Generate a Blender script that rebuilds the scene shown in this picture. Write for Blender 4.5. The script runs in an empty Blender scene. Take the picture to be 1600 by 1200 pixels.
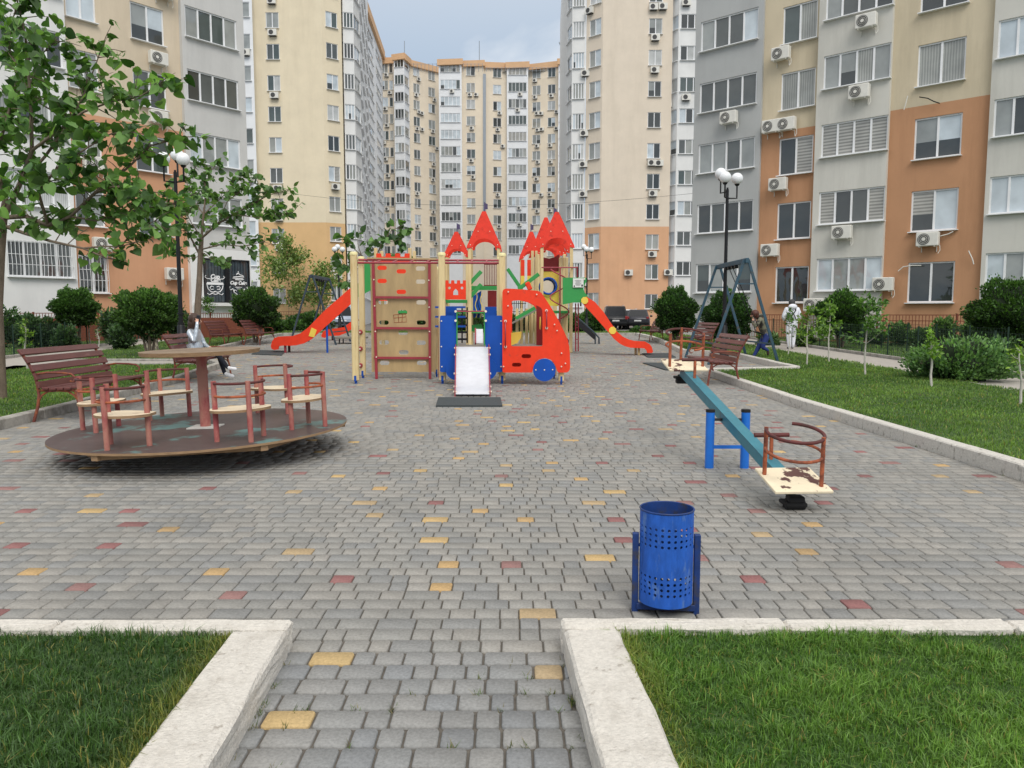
import bpy, bmesh, math, random
import numpy as np
from mathutils import Vector, Matrix
from mathutils.geometry import tessellate_polygon
R = math.radians
random.seed(7); RNG = np.random.default_rng(11)
scene = bpy.context.scene
COL = scene.collection
# ------------------------------------------------------------------ camera
CAM_H = 1.45; PITCH = R(5.24); F = 1200.0
cd = bpy.data.cameras.new('camera'); cam = bpy.data.objects.new('camera', cd); COL.objects.link(cam)
cam.location = (0, 0, CAM_H); cam.rotation_euler = (R(90) - PITCH, 0, 0)
cd.sensor_width = 36; cd.lens = 27; cd.clip_end = 2000; cd.clip_start = 0.05
scene.camera = cam
CP, SP = math.cos(PITCH), math.sin(PITCH)
def ray(px, py):
    cx = (px - 800) / F; cy = (600 - py) / F
    return (cx, CP + cy * SP, -SP + cy * CP)
def P(px, py, Y):
    d = ray(px, py); t = Y / d[1]
    return Vector((d[0] * t, Y, CAM_H + d[2] * t))
def gz(y):
    return 0.012 * (min(max(y, 12), 36) - 12)
def G(px, py, dz=0.0):
    d = ray(px, py); z = dz
    for i in range(30):
        t = (z - CAM_H) / d[2]; z = gz(d[1] * t) + dz
    return Vector((d[0] * t, d[1] * t, z))
# ------------------------------------------------------------------ tagging
def tag(o, label=None, cat=None, group=None, kind=None):
    if label: o['label'] = label
    if cat: o['category'] = cat
    if group: o['group'] = group
    if kind: o['kind'] = kind
    return o
def thing(name, label, cat, loc=(0, 0, 0), rz=0, group=None):
    o = bpy.data.objects.new(name, None); COL.objects.link(o)
    o.location = loc; o.rotation_euler = (0, 0, rz); o.empty_display_size = 0.2
    return tag(o, label, cat, group)
def copy_tree(o, parent=None):
    c = o.copy(); COL.objects.link(c)
    if parent is not None: c.parent = parent
    for ch in list(o.children): copy_tree(ch, c)
    return c
def base_of(o):
    v = Vector((0, 0, 0))
    while o is not None:
        v += Vector(o.location); o = o.parent
    return v
# ------------------------------------------------------------------ materials
def lin(c):
    c = c / 255.0
    return c / 12.92 if c <= 0.04045 else ((c + 0.055) / 1.055) ** 2.4
def rgb(r, g, b, k=1.0): return (lin(r) * k, lin(g) * k, lin(b) * k, 1)
MATS = {}
def mat(name, col, rough=0.6, metal=0.0, var=0.12, scale=8.0, col2=None, thr=None, width=0.06, scale2=3.0,
        bump=0.0, bscale=60.0, coat=0.0, stretch=None, spec=0.4, attr=False, dirt=None, detail=6, sss=0):
    """procedural principled: base colour with noise variation, optional worn second colour, bump"""
    if name in MATS: return MATS[name]
    m = bpy.data.materials.new(name); m.use_nodes = True; MATS[name] = m
    nt = m.node_tree; N = nt.nodes; L = nt.links; bs = N['Principled BSDF']
    geo = N.new('ShaderNodeNewGeometry'); pos = geo.outputs['Position']
    if stretch:
        mp = N.new('ShaderNodeMapping'); mp.inputs['Scale'].default_value = stretch; L.new(pos, mp.inputs['Vector']); pos = mp.outputs['Vector']
    no = N.new('ShaderNodeTexNoise'); no.inputs['Scale'].default_value = scale; no.inputs['Detail'].default_value = detail
    no.inputs['Roughness'].default_value = 0.65
    L.new(pos, no.inputs['Vector'])
    mr = N.new('ShaderNodeMapRange'); mr.inputs['From Min'].default_value = 0.3; mr.inputs['From Max'].default_value = 0.7
    mr.inputs['To Min'].default_value = 1 - var; mr.inputs['To Max'].default_value = 1 + var
    L.new(no.outputs['Fac'], mr.inputs['Value'])
    mul = N.new('ShaderNodeVectorMath'); mul.operation = 'SCALE'
    if attr:
        at = N.new('ShaderNodeAttribute'); at.attribute_name = 'Col'
        L.new(at.outputs['Color'], mul.inputs[0])
    else:
        mul.inputs[0].default_value = col[:3]
    L.new(mr.outputs['Result'], mul.inputs['Scale'])
    out = mul.outputs['Vector']
    if col2 is not None:
        n2 = N.new('ShaderNodeTexNoise'); n2.inputs['Scale'].default_value = scale2; n2.inputs['Detail'].default_value = 9; n2.inputs['Roughness'].default_value = 0.62
        L.new(pos, n2.inputs['Vector'])
        r2 = N.new('ShaderNodeMapRange'); r2.inputs['From Min'].default_value = thr - width; r2.inputs['From Max'].default_value = thr + width
        L.new(n2.outputs['Fac'], r2.inputs['Value'])
        mx = N.new('ShaderNodeMix'); mx.data_type = 'RGBA'
        L.new(r2.outputs['Result'], mx.inputs['Factor']); L.new(out, mx.inputs['A']); mx.inputs['B'].default_value = col2
        out = mx.outputs['Result']
    if dirt is not None:      # vertical streaks / stains
        dcol, damt, dsc = dirt
        mp2 = N.new('ShaderNodeMapping'); mp2.inputs['Scale'].default_value = (dsc, dsc, dsc * 0.12); L.new(geo.outputs['Position'], mp2.inputs['Vector'])
        n3 = N.new('ShaderNodeTexNoise'); n3.inputs['Scale'].default_value = 1.0; n3.inputs['Detail'].default_value = 8; n3.inputs['Roughness'].default_value = 0.7
        L.new(mp2.outputs['Vector'], n3.inputs['Vector'])
        r3 = N.new('ShaderNodeMapRange'); r3.inputs['From Min'].default_value = 0.48; r3.inputs['From Max'].default_value = 0.8; r3.inputs['To Max'].default_value = damt
        L.new(n3.outputs['Fac'], r3.inputs['Value'])
        mx3 = N.new('ShaderNodeMix'); mx3.data_type = 'RGBA'
        L.new(r3.outputs['Result'], mx3.inputs['Factor']); L.new(out, mx3.inputs['A']); mx3.inputs['B'].default_value = dcol
        out = mx3.outputs['Result']
    L.new(out, bs.inputs['Base Color'])
    bs.inputs['Roughness'].default_value = rough; bs.inputs['Metallic'].default_value = metal
    bs.inputs['Specular IOR Level'].default_value = spec
    if coat: bs.inputs['Coat Weight'].default_value = coat; bs.inputs['Coat Roughness'].default_value = 0.15
    if bump:
        nb = N.new('ShaderNodeTexNoise'); nb.inputs['Scale'].default_value = bscale; nb.inputs['Detail'].default_value = 6
        L.new(geo.outputs['Position'], nb.inputs['Vector'])
        bp = N.new('ShaderNodeBump'); bp.inputs['Strength'].default_value = bump; bp.inputs['Distance'].default_value = 0.01
        L.new(nb.outputs['Fac'], bp.inputs['Height']); L.new(bp.outputs['Normal'], bs.inputs['Normal'])
    return m
def leafmat(name, k=1.0):
    """two-sided leaf: colour attribute, diffuse plus translucency"""
    if name in MATS: return MATS[name]
    m = bpy.data.materials.new(name); m.use_nodes = True; MATS[name] = m
    nt = m.node_tree; N = nt.nodes; L = nt.links; bs = N['Principled BSDF']; outn = N['Material Output']
    at = N.new('ShaderNodeAttribute'); at.attribute_name = 'Col'
    L.new(at.outputs['Color'], bs.inputs['Base Color']); bs.inputs['Roughness'].default_value = 0.45; bs.inputs['Specular IOR Level'].default_value = 0.4
    tr = N.new('ShaderNodeBsdfTranslucent'); g = N.new('ShaderNodeVectorMath'); g.operation = 'MULTIPLY'
    L.new(at.outputs['Color'], g.inputs[0]); g.inputs[1].default_value = (1.5, 1.7, 0.6); L.new(g.outputs['Vector'], tr.inputs['Color'])
    mx = N.new('ShaderNodeMixShader'); mx.inputs[0].default_value = 0.3
    L.new(bs.outputs[0], mx.inputs[1]); L.new(tr.outputs[0], mx.inputs[2]); L.new(mx.outputs[0], outn.inputs['Surface'])
    return m
def glassmat(name, col, mode=None, col2=None, sc=30, dark=None):
    """window pane: what hangs behind it (dark room, curtain, blind; the pale one paints in reflected sky) under a reflecting coat"""
    if name in MATS: return MATS[name]
    m = bpy.data.materials.new(name); m.use_nodes = True; MATS[name] = m
    nt = m.node_tree; N = nt.nodes; L = nt.links; bs = N['Principled BSDF']
    tc = N.new('ShaderNodeTexCoord'); geo = N.new('ShaderNodeNewGeometry')
    bs.inputs['Roughness'].default_value = 0.75; bs.inputs['Specular IOR Level'].default_value = 0.0
    bs.inputs['Coat Weight'].default_value = 1.0; bs.inputs['Coat IOR'].default_value = 1.75; bs.inputs['Coat Roughness'].default_value = 0.02
    no = N.new('ShaderNodeTexNoise'); no.inputs['Scale'].default_value = 1.1; no.inputs['Detail'].default_value = 3; L.new(geo.outputs['Position'], no.inputs['Vector'])
    r = N.new('ShaderNodeMapRange'); r.inputs['From Min'].default_value = .3; r.inputs['From Max'].default_value = .7; r.inputs['To Min'].default_value = .8; r.inputs['To Max'].default_value = 1.18
    L.new(no.outputs['Fac'], r.inputs['Value'])
    sc_ = N.new('ShaderNodeVectorMath'); sc_.operation = 'SCALE'; L.new(r.outputs['Result'], sc_.inputs['Scale'])
    if mode is None:
        sc_.inputs[0].default_value = col[:3]
    else:
        w = N.new('ShaderNodeTexWave'); w.wave_type = 'BANDS'; w.bands_direction = 'X' if mode == 'folds' else 'Z'
        w.inputs['Scale'].default_value = sc; w.inputs['Distortion'].default_value = 1.5 if mode == 'folds' else 0.0
        w.inputs['Detail Scale'].default_value = 0.4
        L.new(tc.outputs['Object'], w.inputs['Vector'])
        mx = N.new('ShaderNodeMix'); mx.data_type = 'RGBA'; L.new(w.outputs['Fac'], mx.inputs['Factor'])
        mx.inputs['A'].default_value = col; mx.inputs['B'].default_value = col2
        L.new(mx.outputs['Result'], sc_.inputs[0])
    L.new(sc_.outputs['Vector'], bs.inputs['Base Color'])
    # real panes are never perfectly flat
    nb = N.new('ShaderNodeTexNoise'); nb.inputs['Scale'].default_value = 0.9; L.new(geo.outputs['Position'], nb.inputs['Vector'])
    bp = N.new('ShaderNodeBump'); bp.inputs['Strength'].default_value = 0.12; bp.inputs['Distance'].default_value = 0.05
    L.new(nb.outputs['Fac'], bp.inputs['Height']); L.new(bp.outputs['Normal'], bs.inputs['Coat Normal'])
    return m
# ------------------------------------------------------------------ mesh building
def link(name, me, parent=None):
    o = bpy.data.objects.new(name, me); COL.objects.link(o)
    if parent is not None: o.parent = parent
    return o
class MB:
    def __init__(s): s.v = []; s.f = []; s.m = []; s.s = []
    def add(s, vs, fs, mi=0, smooth=False):
        b = len(s.v); s.v += [Vector(v) for v in vs]
        for f in fs: s.f.append([b + i for i in f]); s.m.append(mi); s.s.append(smooth)
        return s
    def box(s, c, d, mi=0, M=None):
        x, y, z = d[0] / 2, d[1] / 2, d[2] / 2
        vs = [Vector((sx * x, sy * y, sz * z)) for sx in (-1, 1) for sy in (-1, 1) for sz in (-1, 1)]
        if M is not None: vs = [M @ v for v in vs]
        vs = [v + Vector(c) for v in vs]
        return s.add(vs, [(0, 1, 3, 2), (4, 6, 7, 5), (0, 4, 5, 1), (2, 3, 7, 6), (0, 2, 6, 4), (1, 5, 7, 3)], mi)
    def cbox(s, c, d, b=0.01, mi=0, M=None):
        """box with chamfered edges"""
        x, y, z = d[0] / 2, d[1] / 2, d[2] / 2; b = min(b, x * .9, y * .9, z * .9)
        bm = bmesh.new(); bmesh.ops.create_cube(bm, size=1)
        for v in bm.verts: v.co = Vector((v.co.x * d[0], v.co.y * d[1], v.co.z * d[2]))
        bmesh.ops.bevel(bm, geom=bm.edges[:], offset=b, segments=1, affect='EDGES')
        bm.verts.index_update()
        vs = [v.co.copy() for v in bm.verts]; fs = [[v.index for v in f.verts] for f in bm.faces]; bm.free()
        if M is not None: vs = [M @ v for v in vs]
        return s.add([v + Vector(c) for v in vs], fs, mi)
    def bar(s, a, b, w, h, mi=0, up=(0, 0, 1), bev=0):
        a = Vector(a); b = Vector(b); d = b - a; L = d.length; d.normalize()
        upv = Vector(up)
        if abs(d.dot(upv)) > .98: upv = Vector((0, 1, 0))
        x = d.cross(upv).normalized(); z = x.cross(d).normalized()
        M = Matrix((x, d, z)).transposed()
        if bev: return s.cbox((a + b) / 2, (w, L, h), bev, mi, M)
        return s.box((a + b) / 2, (w, L, h), mi, M)
    def tube(s, pts, r, n=8, mi=0, caps=True, closed=False):
        pts = [Vector(p) for p in pts]; k = len(pts)
        rs = r if isinstance(r, (list, tuple)) else [r] * k
        rings = []; prev = None
        for i, p in enumerate(pts):
            if closed: t = pts[(i + 1) % k] - pts[i - 1]
            else: t = pts[min(i + 1, k - 1)] - pts[max(i - 1, 0)]
            t.normalize()
            if prev is None:
                x = t.cross(Vector((0, 0, 1)))
                if x.length < .05: x = t.cross(Vector((0, 1, 0)))
                x.normalize()
            else:
                x = prev - t * prev.dot(t)
                if x.length < 1e-4: x = t.cross(Vector((0, 1, 0)))
                x.normalize()
            prev = x; y = t.cross(x)
            rings.append([p + (x * math.cos(2 * math.pi * j / n) + y * math.sin(2 * math.pi * j / n)) * rs[i] for j in range(n)])
        vs = [v for rg in rings for v in rg]; fs = []
        for i in range(k if closed else k - 1):
            a = i * n; b = ((i + 1) % k) * n
            for j in range(n): fs.append((a + j, a + (j + 1) % n, b + (j + 1) % n, b + j))
        s.add(vs, fs, mi, True)
        if caps and not closed:
            s.add(rings[0], [list(range(n))[::-1]], mi); s.add(rings[-1], [list(range(n))], mi)
        return s
    def cyl(s, c, r, h, n=20, mi=0, r2=None):
        return s.tube([Vector(c), Vector(c) + Vector((0, 0, h))], [r, r if r2 is None else r2], n, mi)
    def sphere(s, c, r, mi=0, seg=14, rings=9):
        rr = r if isinstance(r, (tuple, list)) else (r, r, r)
        vs = [Vector(c) + Vector((0, 0, rr[2]))]
        for i in range(1, rings):
            th = math.pi * i / rings
            for j in range(seg):
                ph = 2 * math.pi * j / seg
                vs.append(Vector(c) + Vector((rr[0] * math.sin(th) * math.cos(ph), rr[1] * math.sin(th) * math.sin(ph), rr[2] * math.cos(th))))
        vs.append(Vector(c) - Vector((0, 0, rr[2])))
        fs = [(0, 1 + j, 1 + (j + 1) % seg) for j in range(seg)]
        for i in range(rings - 2):
            a = 1 + i * seg; b = a + seg
            for j in range(seg): fs.append((a + j, b + j, b + (j + 1) % seg, a + (j + 1) % seg))
        e = len(vs) - 1; a = 1 + (rings - 2) * seg
        for j in range(seg): fs.append((e, a + (j + 1) % seg, a + j))
        return s.add(vs, fs, mi, True)
    def panel(s, outer, holes, o, ux, uz, th, mi=0, mie=None):
        """flat board: 2-D outline with holes, thickness th along ux x uz"""
        o = Vector(o); ux = Vector(ux); uz = Vector(uz); n = ux.cross(uz).normalized()
        loops = [list(outer)] + [list(h) for h in holes]
        flat = [p for lp in loops for p in lp]
        tris = tessellate_polygon([[Vector((p[0], p[1], 0)) for p in lp] for lp in loops])
        k = len(flat)
        vs = [o + ux * p[0] + uz * p[1] - n * th / 2 for p in flat] + [o + ux * p[0] + uz * p[1] + n * th / 2 for p in flat]
        fs = [tuple(t) for t in tris] + [tuple(i + k for i in t)[::-1] for t in tris]
        s.add(vs, fs, mi)
        b = 0; es = []
        for lp in loops:
            m_ = len(lp)
            for i in range(m_): es.append((b + i, b + (i + 1) % m_, k + b + (i + 1) % m_, k + b + i))
            b += m_
        s.add(vs, es, mi if mie is None else mie)
        return s
    def build(s, name, mats, parent=None, world=False):
        me = bpy.data.meshes.new(name)
        off = base_of(parent) if (world and parent is not None) else Vector((0, 0, 0))
        me.from_pydata([tuple(v - off) for v in s.v], [], s.f)
        for m in (mats if isinstance(mats, (list, tuple)) else [mats]): me.materials.append(m)
        me.polygons.foreach_set('material_index', s.m); me.polygons.foreach_set('use_smooth', s.s)
        bm = bmesh.new(); bm.from_mesh(me); bmesh.ops.recalc_face_normals(bm, faces=bm.faces[:]); bm.to_mesh(me); bm.free()
        me.update()
        return link(name, me, parent)
def np_mesh(name, V, polys, mats, parent=None, col=None, midx=None, off=None, smooth=False):
    """V (n,3); polys: list of (m,k) index arrays"""
    if off is not None: V = V - np.array(off)[None, :]
    me = bpy.data.meshes.new(name); me.vertices.add(len(V)); me.vertices.foreach_set('co', V.astype(np.float32).ravel())
    loops = np.concatenate([p.ravel() for p in polys]).astype(np.int32)
    tot = np.concatenate([np.full(len(p), p.shape[1]) for p in polys]).astype(np.int32)
    st = np.concatenate([[0], np.cumsum(tot)[:-1]]).astype(np.int32)
    me.loops.add(len(loops)); me.loops.foreach_set('vertex_index', loops)
    me.polygons.add(len(tot)); me.polygons.foreach_set('loop_start', st); me.polygons.foreach_set('loop_total', tot)
    for m in (mats if isinstance(mats, (list, tuple)) else [mats]): me.materials.append(m)
    if midx is not None: me.polygons.foreach_set('material_index', midx.astype(np.int32))
    if smooth: me.polygons.foreach_set('use_smooth', np.ones(len(tot), dtype=bool))
    me.update(calc_edges=True)
    if col is not None:
        a = me.color_attributes.new('Col', 'FLOAT_COLOR', 'POINT')
        c = np.ones((len(V), 4), np.float32); c[:, :3] = col; a.data.foreach_set('color', c.ravel())
    me.validate()
    return link(name, me, parent)
def shade_to(c1, c2, n, rng=RNG, lo=.6, hi=1.35):
    t = rng.random(n)[:, None]; k = rng.uniform(lo, hi, n)[:, None]
    return (np.array(c1)[None, :3] * (1 - t) + np.array(c2)[None, :3] * t) * k
# leaf templates: (verts, quads, tris)
T_HEART = (np.array([(0, 0, 0), (0, .5, -.06), (0, 1.02, -.22), (-.3, .02, .05), (-.47, .38, .06), (-.22, .75, -.05), (.3, .02, .05), (.47, .38, .06), (.22, .75, -.05)], float),
           np.array([(0, 1, 4, 3), (1, 2, 5, 4), (0, 6, 7, 1), (1, 7, 8, 2)]), None)
def _heart():
    o = [(.2, -.05, .05), (.42, .1, .09), (.5, .33, .07), (.43, .56, .0), (.26, .8, -.08)]
    mid = [(0, .04, 0), (0, .3, -.05), (0, .58, -.08), (0, .82, -.14), (0, 1.06, -.26)]
    v = mid + o + [(-x, y, z) for x, y, z in o]
    t = []
    for s in (5, 10):
        q = [(0, s, s + 1), (0, s + 1, 1), (1, s + 1, s + 2), (1, s + 2, 2), (2, s + 2, s + 3), (2, s + 3, 3), (3, s + 3, s + 4), (3, s + 4, 4)]
        t += q if s == 5 else [(a, c, b) for a, b, c in q]
    return (np.array(v, float), None, np.array(t))
T_HEART = _heart()
T_LEAF = (np.array([(0, 0, 0), (-.26, .45, .06), (0, 1, -.12), (.26, .45, .06), (0, .5, -.03)], float), None, np.array([(0, 4, 1), (1, 4, 2), (0, 3, 4), (3, 2, 4)]))
T_SPRAY = (np.array([(-.12, 0, 0), (.12, 0, 0), (.3, .7, .1), (0, 1, 0), (-.3, .7, .1)], float), None, np.array([(0, 1, 3), (1, 2, 3), (0, 3, 4)]))
def leaves(pts, dirs, size, tmpl, rng=RNG, up=.6, jitter=.5):
    """returns V, polys for one leaf at each point growing along dirs"""
    n = len(pts); tv, tq, tt = tmpl; k = len(tv)
    d = dirs + rng.normal(0, jitter, (n, 3)); d /= np.linalg.norm(d, axis=1)[:, None] + 1e-9
    nrm = rng.normal(0, .55, (n, 3)); nrm[:, 2] += up
    x = np.cross(d, nrm); x /= np.linalg.norm(x, axis=1)[:, None] + 1e-9
    z = np.cross(x, d)
    sz = np.broadcast_to(size, (n,)) if np.ndim(size) else size * rng.uniform(.65, 1.25, n)
    V = pts[:, None, :] + sz[:, None, None] * (tv[None, :, 0:1] * x[:, None, :] + tv[None, :, 1:2] * d[:, None, :] + tv[None, :, 2:3] * z[:, None, :])
    polys = []
    off = (np.arange(n) * k)[:, None, None]
    if tq is not None: polys.append((tq[None] + off).reshape(-1, 4))
    if tt is not None: polys.append((tt[None] + off).reshape(-1, 3))
    return V.reshape(-1, 3), polys, k
SKY_LO = (4.2, 5.5, 7.2); SKY_HI = (8.4, 9.0, 9.7); ZEN = 1.9; SUN_E = 1.75
# ------------------------------------------------------------------ materials used
M = {}
M['joint'] = mat('joint_sand', rgb(98, 93, 86), .95, var=.25, scale=18, col2=rgb(84, 90, 66), thr=.68, scale2=6, width=.05)
M['paver'] = mat('paver', (1, 1, 1, 1), .92, var=.2, scale=75, attr=True, bump=.3, bscale=140, spec=.15, dirt=(rgb(100, 98, 94), .5, .7))
M['kerb'] = mat('kerb_concrete', rgb(200, 196, 188), .9, var=.14, scale=40, col2=rgb(138, 132, 122), thr=.63, width=.08, scale2=14, bump=.7, bscale=70)
M['kerb_white'] = mat('kerb_whitewash', rgb(208, 203, 194), .92, var=.14, scale=55, col2=rgb(142, 132, 120), thr=.68, width=.07, scale2=20, bump=.8, bscale=90, dirt=(rgb(158, 150, 138), .55, 5))
M['kerb_grey'] = mat('kerb_grey', rgb(172, 168, 160), .9, var=.15, scale=20, col2=rgb(120, 116, 108), thr=.58, width=.12, scale2=4, bump=.6, bscale=70)
M['soil'] = mat('lawn_soil', rgb(60, 84, 38), .95, var=.4, scale=6, col2=rgb(86, 76, 52), thr=.66, width=.06, scale2=3)
M['asphalt'] = mat('asphalt', rgb(112, 110, 108), .9, var=.15, scale=12, bump=.3)
M['path'] = mat('path_concrete', rgb(168, 162, 154), .9, var=.14, scale=9, bump=.3)
M['grass'] = leafmat('grass_blade'); M['leaf'] = leafmat('leaf')
M['bark'] = mat('bark', rgb(118, 104, 90), .9, var=.3, scale=14, bump=.8, bscale=40, stretch=(1, 1, .3))
M['bark_white'] = mat('whitewashed_bark', rgb(190, 186, 176), .9, var=.2, scale=20)
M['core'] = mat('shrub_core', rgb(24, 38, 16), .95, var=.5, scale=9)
W = lambda *a, **k: mat(*a, rough=.88, var=.05, scale=.7, bump=.25, bscale=25, spec=.2, **k)
M['cream_l'] = W('render_cream_left', rgb(214, 199, 176), dirt=(rgb(150, 138, 116), .35, .9))
M['grey_l'] = W('render_grey_left', rgb(202, 201, 198), dirt=(rgb(150, 150, 148), .3, .9))
M['cream'] = W('render_cream', rgb(206, 193, 167), dirt=(rgb(140, 128, 104), .42, .9))
M['cream_y'] = W('render_cream_yellow', rgb(227, 214, 187), dirt=(rgb(160, 146, 118), .22, .6))
M['cream_t'] = W('render_cream_pale', rgb(223, 210, 192), dirt=(rgb(170, 158, 138), .25, .7))
M['cream_f'] = W('render_cream_far', rgb(228, 215, 194), dirt=(rgb(196, 184, 164), .2, .5))  # lightened copy for the far block, distance haze put into the colour
M['white_f'] = W('render_white_far', rgb(230, 232, 234))  # bluish white, raised in tone to paint in the same haze
M['orange_t'] = W('render_orange_pale', rgb(216, 170, 134), dirt=(rgb(170, 120, 88), .3, .7))
M['orange'] = W('render_orange', rgb(190, 144, 110), dirt=(rgb(140, 98, 68), .5, .9))
M['orange_y'] = W('render_ochre', rgb(219, 182, 134), dirt=(rgb(176, 136, 94), .25, .6))
M['grey_w'] = W('render_grey_white', rgb(206, 204, 196), dirt=(rgb(140, 138, 130), .38, .9))
M['grey_b'] = W('render_grey', rgb(178, 180, 179), dirt=(rgb(140, 140, 140), .28, .8))
M['white_w'] = W('render_white', rgb(228, 228, 226), dirt=(rgb(170, 170, 170), .22, .8))
M['peach'] = W('render_peach', rgb(208, 158, 124), dirt=(rgb(160, 112, 84), .3, .7))
M['band'] = W('roof_band', rgb(212, 174, 136))
M['roof'] = mat('roof_sheet', rgb(150, 158, 166), .5, metal=.3, var=.1)
M['upvc'] = mat('white_upvc', rgb(232, 233, 234), .4, var=.04, scale=5)
M['sill'] = mat('sill_metal', rgb(206, 206, 204), .5, var=.08)
GL = [glassmat('pane_dark', rgb(54, 58, 57)), glassmat('pane_room', rgb(82, 86, 84)),
      glassmat('pane_grey_blind', rgb(146, 150, 148)), glassmat('pane_curtain', rgb(128, 130, 126), 'folds', rgb(162, 164, 158), 3.1),
      glassmat('pane_zebra', rgb(122, 120, 114), 'blind', rgb(176, 174, 166), 2.3), glassmat('pane_pale_sky', rgb(190, 200, 206)),  # pale pane: reflected sky put into its blue-white curtain colour
      glassmat('pane_green_dark', rgb(72, 82, 80)), glassmat('pane_net', rgb(160, 162, 160), 'folds', rgb(196, 198, 196), 4.3)]
M['ac'] = mat('ac_white', rgb(222, 220, 212), .5, var=.06, scale=6, dirt=(rgb(150, 140, 120), .3, 3))
M['ac_dark'] = mat('ac_grille', rgb(70, 70, 70), .6)
M['black'] = mat('black_metal', rgb(34, 35, 37), .45, metal=.4, var=.15)
M['globe'] = mat('lamp_globe', rgb(236, 238, 240), .25, var=.03, scale=3, coat=.5)
M['slat'] = mat('bench_slat', rgb(104, 58, 54), .5, var=.18, scale=9, coat=.25, col2=rgb(134, 92, 84), thr=.68, width=.05, scale2=8, stretch=(1, .25, 1))
M['rust'] = mat('rusty_iron', rgb(120, 66, 56), .7, var=.22, scale=14, col2=rgb(146, 84, 52), thr=.54, width=.06, scale2=9, bump=.3)
M['redrust'] = mat('red_paint_rust', rgb(162, 78, 80), .6, var=.2, scale=12, col2=rgb(176, 124, 108), thr=.5, width=.1, scale2=6, bump=.25, stretch=(1, 1, .5))
M['darkrust'] = mat('dark_rust', rgb(96, 44, 42), .6, var=.25, scale=12, col2=rgb(70, 48, 42), thr=.55, width=.1, scale2=7, bump=.25)
M['orust'] = mat('orange_rust', rgb(168, 92, 60), .75, var=.25, scale=16, col2=rgb(112, 62, 46), thr=.55, width=.08, scale2=11, bump=.35)
M['deck'] = mat('merry_deck', rgb(86, 72, 70), .6, var=.14, scale=5, col2=rgb(96, 130, 128), thr=.585, width=.03, scale2=1.6, bump=.15, coat=.1)
M['ply_edge'] = mat('ply_edge', rgb(150, 122, 92), .85, var=.25, scale=14, stretch=(1, 1, 6))
M['seatwood'] = mat('bare_ply', rgb(224, 208, 180), .75, var=.08, scale=5, col2=rgb(150, 112, 84), thr=.67, width=.03, scale2=6, stretch=(1, 3, 1))
M['peel'] = mat('peeling_seat', rgb(234, 220, 190), .7, var=.06, scale=8, col2=rgb(96, 64, 58), thr=.565, width=.012, scale2=5.5, bump=.2)
M['table'] = mat('worn_table', rgb(158, 138, 114), .85, var=.2, scale=8, col2=rgb(112, 94, 80), thr=.5, width=.1, scale2=5, stretch=(.6, 4, 1))
M['white_plate'] = mat('worn_white', rgb(200, 198, 192), .7, var=.15)
M['teal'] = mat('teal_beam', rgb(52, 122, 138), .5, var=.12, scale=9, col2=rgb(60, 84, 84), thr=.68, width=.06, scale2=8, coat=.2)
M['blue_post'] = mat('blue_post', rgb(26, 110, 206), .45, var=.08, scale=9, coat=.3, col2=rgb(60, 74, 80), thr=.73, width=.03, scale2=10)
M['binblue'] = mat('bin_blue', rgb(36, 90, 180), .6, var=.3, scale=14, coat=.04, spec=.3, col2=rgb(104, 134, 176), thr=.65, width=.1, scale2=15, stretch=(1.5, 1.5, .5), bump=.1)
M['bindark'] = mat('bin_frame_and_inner_shade', rgb(26, 58, 118), .55, var=.25, scale=14, col2=rgb(62, 62, 66), thr=.58, width=.08, scale2=12)
M['cable'] = mat('rubber', rgb(30, 30, 31), .8, var=.15)
M['mat'] = mat('rubber_mat', rgb(66, 72, 74), .9, var=.14, scale=40, bump=.5, bscale=120)
M['pink_pipe'] = mat('crimson_pipe', rgb(158, 54, 66), .45, var=.1, scale=9, coat=.3)
M['timber'] = mat('cream_timber', rgb(222, 200, 150), .6, var=.07, scale=4, stretch=(6, 6, .5), col2=rgb(198, 168, 116), thr=.6, width=.08, scale2=3)
M['capcream'] = mat('cream_cap', rgb(232, 220, 164), .45, var=.04)
M['wallply'] = mat('varnished_ply', rgb(186, 160, 116), .5, var=.12, scale=3, coat=.2, stretch=(2.5, 1, .6), dirt=(rgb(120, 98, 70), .25, 1.5))
M['red'] = mat('red_board', rgb(240, 66, 36), .5, var=.07, scale=5, coat=.04, spec=.25, col2=rgb(206, 70, 50), thr=.66, width=.05, scale2=7, dirt=(rgb(180, 50, 36), .3, 2.5))
M['red_dirty'] = mat('red_board_worn', rgb(228, 60, 42), .55, var=.1, scale=7, col2=rgb(150, 42, 36), thr=.64, width=.09, scale2=4, spec=.25)
M['blue'] = mat('blue_board', rgb(16, 80, 176), .48, var=.08, scale=6, coat=.05, spec=.3, dirt=(rgb(40, 74, 128), .4, 2.5))
M['green'] = mat('green_board', rgb(52, 150, 74), .45, var=.06, scale=5, coat=.2)
M['yellow'] = mat('yellow_board', rgb(238, 206, 84), .45, var=.05, scale=5, coat=.2)
M['dkred'] = mat('dark_red_board', rgb(130, 34, 34), .5, var=.08)
M['steel'] = mat('slide_steel', rgb(222, 224, 230), .35, metal=.35, var=.06, scale=7)
M['bolt'] = mat('bolt_cap', rgb(236, 224, 206), .4, var=.02)
M['deckgrey'] = mat('deck_board', rgb(128, 122, 112), .8, var=.12)
M['purple'] = mat('purple_edge', rgb(92, 84, 120), .6, var=.1)
M['fence_brown'] = mat('brown_fence_iron', rgb(120, 66, 48), .7, var=.15)
M['fence_green'] = mat('green_fence_wire', rgb(28, 52, 40), .55, var=.1)
M['swing'] = mat('swing_blue_grey', rgb(52, 82, 98), .55, var=.15, scale=9, col2=rgb(80, 78, 74), thr=.62, width=.08, scale2=7)
M['swing_dark'] = mat('swing_slate', rgb(56, 68, 78), .5, var=.15, scale=9)
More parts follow.
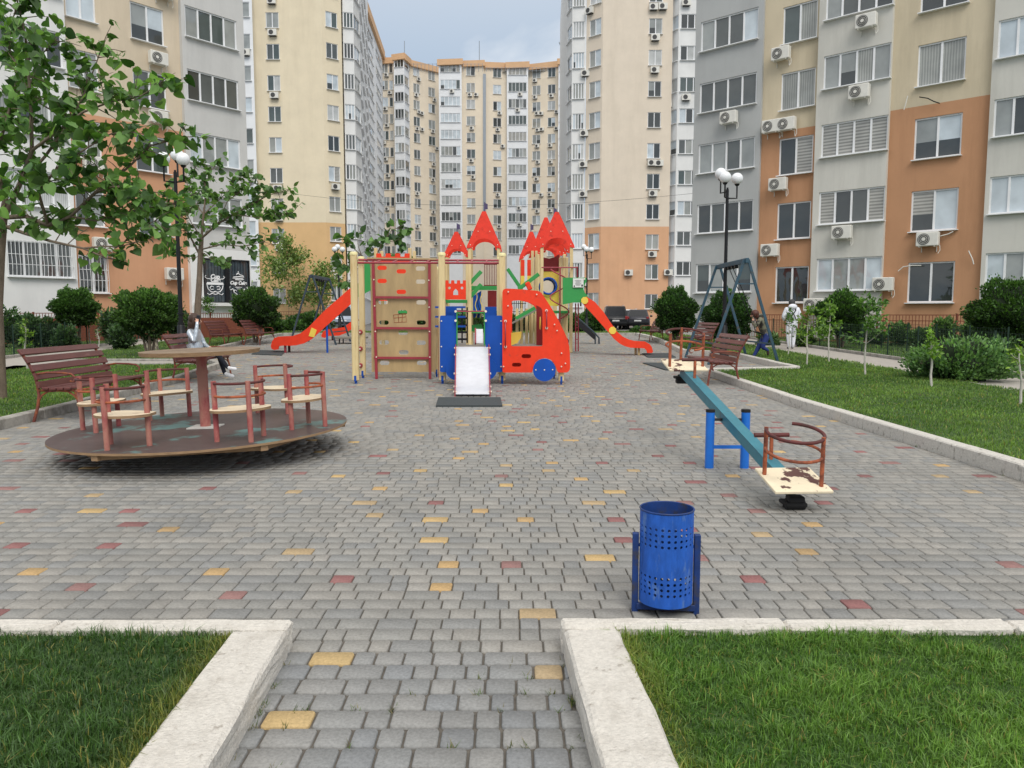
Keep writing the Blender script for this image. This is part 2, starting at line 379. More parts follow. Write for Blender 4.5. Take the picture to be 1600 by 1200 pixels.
M['skin'] = mat('skin', rgb(222, 172, 148), .5, var=.06, scale=20)
M['hair'] = mat('brown_hair', rgb(70, 50, 40), .5, var=.3, scale=40, stretch=(1, 1, .2))
M['hair_red'] = mat('auburn_hair', rgb(84, 50, 40), .5, var=.3, scale=40)
M['silver'] = mat('silver_jacket', rgb(196, 204, 212), .32, metal=.55, var=.15, scale=14, bump=.9, bscale=16)
M['navy'] = mat('dark_trousers', rgb(30, 32, 42), .85, var=.15)
M['shoe_white'] = mat('white_shoe', rgb(232, 232, 234), .5, var=.05)
M['suit'] = mat('white_suit', rgb(226, 228, 236), .7, var=.07, scale=9, bump=.8, bscale=14)
M['cap_grey'] = mat('dark_grey_cap', rgb(70, 70, 72), .8)
M['boot'] = mat('black_boot', rgb(28, 28, 30), .6)
M['camo'] = mat('camouflage_hoodie', rgb(122, 120, 100), .85, var=.1, scale=14, col2=rgb(66, 62, 58), thr=.5, width=.02, scale2=9)
M['jeans'] = mat('blue_track_trousers', rgb(36, 52, 112), .8, var=.12, col2=rgb(196, 202, 216), thr=.66, width=.02, scale2=5)
M['shoe_dark'] = mat('dark_trainer', rgb(60, 42, 42), .6)
M['phone'] = mat('phone_body', rgb(30, 30, 34), .3, coat=.5)
M['car_black'] = mat('car_black', rgb(20, 21, 26), .35, var=.05, coat=.35)
M['car_graphite'] = mat('car_graphite', rgb(50, 50, 58), .4, metal=.2, var=.05, coat=.4)
M['car_blue'] = mat('car_silver_blue', rgb(170, 180, 196), .35, metal=.3, var=.05, coat=1.0)
M['car_white'] = mat('car_white', rgb(232, 232, 232), .35, var=.03, coat=1.0)
M['car_glass'] = mat('car_glass', rgb(20, 23, 27), .15, var=.05, coat=.15)
M['tail'] = mat('tail_light', rgb(150, 24, 28), .25, var=.1, coat=.8)
M['plate'] = mat('number_plate', rgb(228, 228, 224), .5)
M['tyre'] = mat('tyre', rgb(26, 26, 27), .85)
M['shop_white'] = mat('shop_decal', rgb(240, 240, 240), .6, var=.02)
M['shopglass'] = glassmat('shop_pane', rgb(40, 48, 54), 'folds', rgb(70, 80, 86), 2)
M['stump'] = mat('old_stump', rgb(120, 110, 100), .9, var=.35, scale=14, col2=rgb(196, 186, 160), thr=.6, width=.06, scale2=6)
# ------------------------------------------------------------------ ground, lawns, kerbs
def clip_sheet(name, poly, dz, m, parent=None, kind='structure'):
    bm = bmesh.new(); f = bm.faces.new([bm.verts.new((x, y, 0)) for x, y in poly])
    for yc in (12, 36):
        bmesh.ops.bisect_plane(bm, geom=bm.verts[:] + bm.edges[:] + bm.faces[:], plane_co=(0, yc, 0), plane_no=(0, 1, 0))
    for v in bm.verts: v.co.z = gz(v.co.y) + dz
    bmesh.ops.recalc_face_normals(bm, faces=bm.faces[:])
    if bm.faces[:][0].normal.z < 0: bmesh.ops.reverse_faces(bm, faces=bm.faces[:])
    me = bpy.data.meshes.new(name); bm.to_mesh(me); bm.free(); me.materials.append(m)
    o = link(name, me, parent); o['kind'] = kind; return o
clip_sheet('ground', [(-900, -60), (900, -60), (900, 1500), (-900, 1500)], -.05, M['asphalt'])
# key outlines (metres)
K = dict(lf=G(447, 975, .12), rf=G(878, 963, .12))
def lerp_tab(tab, y):
    if y <= tab[0][0]: return tab[0][1]
    for (a, xa), (b, xb) in zip(tab, tab[1:]):
        if y <= b: return xa + (xb - xa) * (y - a) / (b - a)
    return tab[-1][1]
LEFT = [(3.2, -6.15), (9.5, -6.4), (15.8, -6.85), (19.5, -7.35), (20.6, -8.0), (22.5, -9.6), (31.5, -10.9), (41, -12.2)]
RIGHT = [(3.2, 4.45), (17.6, 4.38), (18.1, 6.65), (23.6, 6.7), (25, 5.5), (33, 6.25), (41, 6.6)]
FAR = 41.0; YK = 3.26
pl = lambda y: -0.955 - (3.3 - y) * -0.045      # edges of the entry path
def path_l(y): return G(442, 1040).x + (y - G(442, 1040).y) * -.047
def path_r(y): return G(878, 1020).x + (y - G(878, 1020).y) * -.047
edge = [(path_l(.6), .6), (path_l(YK), YK), (-6.15, YK)] + [(x, y) for y, x in LEFT[1:]] + [(x, y) for y, x in RIGHT[::-1]] + [(path_r(YK), YK), (path_r(.6), .6)]
clip_sheet('paving_bed', edge, -.012, M['joint'])
# individual paving stones in one sheet of paving
def make_paving():
    V = []; Q4 = []; Q8 = []; C = []; nb = 0
    grey = [rgb(149, 147, 142), rgb(144, 143, 139), rgb(154, 151, 145), rgb(141, 141, 139), rgb(148, 146, 141)]
    yel = [rgb(196, 168, 120), rgb(188, 158, 114), rgb(180, 158, 124)]; red = [rgb(150, 106, 104), rgb(142, 102, 100), rgb(150, 116, 112)]
    acc = []; y = .75; rnd = random.Random(5); row = 0.122; polys4 = []; polysN = []
    while y < FAR:
        yc = y + row / 2
        if yc < YK + .02: x0, x1 = path_l(yc) - .02, path_r(yc) + .02
        else: x0, x1 = lerp_tab(LEFT, yc), lerp_tab(RIGHT, yc)
        vis = .72 * yc + .8
        x0 = max(x0, -vis); x1 = min(x1, vis)
        x = x0 - rnd.random() * .1
        while x < x1:
            w = rnd.choice((.122, .122, .122, .122, .183, .183, .092, .092))
            if x + w > x1 + .04: w = max(.05, x1 - x)
            a, b = max(x, x0), min(x + w, x1)
            if b - a > .03:
                t = rnd.random() if not any(abs(x - ax) < .3 and yc - ay < .3 for ax, ay in acc) else .5
                if t < .1 and w > .1:
                    acc.append((x, yc)); acc[:] = [q for q in acc if yc - q[1] < .3]
                if t < .052 and w > .1: c = rnd.choice(yel)
                elif t < .1 and w > .1: c = rnd.choice(red)
                else: c = rnd.choice(grey)
                k = rnd.uniform(.98, 1.08) * (.93 if yc < 3.2 else 1.0); c = [c[i] * k for i in range(3)]
                if yc < 3.2: c[2] *= 1.05; c[0] *= .97
                g = (.0038 if yc < 3.3 else .003) if yc < 6 else .0024
                z = gz(yc) + rnd.uniform(-.0008, .0008); ti = rnd.uniform(-.0005, .0005); tj = rnd.uniform(-.0005, .0005)
                xa, xb, ya, yb = a + g + rnd.uniform(0, .002), b - g, y + g + rnd.uniform(0, .002), y + row - g
                if yc < 7.5:
                    r = .015 if yc < 3.3 else .009; ch = .004 if yc < 3.3 else .003
                    def ring(ins, zz):
                        out = []
                        for cx, cy, a0 in ((xb - r, yb - r, 0), (xa + r, yb - r, 90), (xa + r, ya + r, 180), (xb - r, ya + r, 270)):
                            for q in (0, 45, 90):
                                an = R(a0 + q); rr = r - ins
                                out.append((cx + rr * math.cos(an), cy + rr * math.sin(an), zz + ti * (1 if cx > (xa + xb) / 2 else -1) + tj * (1 if cy > (ya + yb) / 2 else -1)))
                        return out
                    lo = ring(0, z - .02); mi_ = ring(0, z - .006); hi = ring(ch, z)
                    V += lo + mi_ + hi; n = 12
                    for s_ in (0, 1):
                        for j in range(n): polys4.append((nb + s_ * n + j, nb + s_ * n + (j + 1) % n, nb + (s_ + 1) * n + (j + 1) % n, nb + (s_ + 1) * n + j))
                    polysN.append(tuple(nb + 2 * n + j for j in range(n))); nb += 36; C += [c] * 36
                else:
                    ch = .004
                    z2 = gz(y + row) - gz(yc)
                    lo = [(xa, ya, z - .01 - z2), (xb, ya, z - .01 - z2), (xb, yb, z - .01 + z2), (xa, yb, z - .01 + z2)]
                    hi = [(xa + ch, ya + ch, z - z2), (xb - ch, ya + ch, z - z2), (xb - ch, yb - ch, z + z2), (xa + ch, yb - ch, z + z2)]
                    V += lo + hi
                    for j in range(4): polys4.append((nb + j, nb + (j + 1) % 4, nb + 4 + (j + 1) % 4, nb + 4 + j))
                    polys4.append((nb + 4, nb + 5, nb + 6, nb + 7)); nb += 8; C += [c] * 8
            x += w
        y += row
    o = np_mesh('paving', np.array(V), [np.array(polys4), np.array(polysN)], M['paver'], col=np.array(C))
    o['kind'] = 'structure'
make_paving()
# kerbs: rows of stones with narrow joints
def kerb(name, pts, w, h, m, side=1, step=1.0, bev=.012, dz=0.0, seed=1):
    """pts: line of the paving-side edge; stones lie on 'side' (left of travel = +1)"""
    mb = MB(); rnd = random.Random(seed)
    for (x0, y0), (x1, y1) in zip(pts, pts[1:]):
        a = Vector((x0, y0, 0)); b = Vector((x1, y1, 0)); L = (b - a).length; d = (b - a) / L; n = Vector((-d.y, d.x, 0)) * side
        k = max(1, round(L / step))
        for i in range(k):
            p = a + d * (L * i / k + .003); q = a + d * (L * (i + 1) / k - .003)
            za, zb = gz(p.y) + dz, gz(q.y) + dz; hh = h + rnd.uniform(-.004, .004); sh = rnd.uniform(-.004, .004)
            c = (p + q) / 2 + n * (w / 2 + sh); c.z = (za + zb) / 2 + hh / 2 - .06
            Mx = Matrix.Rotation(math.atan2(d.y, d.x), 3, 'Z') @ Matrix.Rotation(-math.atan2(zb - za, L / k), 3, 'Y')
            mb.cbox(c, ((q - p).length, w, hh + .12), bev, 0, Mx)
    o = mb.build(name, m); o['kind'] = 'structure'
    if m is M['kerb_white']:      # worn, chipped edges
        bm = bmesh.new(); bm.from_mesh(o.data); bmesh.ops.subdivide_edges(bm, edges=[e for e in bm.edges if e.calc_length() > .06], cuts=9, use_grid_fill=True)
        rn = random.Random(seed)
        for v in bm.verts:
            k = .0022 if v.co.z > .03 else .001
            v.co += Vector((rn.gauss(0, k), rn.gauss(0, k), rn.gauss(0, k * .6)))
        bm.to_mesh(o.data); bm.free()
    return o
kl = path_l(2.0); kr = path_r(2.0)
kerb('kerb', [(path_l(.5), .5), (path_l(YK - .105), YK - .105)], .235, .115, M['kerb_white'], 1, 1.4, seed=3)
kerb('kerb', [(path_l(YK) - 0.0, YK - .1), (-7.0, YK - .1)], .1, .12, M['kerb_white'], -1, 1.0, seed=4)
kerb('kerb', [(path_r(.5), .5), (path_r(YK - .105), YK - .105)], .235, .115, M['kerb_white'], -1, 1.4, seed=5)
kerb('kerb', [(path_r(YK) + 0.0, YK - .1), (7.0, YK - .1)], .1, .12, M['kerb_white'], 1, 1.0, seed=6)
kerb('kerb', [(x, y) for y, x in LEFT], .16, .13, M['kerb_grey'], 1, 1.0, seed=7)
kerb('kerb', [(4.45, 3.6), (4.38, 17.6), (6.65, 18.1), (6.7, 23.6), (5.5, 25), (6.25, 33), (6.6, 41)], .16, .14, M['kerb'], -1, 1.0, seed=8)
kerb('kerb', [(-12.2, FAR), (6.6, FAR)], .16, .14, M['kerb_grey'], 1, 1.0, seed=9)
# lawns (soil sheets with blades on top)
LZ = .085
LAWN = {
 'near_left': [(path_l(.4) - .23, .4), (path_l(YK) - .225, YK - .1), (-7, YK - .1), (-7, .4)],
 'near_right': [(path_r(.4) + .23, .4), (7, .4), (7, YK - .1), (path_r(YK) + .225, YK - .1)],
 'right': [(4.6, 3.4), (9.0, 3.4), (8.9, 30), (8.6, 41.2), (6.75, 41.2), (6.4, 33), (5.65, 25.1), (6.85, 23.7), (6.8, 17.95), (4.54, 17.45)],
 'right_back': [(10.7, 3), (40, 3), (40, 70), (10.7, 46)],
 'left': [(-6.3, 3.3), (-6.55, 9.5), (-7.0, 15.8), (-7.45, 19.2), (-11.6, 19.2), (-11.2, 3.3)],
 'left_mid': [(-8.3, 20.9), (-9.8, 22.6), (-11.1, 31.5), (-12.4, 41), (-15.5, 41), (-12.9, 20.9)],
 'left_back': [(-12.6, 3), (-14.3, 21), (-17.4, 46), (-40, 46), (-40, 3)],
 'far': [(-12.3, 41.3), (8, 41.3), (8, 47), (-16, 47)]}
for k, pl_ in LAWN.items(): clip_sheet('lawn', pl_, LZ, M['soil'])
clip_sheet('path', [(9.0, 3), (10.6, 3), (10.6, 46), (8.6, 46), (8.9, 30)], .06, M['path'])
clip_sheet('path', [(-11.3, 3), (-12.5, 3), (-14.2, 21), (-17.2, 46), (-15.7, 46), (-13.0, 20.8), (-12.75, 20.8), (-12.2, 17)][0:8], .06, M['path'])
clip_sheet('path', [(-8.0, 19.3), (-13.2, 19.3), (-13.2, 20.8), (-8.2, 20.8)], .062, M['path'])
kerb('kerb', [(8.95, 3), (8.9, 30), (8.6, 46)], .08, .09, M['kerb_grey'], 1, 1.0, seed=12)
kerb('kerb', [(10.65, 3), (10.65, 46)], .08, .15, M['kerb_grey'], -1, 1.0, seed=13)
kerb('kerb', [(-12.5, 3), (-14.2, 21), (-17.2, 46)], .08, .15, M['kerb_grey'], 1, 1.0, seed=14)
kerb('kerb', [(-8.0, 19.3), (-11.6, 19.3)], .08, .12, M['kerb_grey'], -1, 1.0, seed=15)
kerb('kerb', [(-8.2, 20.85), (-12.7, 20.85)], .08, .12, M['kerb_grey'], -1, 1.0, seed=16)
def in_poly(x, y, poly):
    ins = np.zeros(len(x), bool); n = len(poly); j = n - 1
    for i in range(n):
        xi, yi = poly[i]; xj, yj = poly[j]
        c = ((yi > y) != (yj > y)) & (x < (xj - xi) * (y - yi) / (yj - yi + 1e-12) + xi); ins ^= c; j = i
    return ins
def gz_np(y): return .012 * (np.clip(y, 12, 36) - 12)
def grass(poly, n, h, w, box, c1, c2, yellow_edge=None, seed=3, lean=.45):
    rng = np.random.default_rng(seed)
    x = rng.uniform(box[0], box[1], n); y = rng.uniform(box[2], box[3], n)
    k = in_poly(x, y, poly); x = x[k]; y = y[k]
    k = np.abs(x) < .74 * y + .5; x = x[k]; y = y[k]; n = len(x)
    # clumps: tufts and thin places
    f1 = np.sin(x * 5.1 + np.sin(y * 4.3) * 1.7) * np.sin(y * 6.7 + np.sin(x * 3.1) * 1.5); f2 = np.sin(x * 1.3 + 2) * np.sin(y * 1.7 + 1)
    f3 = np.sin(x * 17 + np.sin(y * 13) * 2) * np.sin(y * 19 + np.sin(x * 11) * 2)
    hh = h * rng.uniform(.4, 1.3, n) * (1 + .3 * f1 + .28 * f3)
    an = rng.uniform(0, 2 * math.pi, n); la = rng.normal(0, 1, n) * lean + .2 * f1
    dx, dy = np.cos(an), np.sin(an); ww = w * rng.uniform(.6, 1.3, n)
    bend = an + rng.normal(0, .8, n); bx, by = -np.sin(bend), np.cos(bend)
    z0 = gz_np(y) + LZ - .01
    V = np.zeros((n, 5, 3))
    for i, (s, t) in enumerate(((-1, 0), (1, 0), (.8, .55), (-.8, .55))):
        V[:, i, 0] = x + dx * ww * s / 2 + bx * la * hh * t * t * .8; V[:, i, 1] = y + dy * ww * s / 2 + by * la * hh * t * t * .8; V[:, i, 2] = z0 + hh * t
    V[:, 4, 0] = x + bx * la * hh * 1.0; V[:, 4, 1] = y + by * la * hh * 1.0; V[:, 4, 2] = z0 + hh * (1 - .25 * np.abs(la))
    t = np.clip(rng.random(n) * .75 + .16 * f1 + .2 * f2 + .16 * f3, 0, 1)[:, None]
    C = (np.array(c1[:3])[None] * (1 - t) + np.array(c2[:3])[None] * t) * rng.uniform(.65, 1.3, n)[:, None]
    dry = rng.random(n) < .035
    C[dry] = np.array(rgb(176, 166, 96)[:3]) * rng.uniform(.6, 1.0, dry.sum())[:, None]
    if yellow_edge is not None:
        d = np.abs(x - yellow_edge(y)); e = np.clip(1 - d / .13, 0, 1) * rng.random(n)
        C = C * (1 - e[:, None]) + np.array(rgb(150, 146, 72)[:3])[None] * e[:, None]
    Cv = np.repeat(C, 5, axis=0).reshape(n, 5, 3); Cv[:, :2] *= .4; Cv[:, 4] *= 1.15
    off = (np.arange(n) * 5)[:, None]
    q = off + np.array([[0, 1, 2, 3]]); tr = off + np.array([[3, 2, 4]])
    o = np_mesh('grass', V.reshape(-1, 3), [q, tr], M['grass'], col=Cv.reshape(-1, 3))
    o['kind'] = 'stuff'; return o
g1, g2 = rgb(70, 104, 42), rgb(118, 148, 66)
tag(grass(LAWN['near_left'], 62000, .05, .0042, (-2.9, -1.1, 1.3, 3.2), rgb(44, 72, 36), rgb(96, 130, 70), lambda y: path_l(y) - .23, 3, .7), 'thick dark green grass in the bed at the lower left', 'grass')
tag(grass(LAWN['near_right'], 135000, .044, .0042, (.4, 3.0, 1.3, 3.2), rgb(58, 96, 36), rgb(134, 170, 82), lambda y: path_r(y) + .23, 4, .7), 'bright short grass in the bed behind the blue bin at the lower right', 'grass')
def weeds():
    rng = np.random.default_rng(77); V = []; T = []; C = []
    spots = [(path_l(y) + .012, y) for y in rng.uniform(1.3, 3.1, 26)] + [(path_r(y) - .012, y) for y in rng.uniform(1.3, 3.1, 14)] + [(4.43, y) for y in rng.uniform(5, 12, 26)] + [(lerp_tab(LEFT, y) + .02, y) for y in rng.uniform(8, 15, 20)]
    for _ in range(46): spots.append((rng.uniform(path_l(2) + .05, path_r(2) - .05), .75 + .122 * rng.integers(4, 20)))
    for sx, sy in spots:
        for k in range(rng.integers(5, 16)):
            a = rng.uniform(0, 6.28); h = rng.uniform(.008, .035); x = sx + rng.normal(0, .008); y = sy + rng.normal(0, .012); w = .0022; L_ = h * rng.uniform(.3, 1.2); z = gz(y) - .008
            b = len(V); V += [(x - w * math.sin(a), y + w * math.cos(a), z), (x + w * math.sin(a), y - w * math.cos(a), z), (x + L_ * math.cos(a), y + L_ * math.sin(a), z + h)]; T.append((b, b + 1, b + 2))
            c = np.array(rgb(96, 122, 52)[:3]) * rng.uniform(.5, 1.3) if rng.random() < .6 else np.array(rgb(150, 140, 92)[:3]) * rng.uniform(.5, 1.1); C += [c * .6, c * .6, c]
    o = np_mesh('weeds', np.array(V), [np.array(T)], M['grass'], col=np.array(C)); o['kind'] = 'stuff'; tag(o, 'tiny weeds and dry grass in the joints and along the kerbs', 'weeds')
weeds()
def lawn_grass(poly, bands, label, seed):
    # several densities, nearest first, joined into one object
    obs = []
    for i, (n, h, w, box) in enumerate(bands): obs.append(grass(poly, n, h, w, box, g1, rgb(138, 168, 86), None, seed + i))
    bm = bmesh.new()
    for o in obs: bm.from_mesh(o.data)
    me = bpy.data.meshes.new('grass'); bm.to_mesh(me); bm.free(); me.materials.append(M['grass'])
    for o in obs[1:]: bpy.data.objects.remove(o)
    obs[0].data = me; tag(obs[0], label, 'grass')
lawn_grass(LAWN['right'], [(42000, .05, .008, (4.5, 9, 5, 10)), (42000, .05, .013, (4.5, 9, 10, 18.2)), (22000, .06, .02, (5.4, 9, 17, 30)), (4000, .08, .05, (5.6, 9, 30, 41))], 'mown grass beside the long right-hand kerb and young trees', 20)
lawn_grass(LAWN['left'], [(40000, .05, .011, (-11.6, -6.2, 7, 13)), (30000, .05, .016, (-12, -6.8, 13, 19.3))], 'mown grass behind the red-brown bench on the left', 30)
lawn_grass(LAWN['left_mid'], [(26000, .06, .02, (-15, -8, 20.8, 41))], 'shaded grass around the clipped round bush at left', 40)
lawn_grass(LAWN['left_back'], [(40000, .07, .026, (-30, -12, 12, 46))], 'long grass behind the wire fence at left', 50)
lawn_grass(LAWN['right_back'], [(40000, .07, .026, (10.7, 30, 10, 46))], 'grass strip behind the wire fence at right', 60)
lawn_grass(LAWN['far'], [(12000, .08, .04, (-16, 8, 41, 47))], 'grass strip beyond the far end of the playground', 70)
# ------------------------------------------------------------------ windows and air conditioners (shared meshes, local: x along wall, -y outward, z up)
WCACHE = {}
def window_meshes(w, h, n, gl, detail, sill=True, thick=.06):
    key = (round(w, 2), round(h, 2), n, tuple(gl), detail)
    if key in WCACHE: return WCACHE[key]
    fr = MB(); t = thick
    fr.box((0, -.0, t / 2), (w, .07, t)); fr.box((0, -.0, h - t / 2), (w, .07, t))
    fr.box((-w / 2 + t / 2, 0, h / 2), (t, .07, h - 2 * t)); fr.box((w / 2 - t / 2, 0, h / 2), (t, .07, h - 2 * t))
    for i in range(1, n): fr.box((-w / 2 + w * i / n, -.004, h / 2), (t * 1.3, .07, h - 2 * t))
    if sill: fr.box((0, -.13, -.02), (w + .1, .28, .035))
    def to_mesh(mb, mats, nm):
        o = mb.build(nm, mats); me = o.data; bpy.data.objects.remove(o); return me
    pn = MB()
    for i in range(n):
        xa = -w / 2 + w * i / n + t * .5; xb = -w / 2 + w * (i + 1) / n - t * .5
        g = gl[i % len(gl)]
        # a blind or curtain may end part way down
        pn.add([(xa, .01, t), (xb, .01, t), (xb, .01, h - t), (xa, .01, h - t)], [(0, 1, 2, 3)], g % 10)
        if g >= 10:
            zc = h * .42
            pn.add([(xa, .005, t), (xb, .005, t), (xb, .005, zc), (xa, .005, zc)], [(0, 1, 2, 3)], 0)
    if detail:
        r = (to_mesh(fr, [M['upvc']], 'window'), to_mesh(pn, GL, 'pane'))
    else:
        b = len(fr.v); fr.v += pn.v
        for f, m_ in zip(pn.f, pn.m): fr.f.append([i + b for i in f]); fr.m.append(m_ + 1); fr.s.append(False)
        r = (to_mesh(fr, [M['upvc']] + GL, 'window'), None)
    WCACHE[key] = r; return r
def ac_mesh():
    mb = MB(); mb.cbox((0, 0, .28), (.82, .3, .56), .025, 0)
    body = mb.build('air_conditioner', M['ac']); me = body.data; bpy.data.objects.remove(body)
    f = MB(); c = Vector((-.12, -.155, .28))
    f.tube([c, c + Vector((0, -.012, 0))], .225, 22, 0)
    for r in (.07, .13, .19): f.tube([c + Vector((r * math.cos(a), -.016, r * math.sin(a))) for a in [i * math.pi / 9 for i in range(18)]], .008, 4, 1, closed=True)
    f.tube([c, c + Vector((0, -.022, 0))], .06, 12, 1)
    fo = f.build('fan_grille', [M['ac_dark'], M['ac']]); fm = fo.data; bpy.data.objects.remove(fo)
    b = MB()
    for s in (-.28, .28): b.box((s, .06, -.02), (.03, .44, .03)); b.box((s, .27, -.12), (.03, .03, .2))
    b.tube([(.3, .1, .1), (.42, .12, .02), (.44, .1, -.18), (.38, .05, -.3)], .014, 5, 0)
    bo = b.build('bracket', M['ac']); bmh = bo.data; bpy.data.objects.remove(bo)
    one = MB()
    return me, fm, bmh
AC_B, AC_F, AC_K = ac_mesh()
def ac_far():
    mb = MB(); mb.box((0, 0, .28), (.82, .3, .56), 0)
    c = Vector((-.1, -.15, .28)); mb.tube([c, c + Vector((0, -.02, 0))], .22, 12, 1); mb.box((0, .05, -.03), (.6, .4, .05), 1)
    o = mb.build('air_conditioner', [M['ac'], M['ac_dark']]); me = o.data; bpy.data.objects.remove(o); return me
AC_FAR = ac_far()
NEAR_W = random.Random(42)
def pick_glass(rnd, n, weights):
    base = rnd.choices(range(8), weights)[0]; out = []
    for i in range(n):
        g = base if rnd.random() < .72 else rnd.choices(range(8), weights)[0]
        if g in (2, 5) and rnd.random() < .25: g += 10
        out.append(g)
    return out
class Facade:
    """one flat wall with window openings; A -> B runs left to right as seen from outside"""
    def __init__(s, root, A, B, z0, z1, mats, split=None, depth=.12):
        s.root = root; s.A = Vector((A[0], A[1])); s.B = Vector((B[0], B[1])); d = s.B - s.A; s.L = d.length; s.u = d / s.L
        s.n = Vector((s.u.y, -s.u.x)); s.z0 = z0; s.z1 = z1; s.mats = mats; s.split = split; s.holes = []; s.depth = depth
        s.rz = math.atan2(s.u.y, s.u.x); s.off = base_of(root)
    def u_of(s, px, py):
        d = ray(px, py); dx, dy = d[0], d[1]
        # A + u*t on the ray
        det = s.u.x * (-dy) - s.u.y * (-dx)
        return (-s.A.x * (-dy) + s.A.y * (-dx)) / det
    def z_of(s, px, py):
        t = s.u_of(px, py); p = s.A + s.u * t; return P(px, py, p.y).z
    def pt(s, u, out, z):
        p = s.A + s.u * u + s.n * out; return Vector((p.x, p.y, z))
    def window(s, u0, u1, z, h, n, gl, detail=False, grille=False):
        s.holes.append((u0, u1, z, z + h))
        fm, pm = window_meshes(u1 - u0, h, n, gl, detail)
        o = link('window', fm, s.root); o.location = s.pt((u0 + u1) / 2, -s.depth + .03, z) - s.off; o.rotation_euler = (0, 0, s.rz)
        if pm is not None: link('pane', pm, o)
        if grille:
            g = MB(); w = u1 - u0; k = int(w / .14)
            for i in range(k + 1):
                x = -w / 2 + w * i / k
                g.tube([(x, -.14 - .05 * (math.sin(3.14 * max(0, 1 - q * 1.6)) if q < .62 else 0), h * q) for q in (0, .12, .25, .38, .5, .62, .8, 1)], .012, 5)
            for q in (.02, .34, .62, .98): g.tube([(-w / 2, -.14, h * q), (w / 2, -.14, h * q)], .012, 5)
            g.build('security_grille', M['upvc'], o)
        return o
    def ac(s, u, z, detail=False, rnd=random):
        if detail:
            o = link('air_conditioner', AC_B, s.root); link('fan_grille', AC_F, o); link('bracket', AC_K, o)
        else: o = link('air_conditioner', AC_FAR, s.root)
        o.location = s.pt(u + NEAR_W.uniform(-.08, .08), .3 if detail else .22, z + NEAR_W.uniform(-.07, .07)) - s.off; o.rotation_euler = (0, 0, s.rz); return o
    def finish(s, name='wall', ret_l=0, ret_r=0, cap=0):
        us = sorted({0.0, s.L} | {h[0] for h in s.holes} | {h[1] for h in s.holes}); zs = {s.z0, s.z1} | {h[2] for h in s.holes} | {h[3] for h in s.holes}
        if s.split: zs.add(s.split)
        zs = sorted(zs); mb = MB()
        us = [u for u in us if -.001 <= u <= s.L + .001]
        def isin(u, z):
            return any(h[0] < u < h[1] and h[2] < z < h[3] for h in s.holes)
        def mi(z): return 1 if (s.split and z < s.split) else 0
        for za, zb in zip(zs, zs[1:]):
            zm = (za + zb) / 2; run = None
            for ua, ub in zip(us, us[1:]):
                if zb - za < 1e-5 or ub - ua < 1e-5: continue
                if not isin((ua + ub) / 2, zm):
                    mb.add([s.pt(ua, 0, za), s.pt(ub, 0, za), s.pt(ub, 0, zb), s.pt(ua, 0, zb)], [(0, 1, 2, 3)], mi(zm))
        dd = -s.depth
        for u0, u1, za, zb in s.holes:
            for (a, b) in (((u0, za), (u1, za)), ((u1, za), (u1, zb)), ((u1, zb), (u0, zb)), ((u0, zb), (u0, za))):
                mb.add([s.pt(a[0], 0, a[1]), s.pt(b[0], 0, b[1]), s.pt(b[0], dd, b[1]), s.pt(a[0], dd, a[1])], [(0, 1, 2, 3)], mi((za + zb) / 2))
        for uu, r in ((0, ret_l), (s.L, ret_r)):
            if r:
                zz = [s.z0] + ([s.split] if s.split else []) + [s.z1]
                for za, zb in zip(zz, zz[1:]):
                    mb.add([s.pt(uu, 0, za), s.pt(uu, -r, za), s.pt(uu, -r, zb), s.pt(uu, 0, zb)], [(0, 1, 2, 3)], mi((za + zb) / 2))
        if cap: mb.add([s.pt(0, 0, s.z1), s.pt(s.L, 0, s.z1), s.pt(s.L, -cap, s.z1), s.pt(0, -cap, s.z1)], [(0, 1, 2, 3)], 0)
        me_o = mb.build(name, s.mats, s.root, world=True)
        # faces were wound for outside; keep them that way
        return me_o
NW = [4, 4, 4, 4, 3, 2, 4, 2]; FW = [2, 3, 5, 4, 1, 5, 3, 4]
def on_line(anchor, ang, px, py):
    """point where a pixel column meets the vertical plane through anchor heading ang (deg)"""
    u = Vector((math.sin(R(ang)), math.cos(R(ang)))); d = ray(px, py)
    det = u.x * (-d[1]) - u.y * (-d[0])
    t = (-anchor[0] * (-d[1]) + anchor[1] * (-d[0])) / det
    return (anchor[0] + u.x * t, anchor[1] + u.y * t)
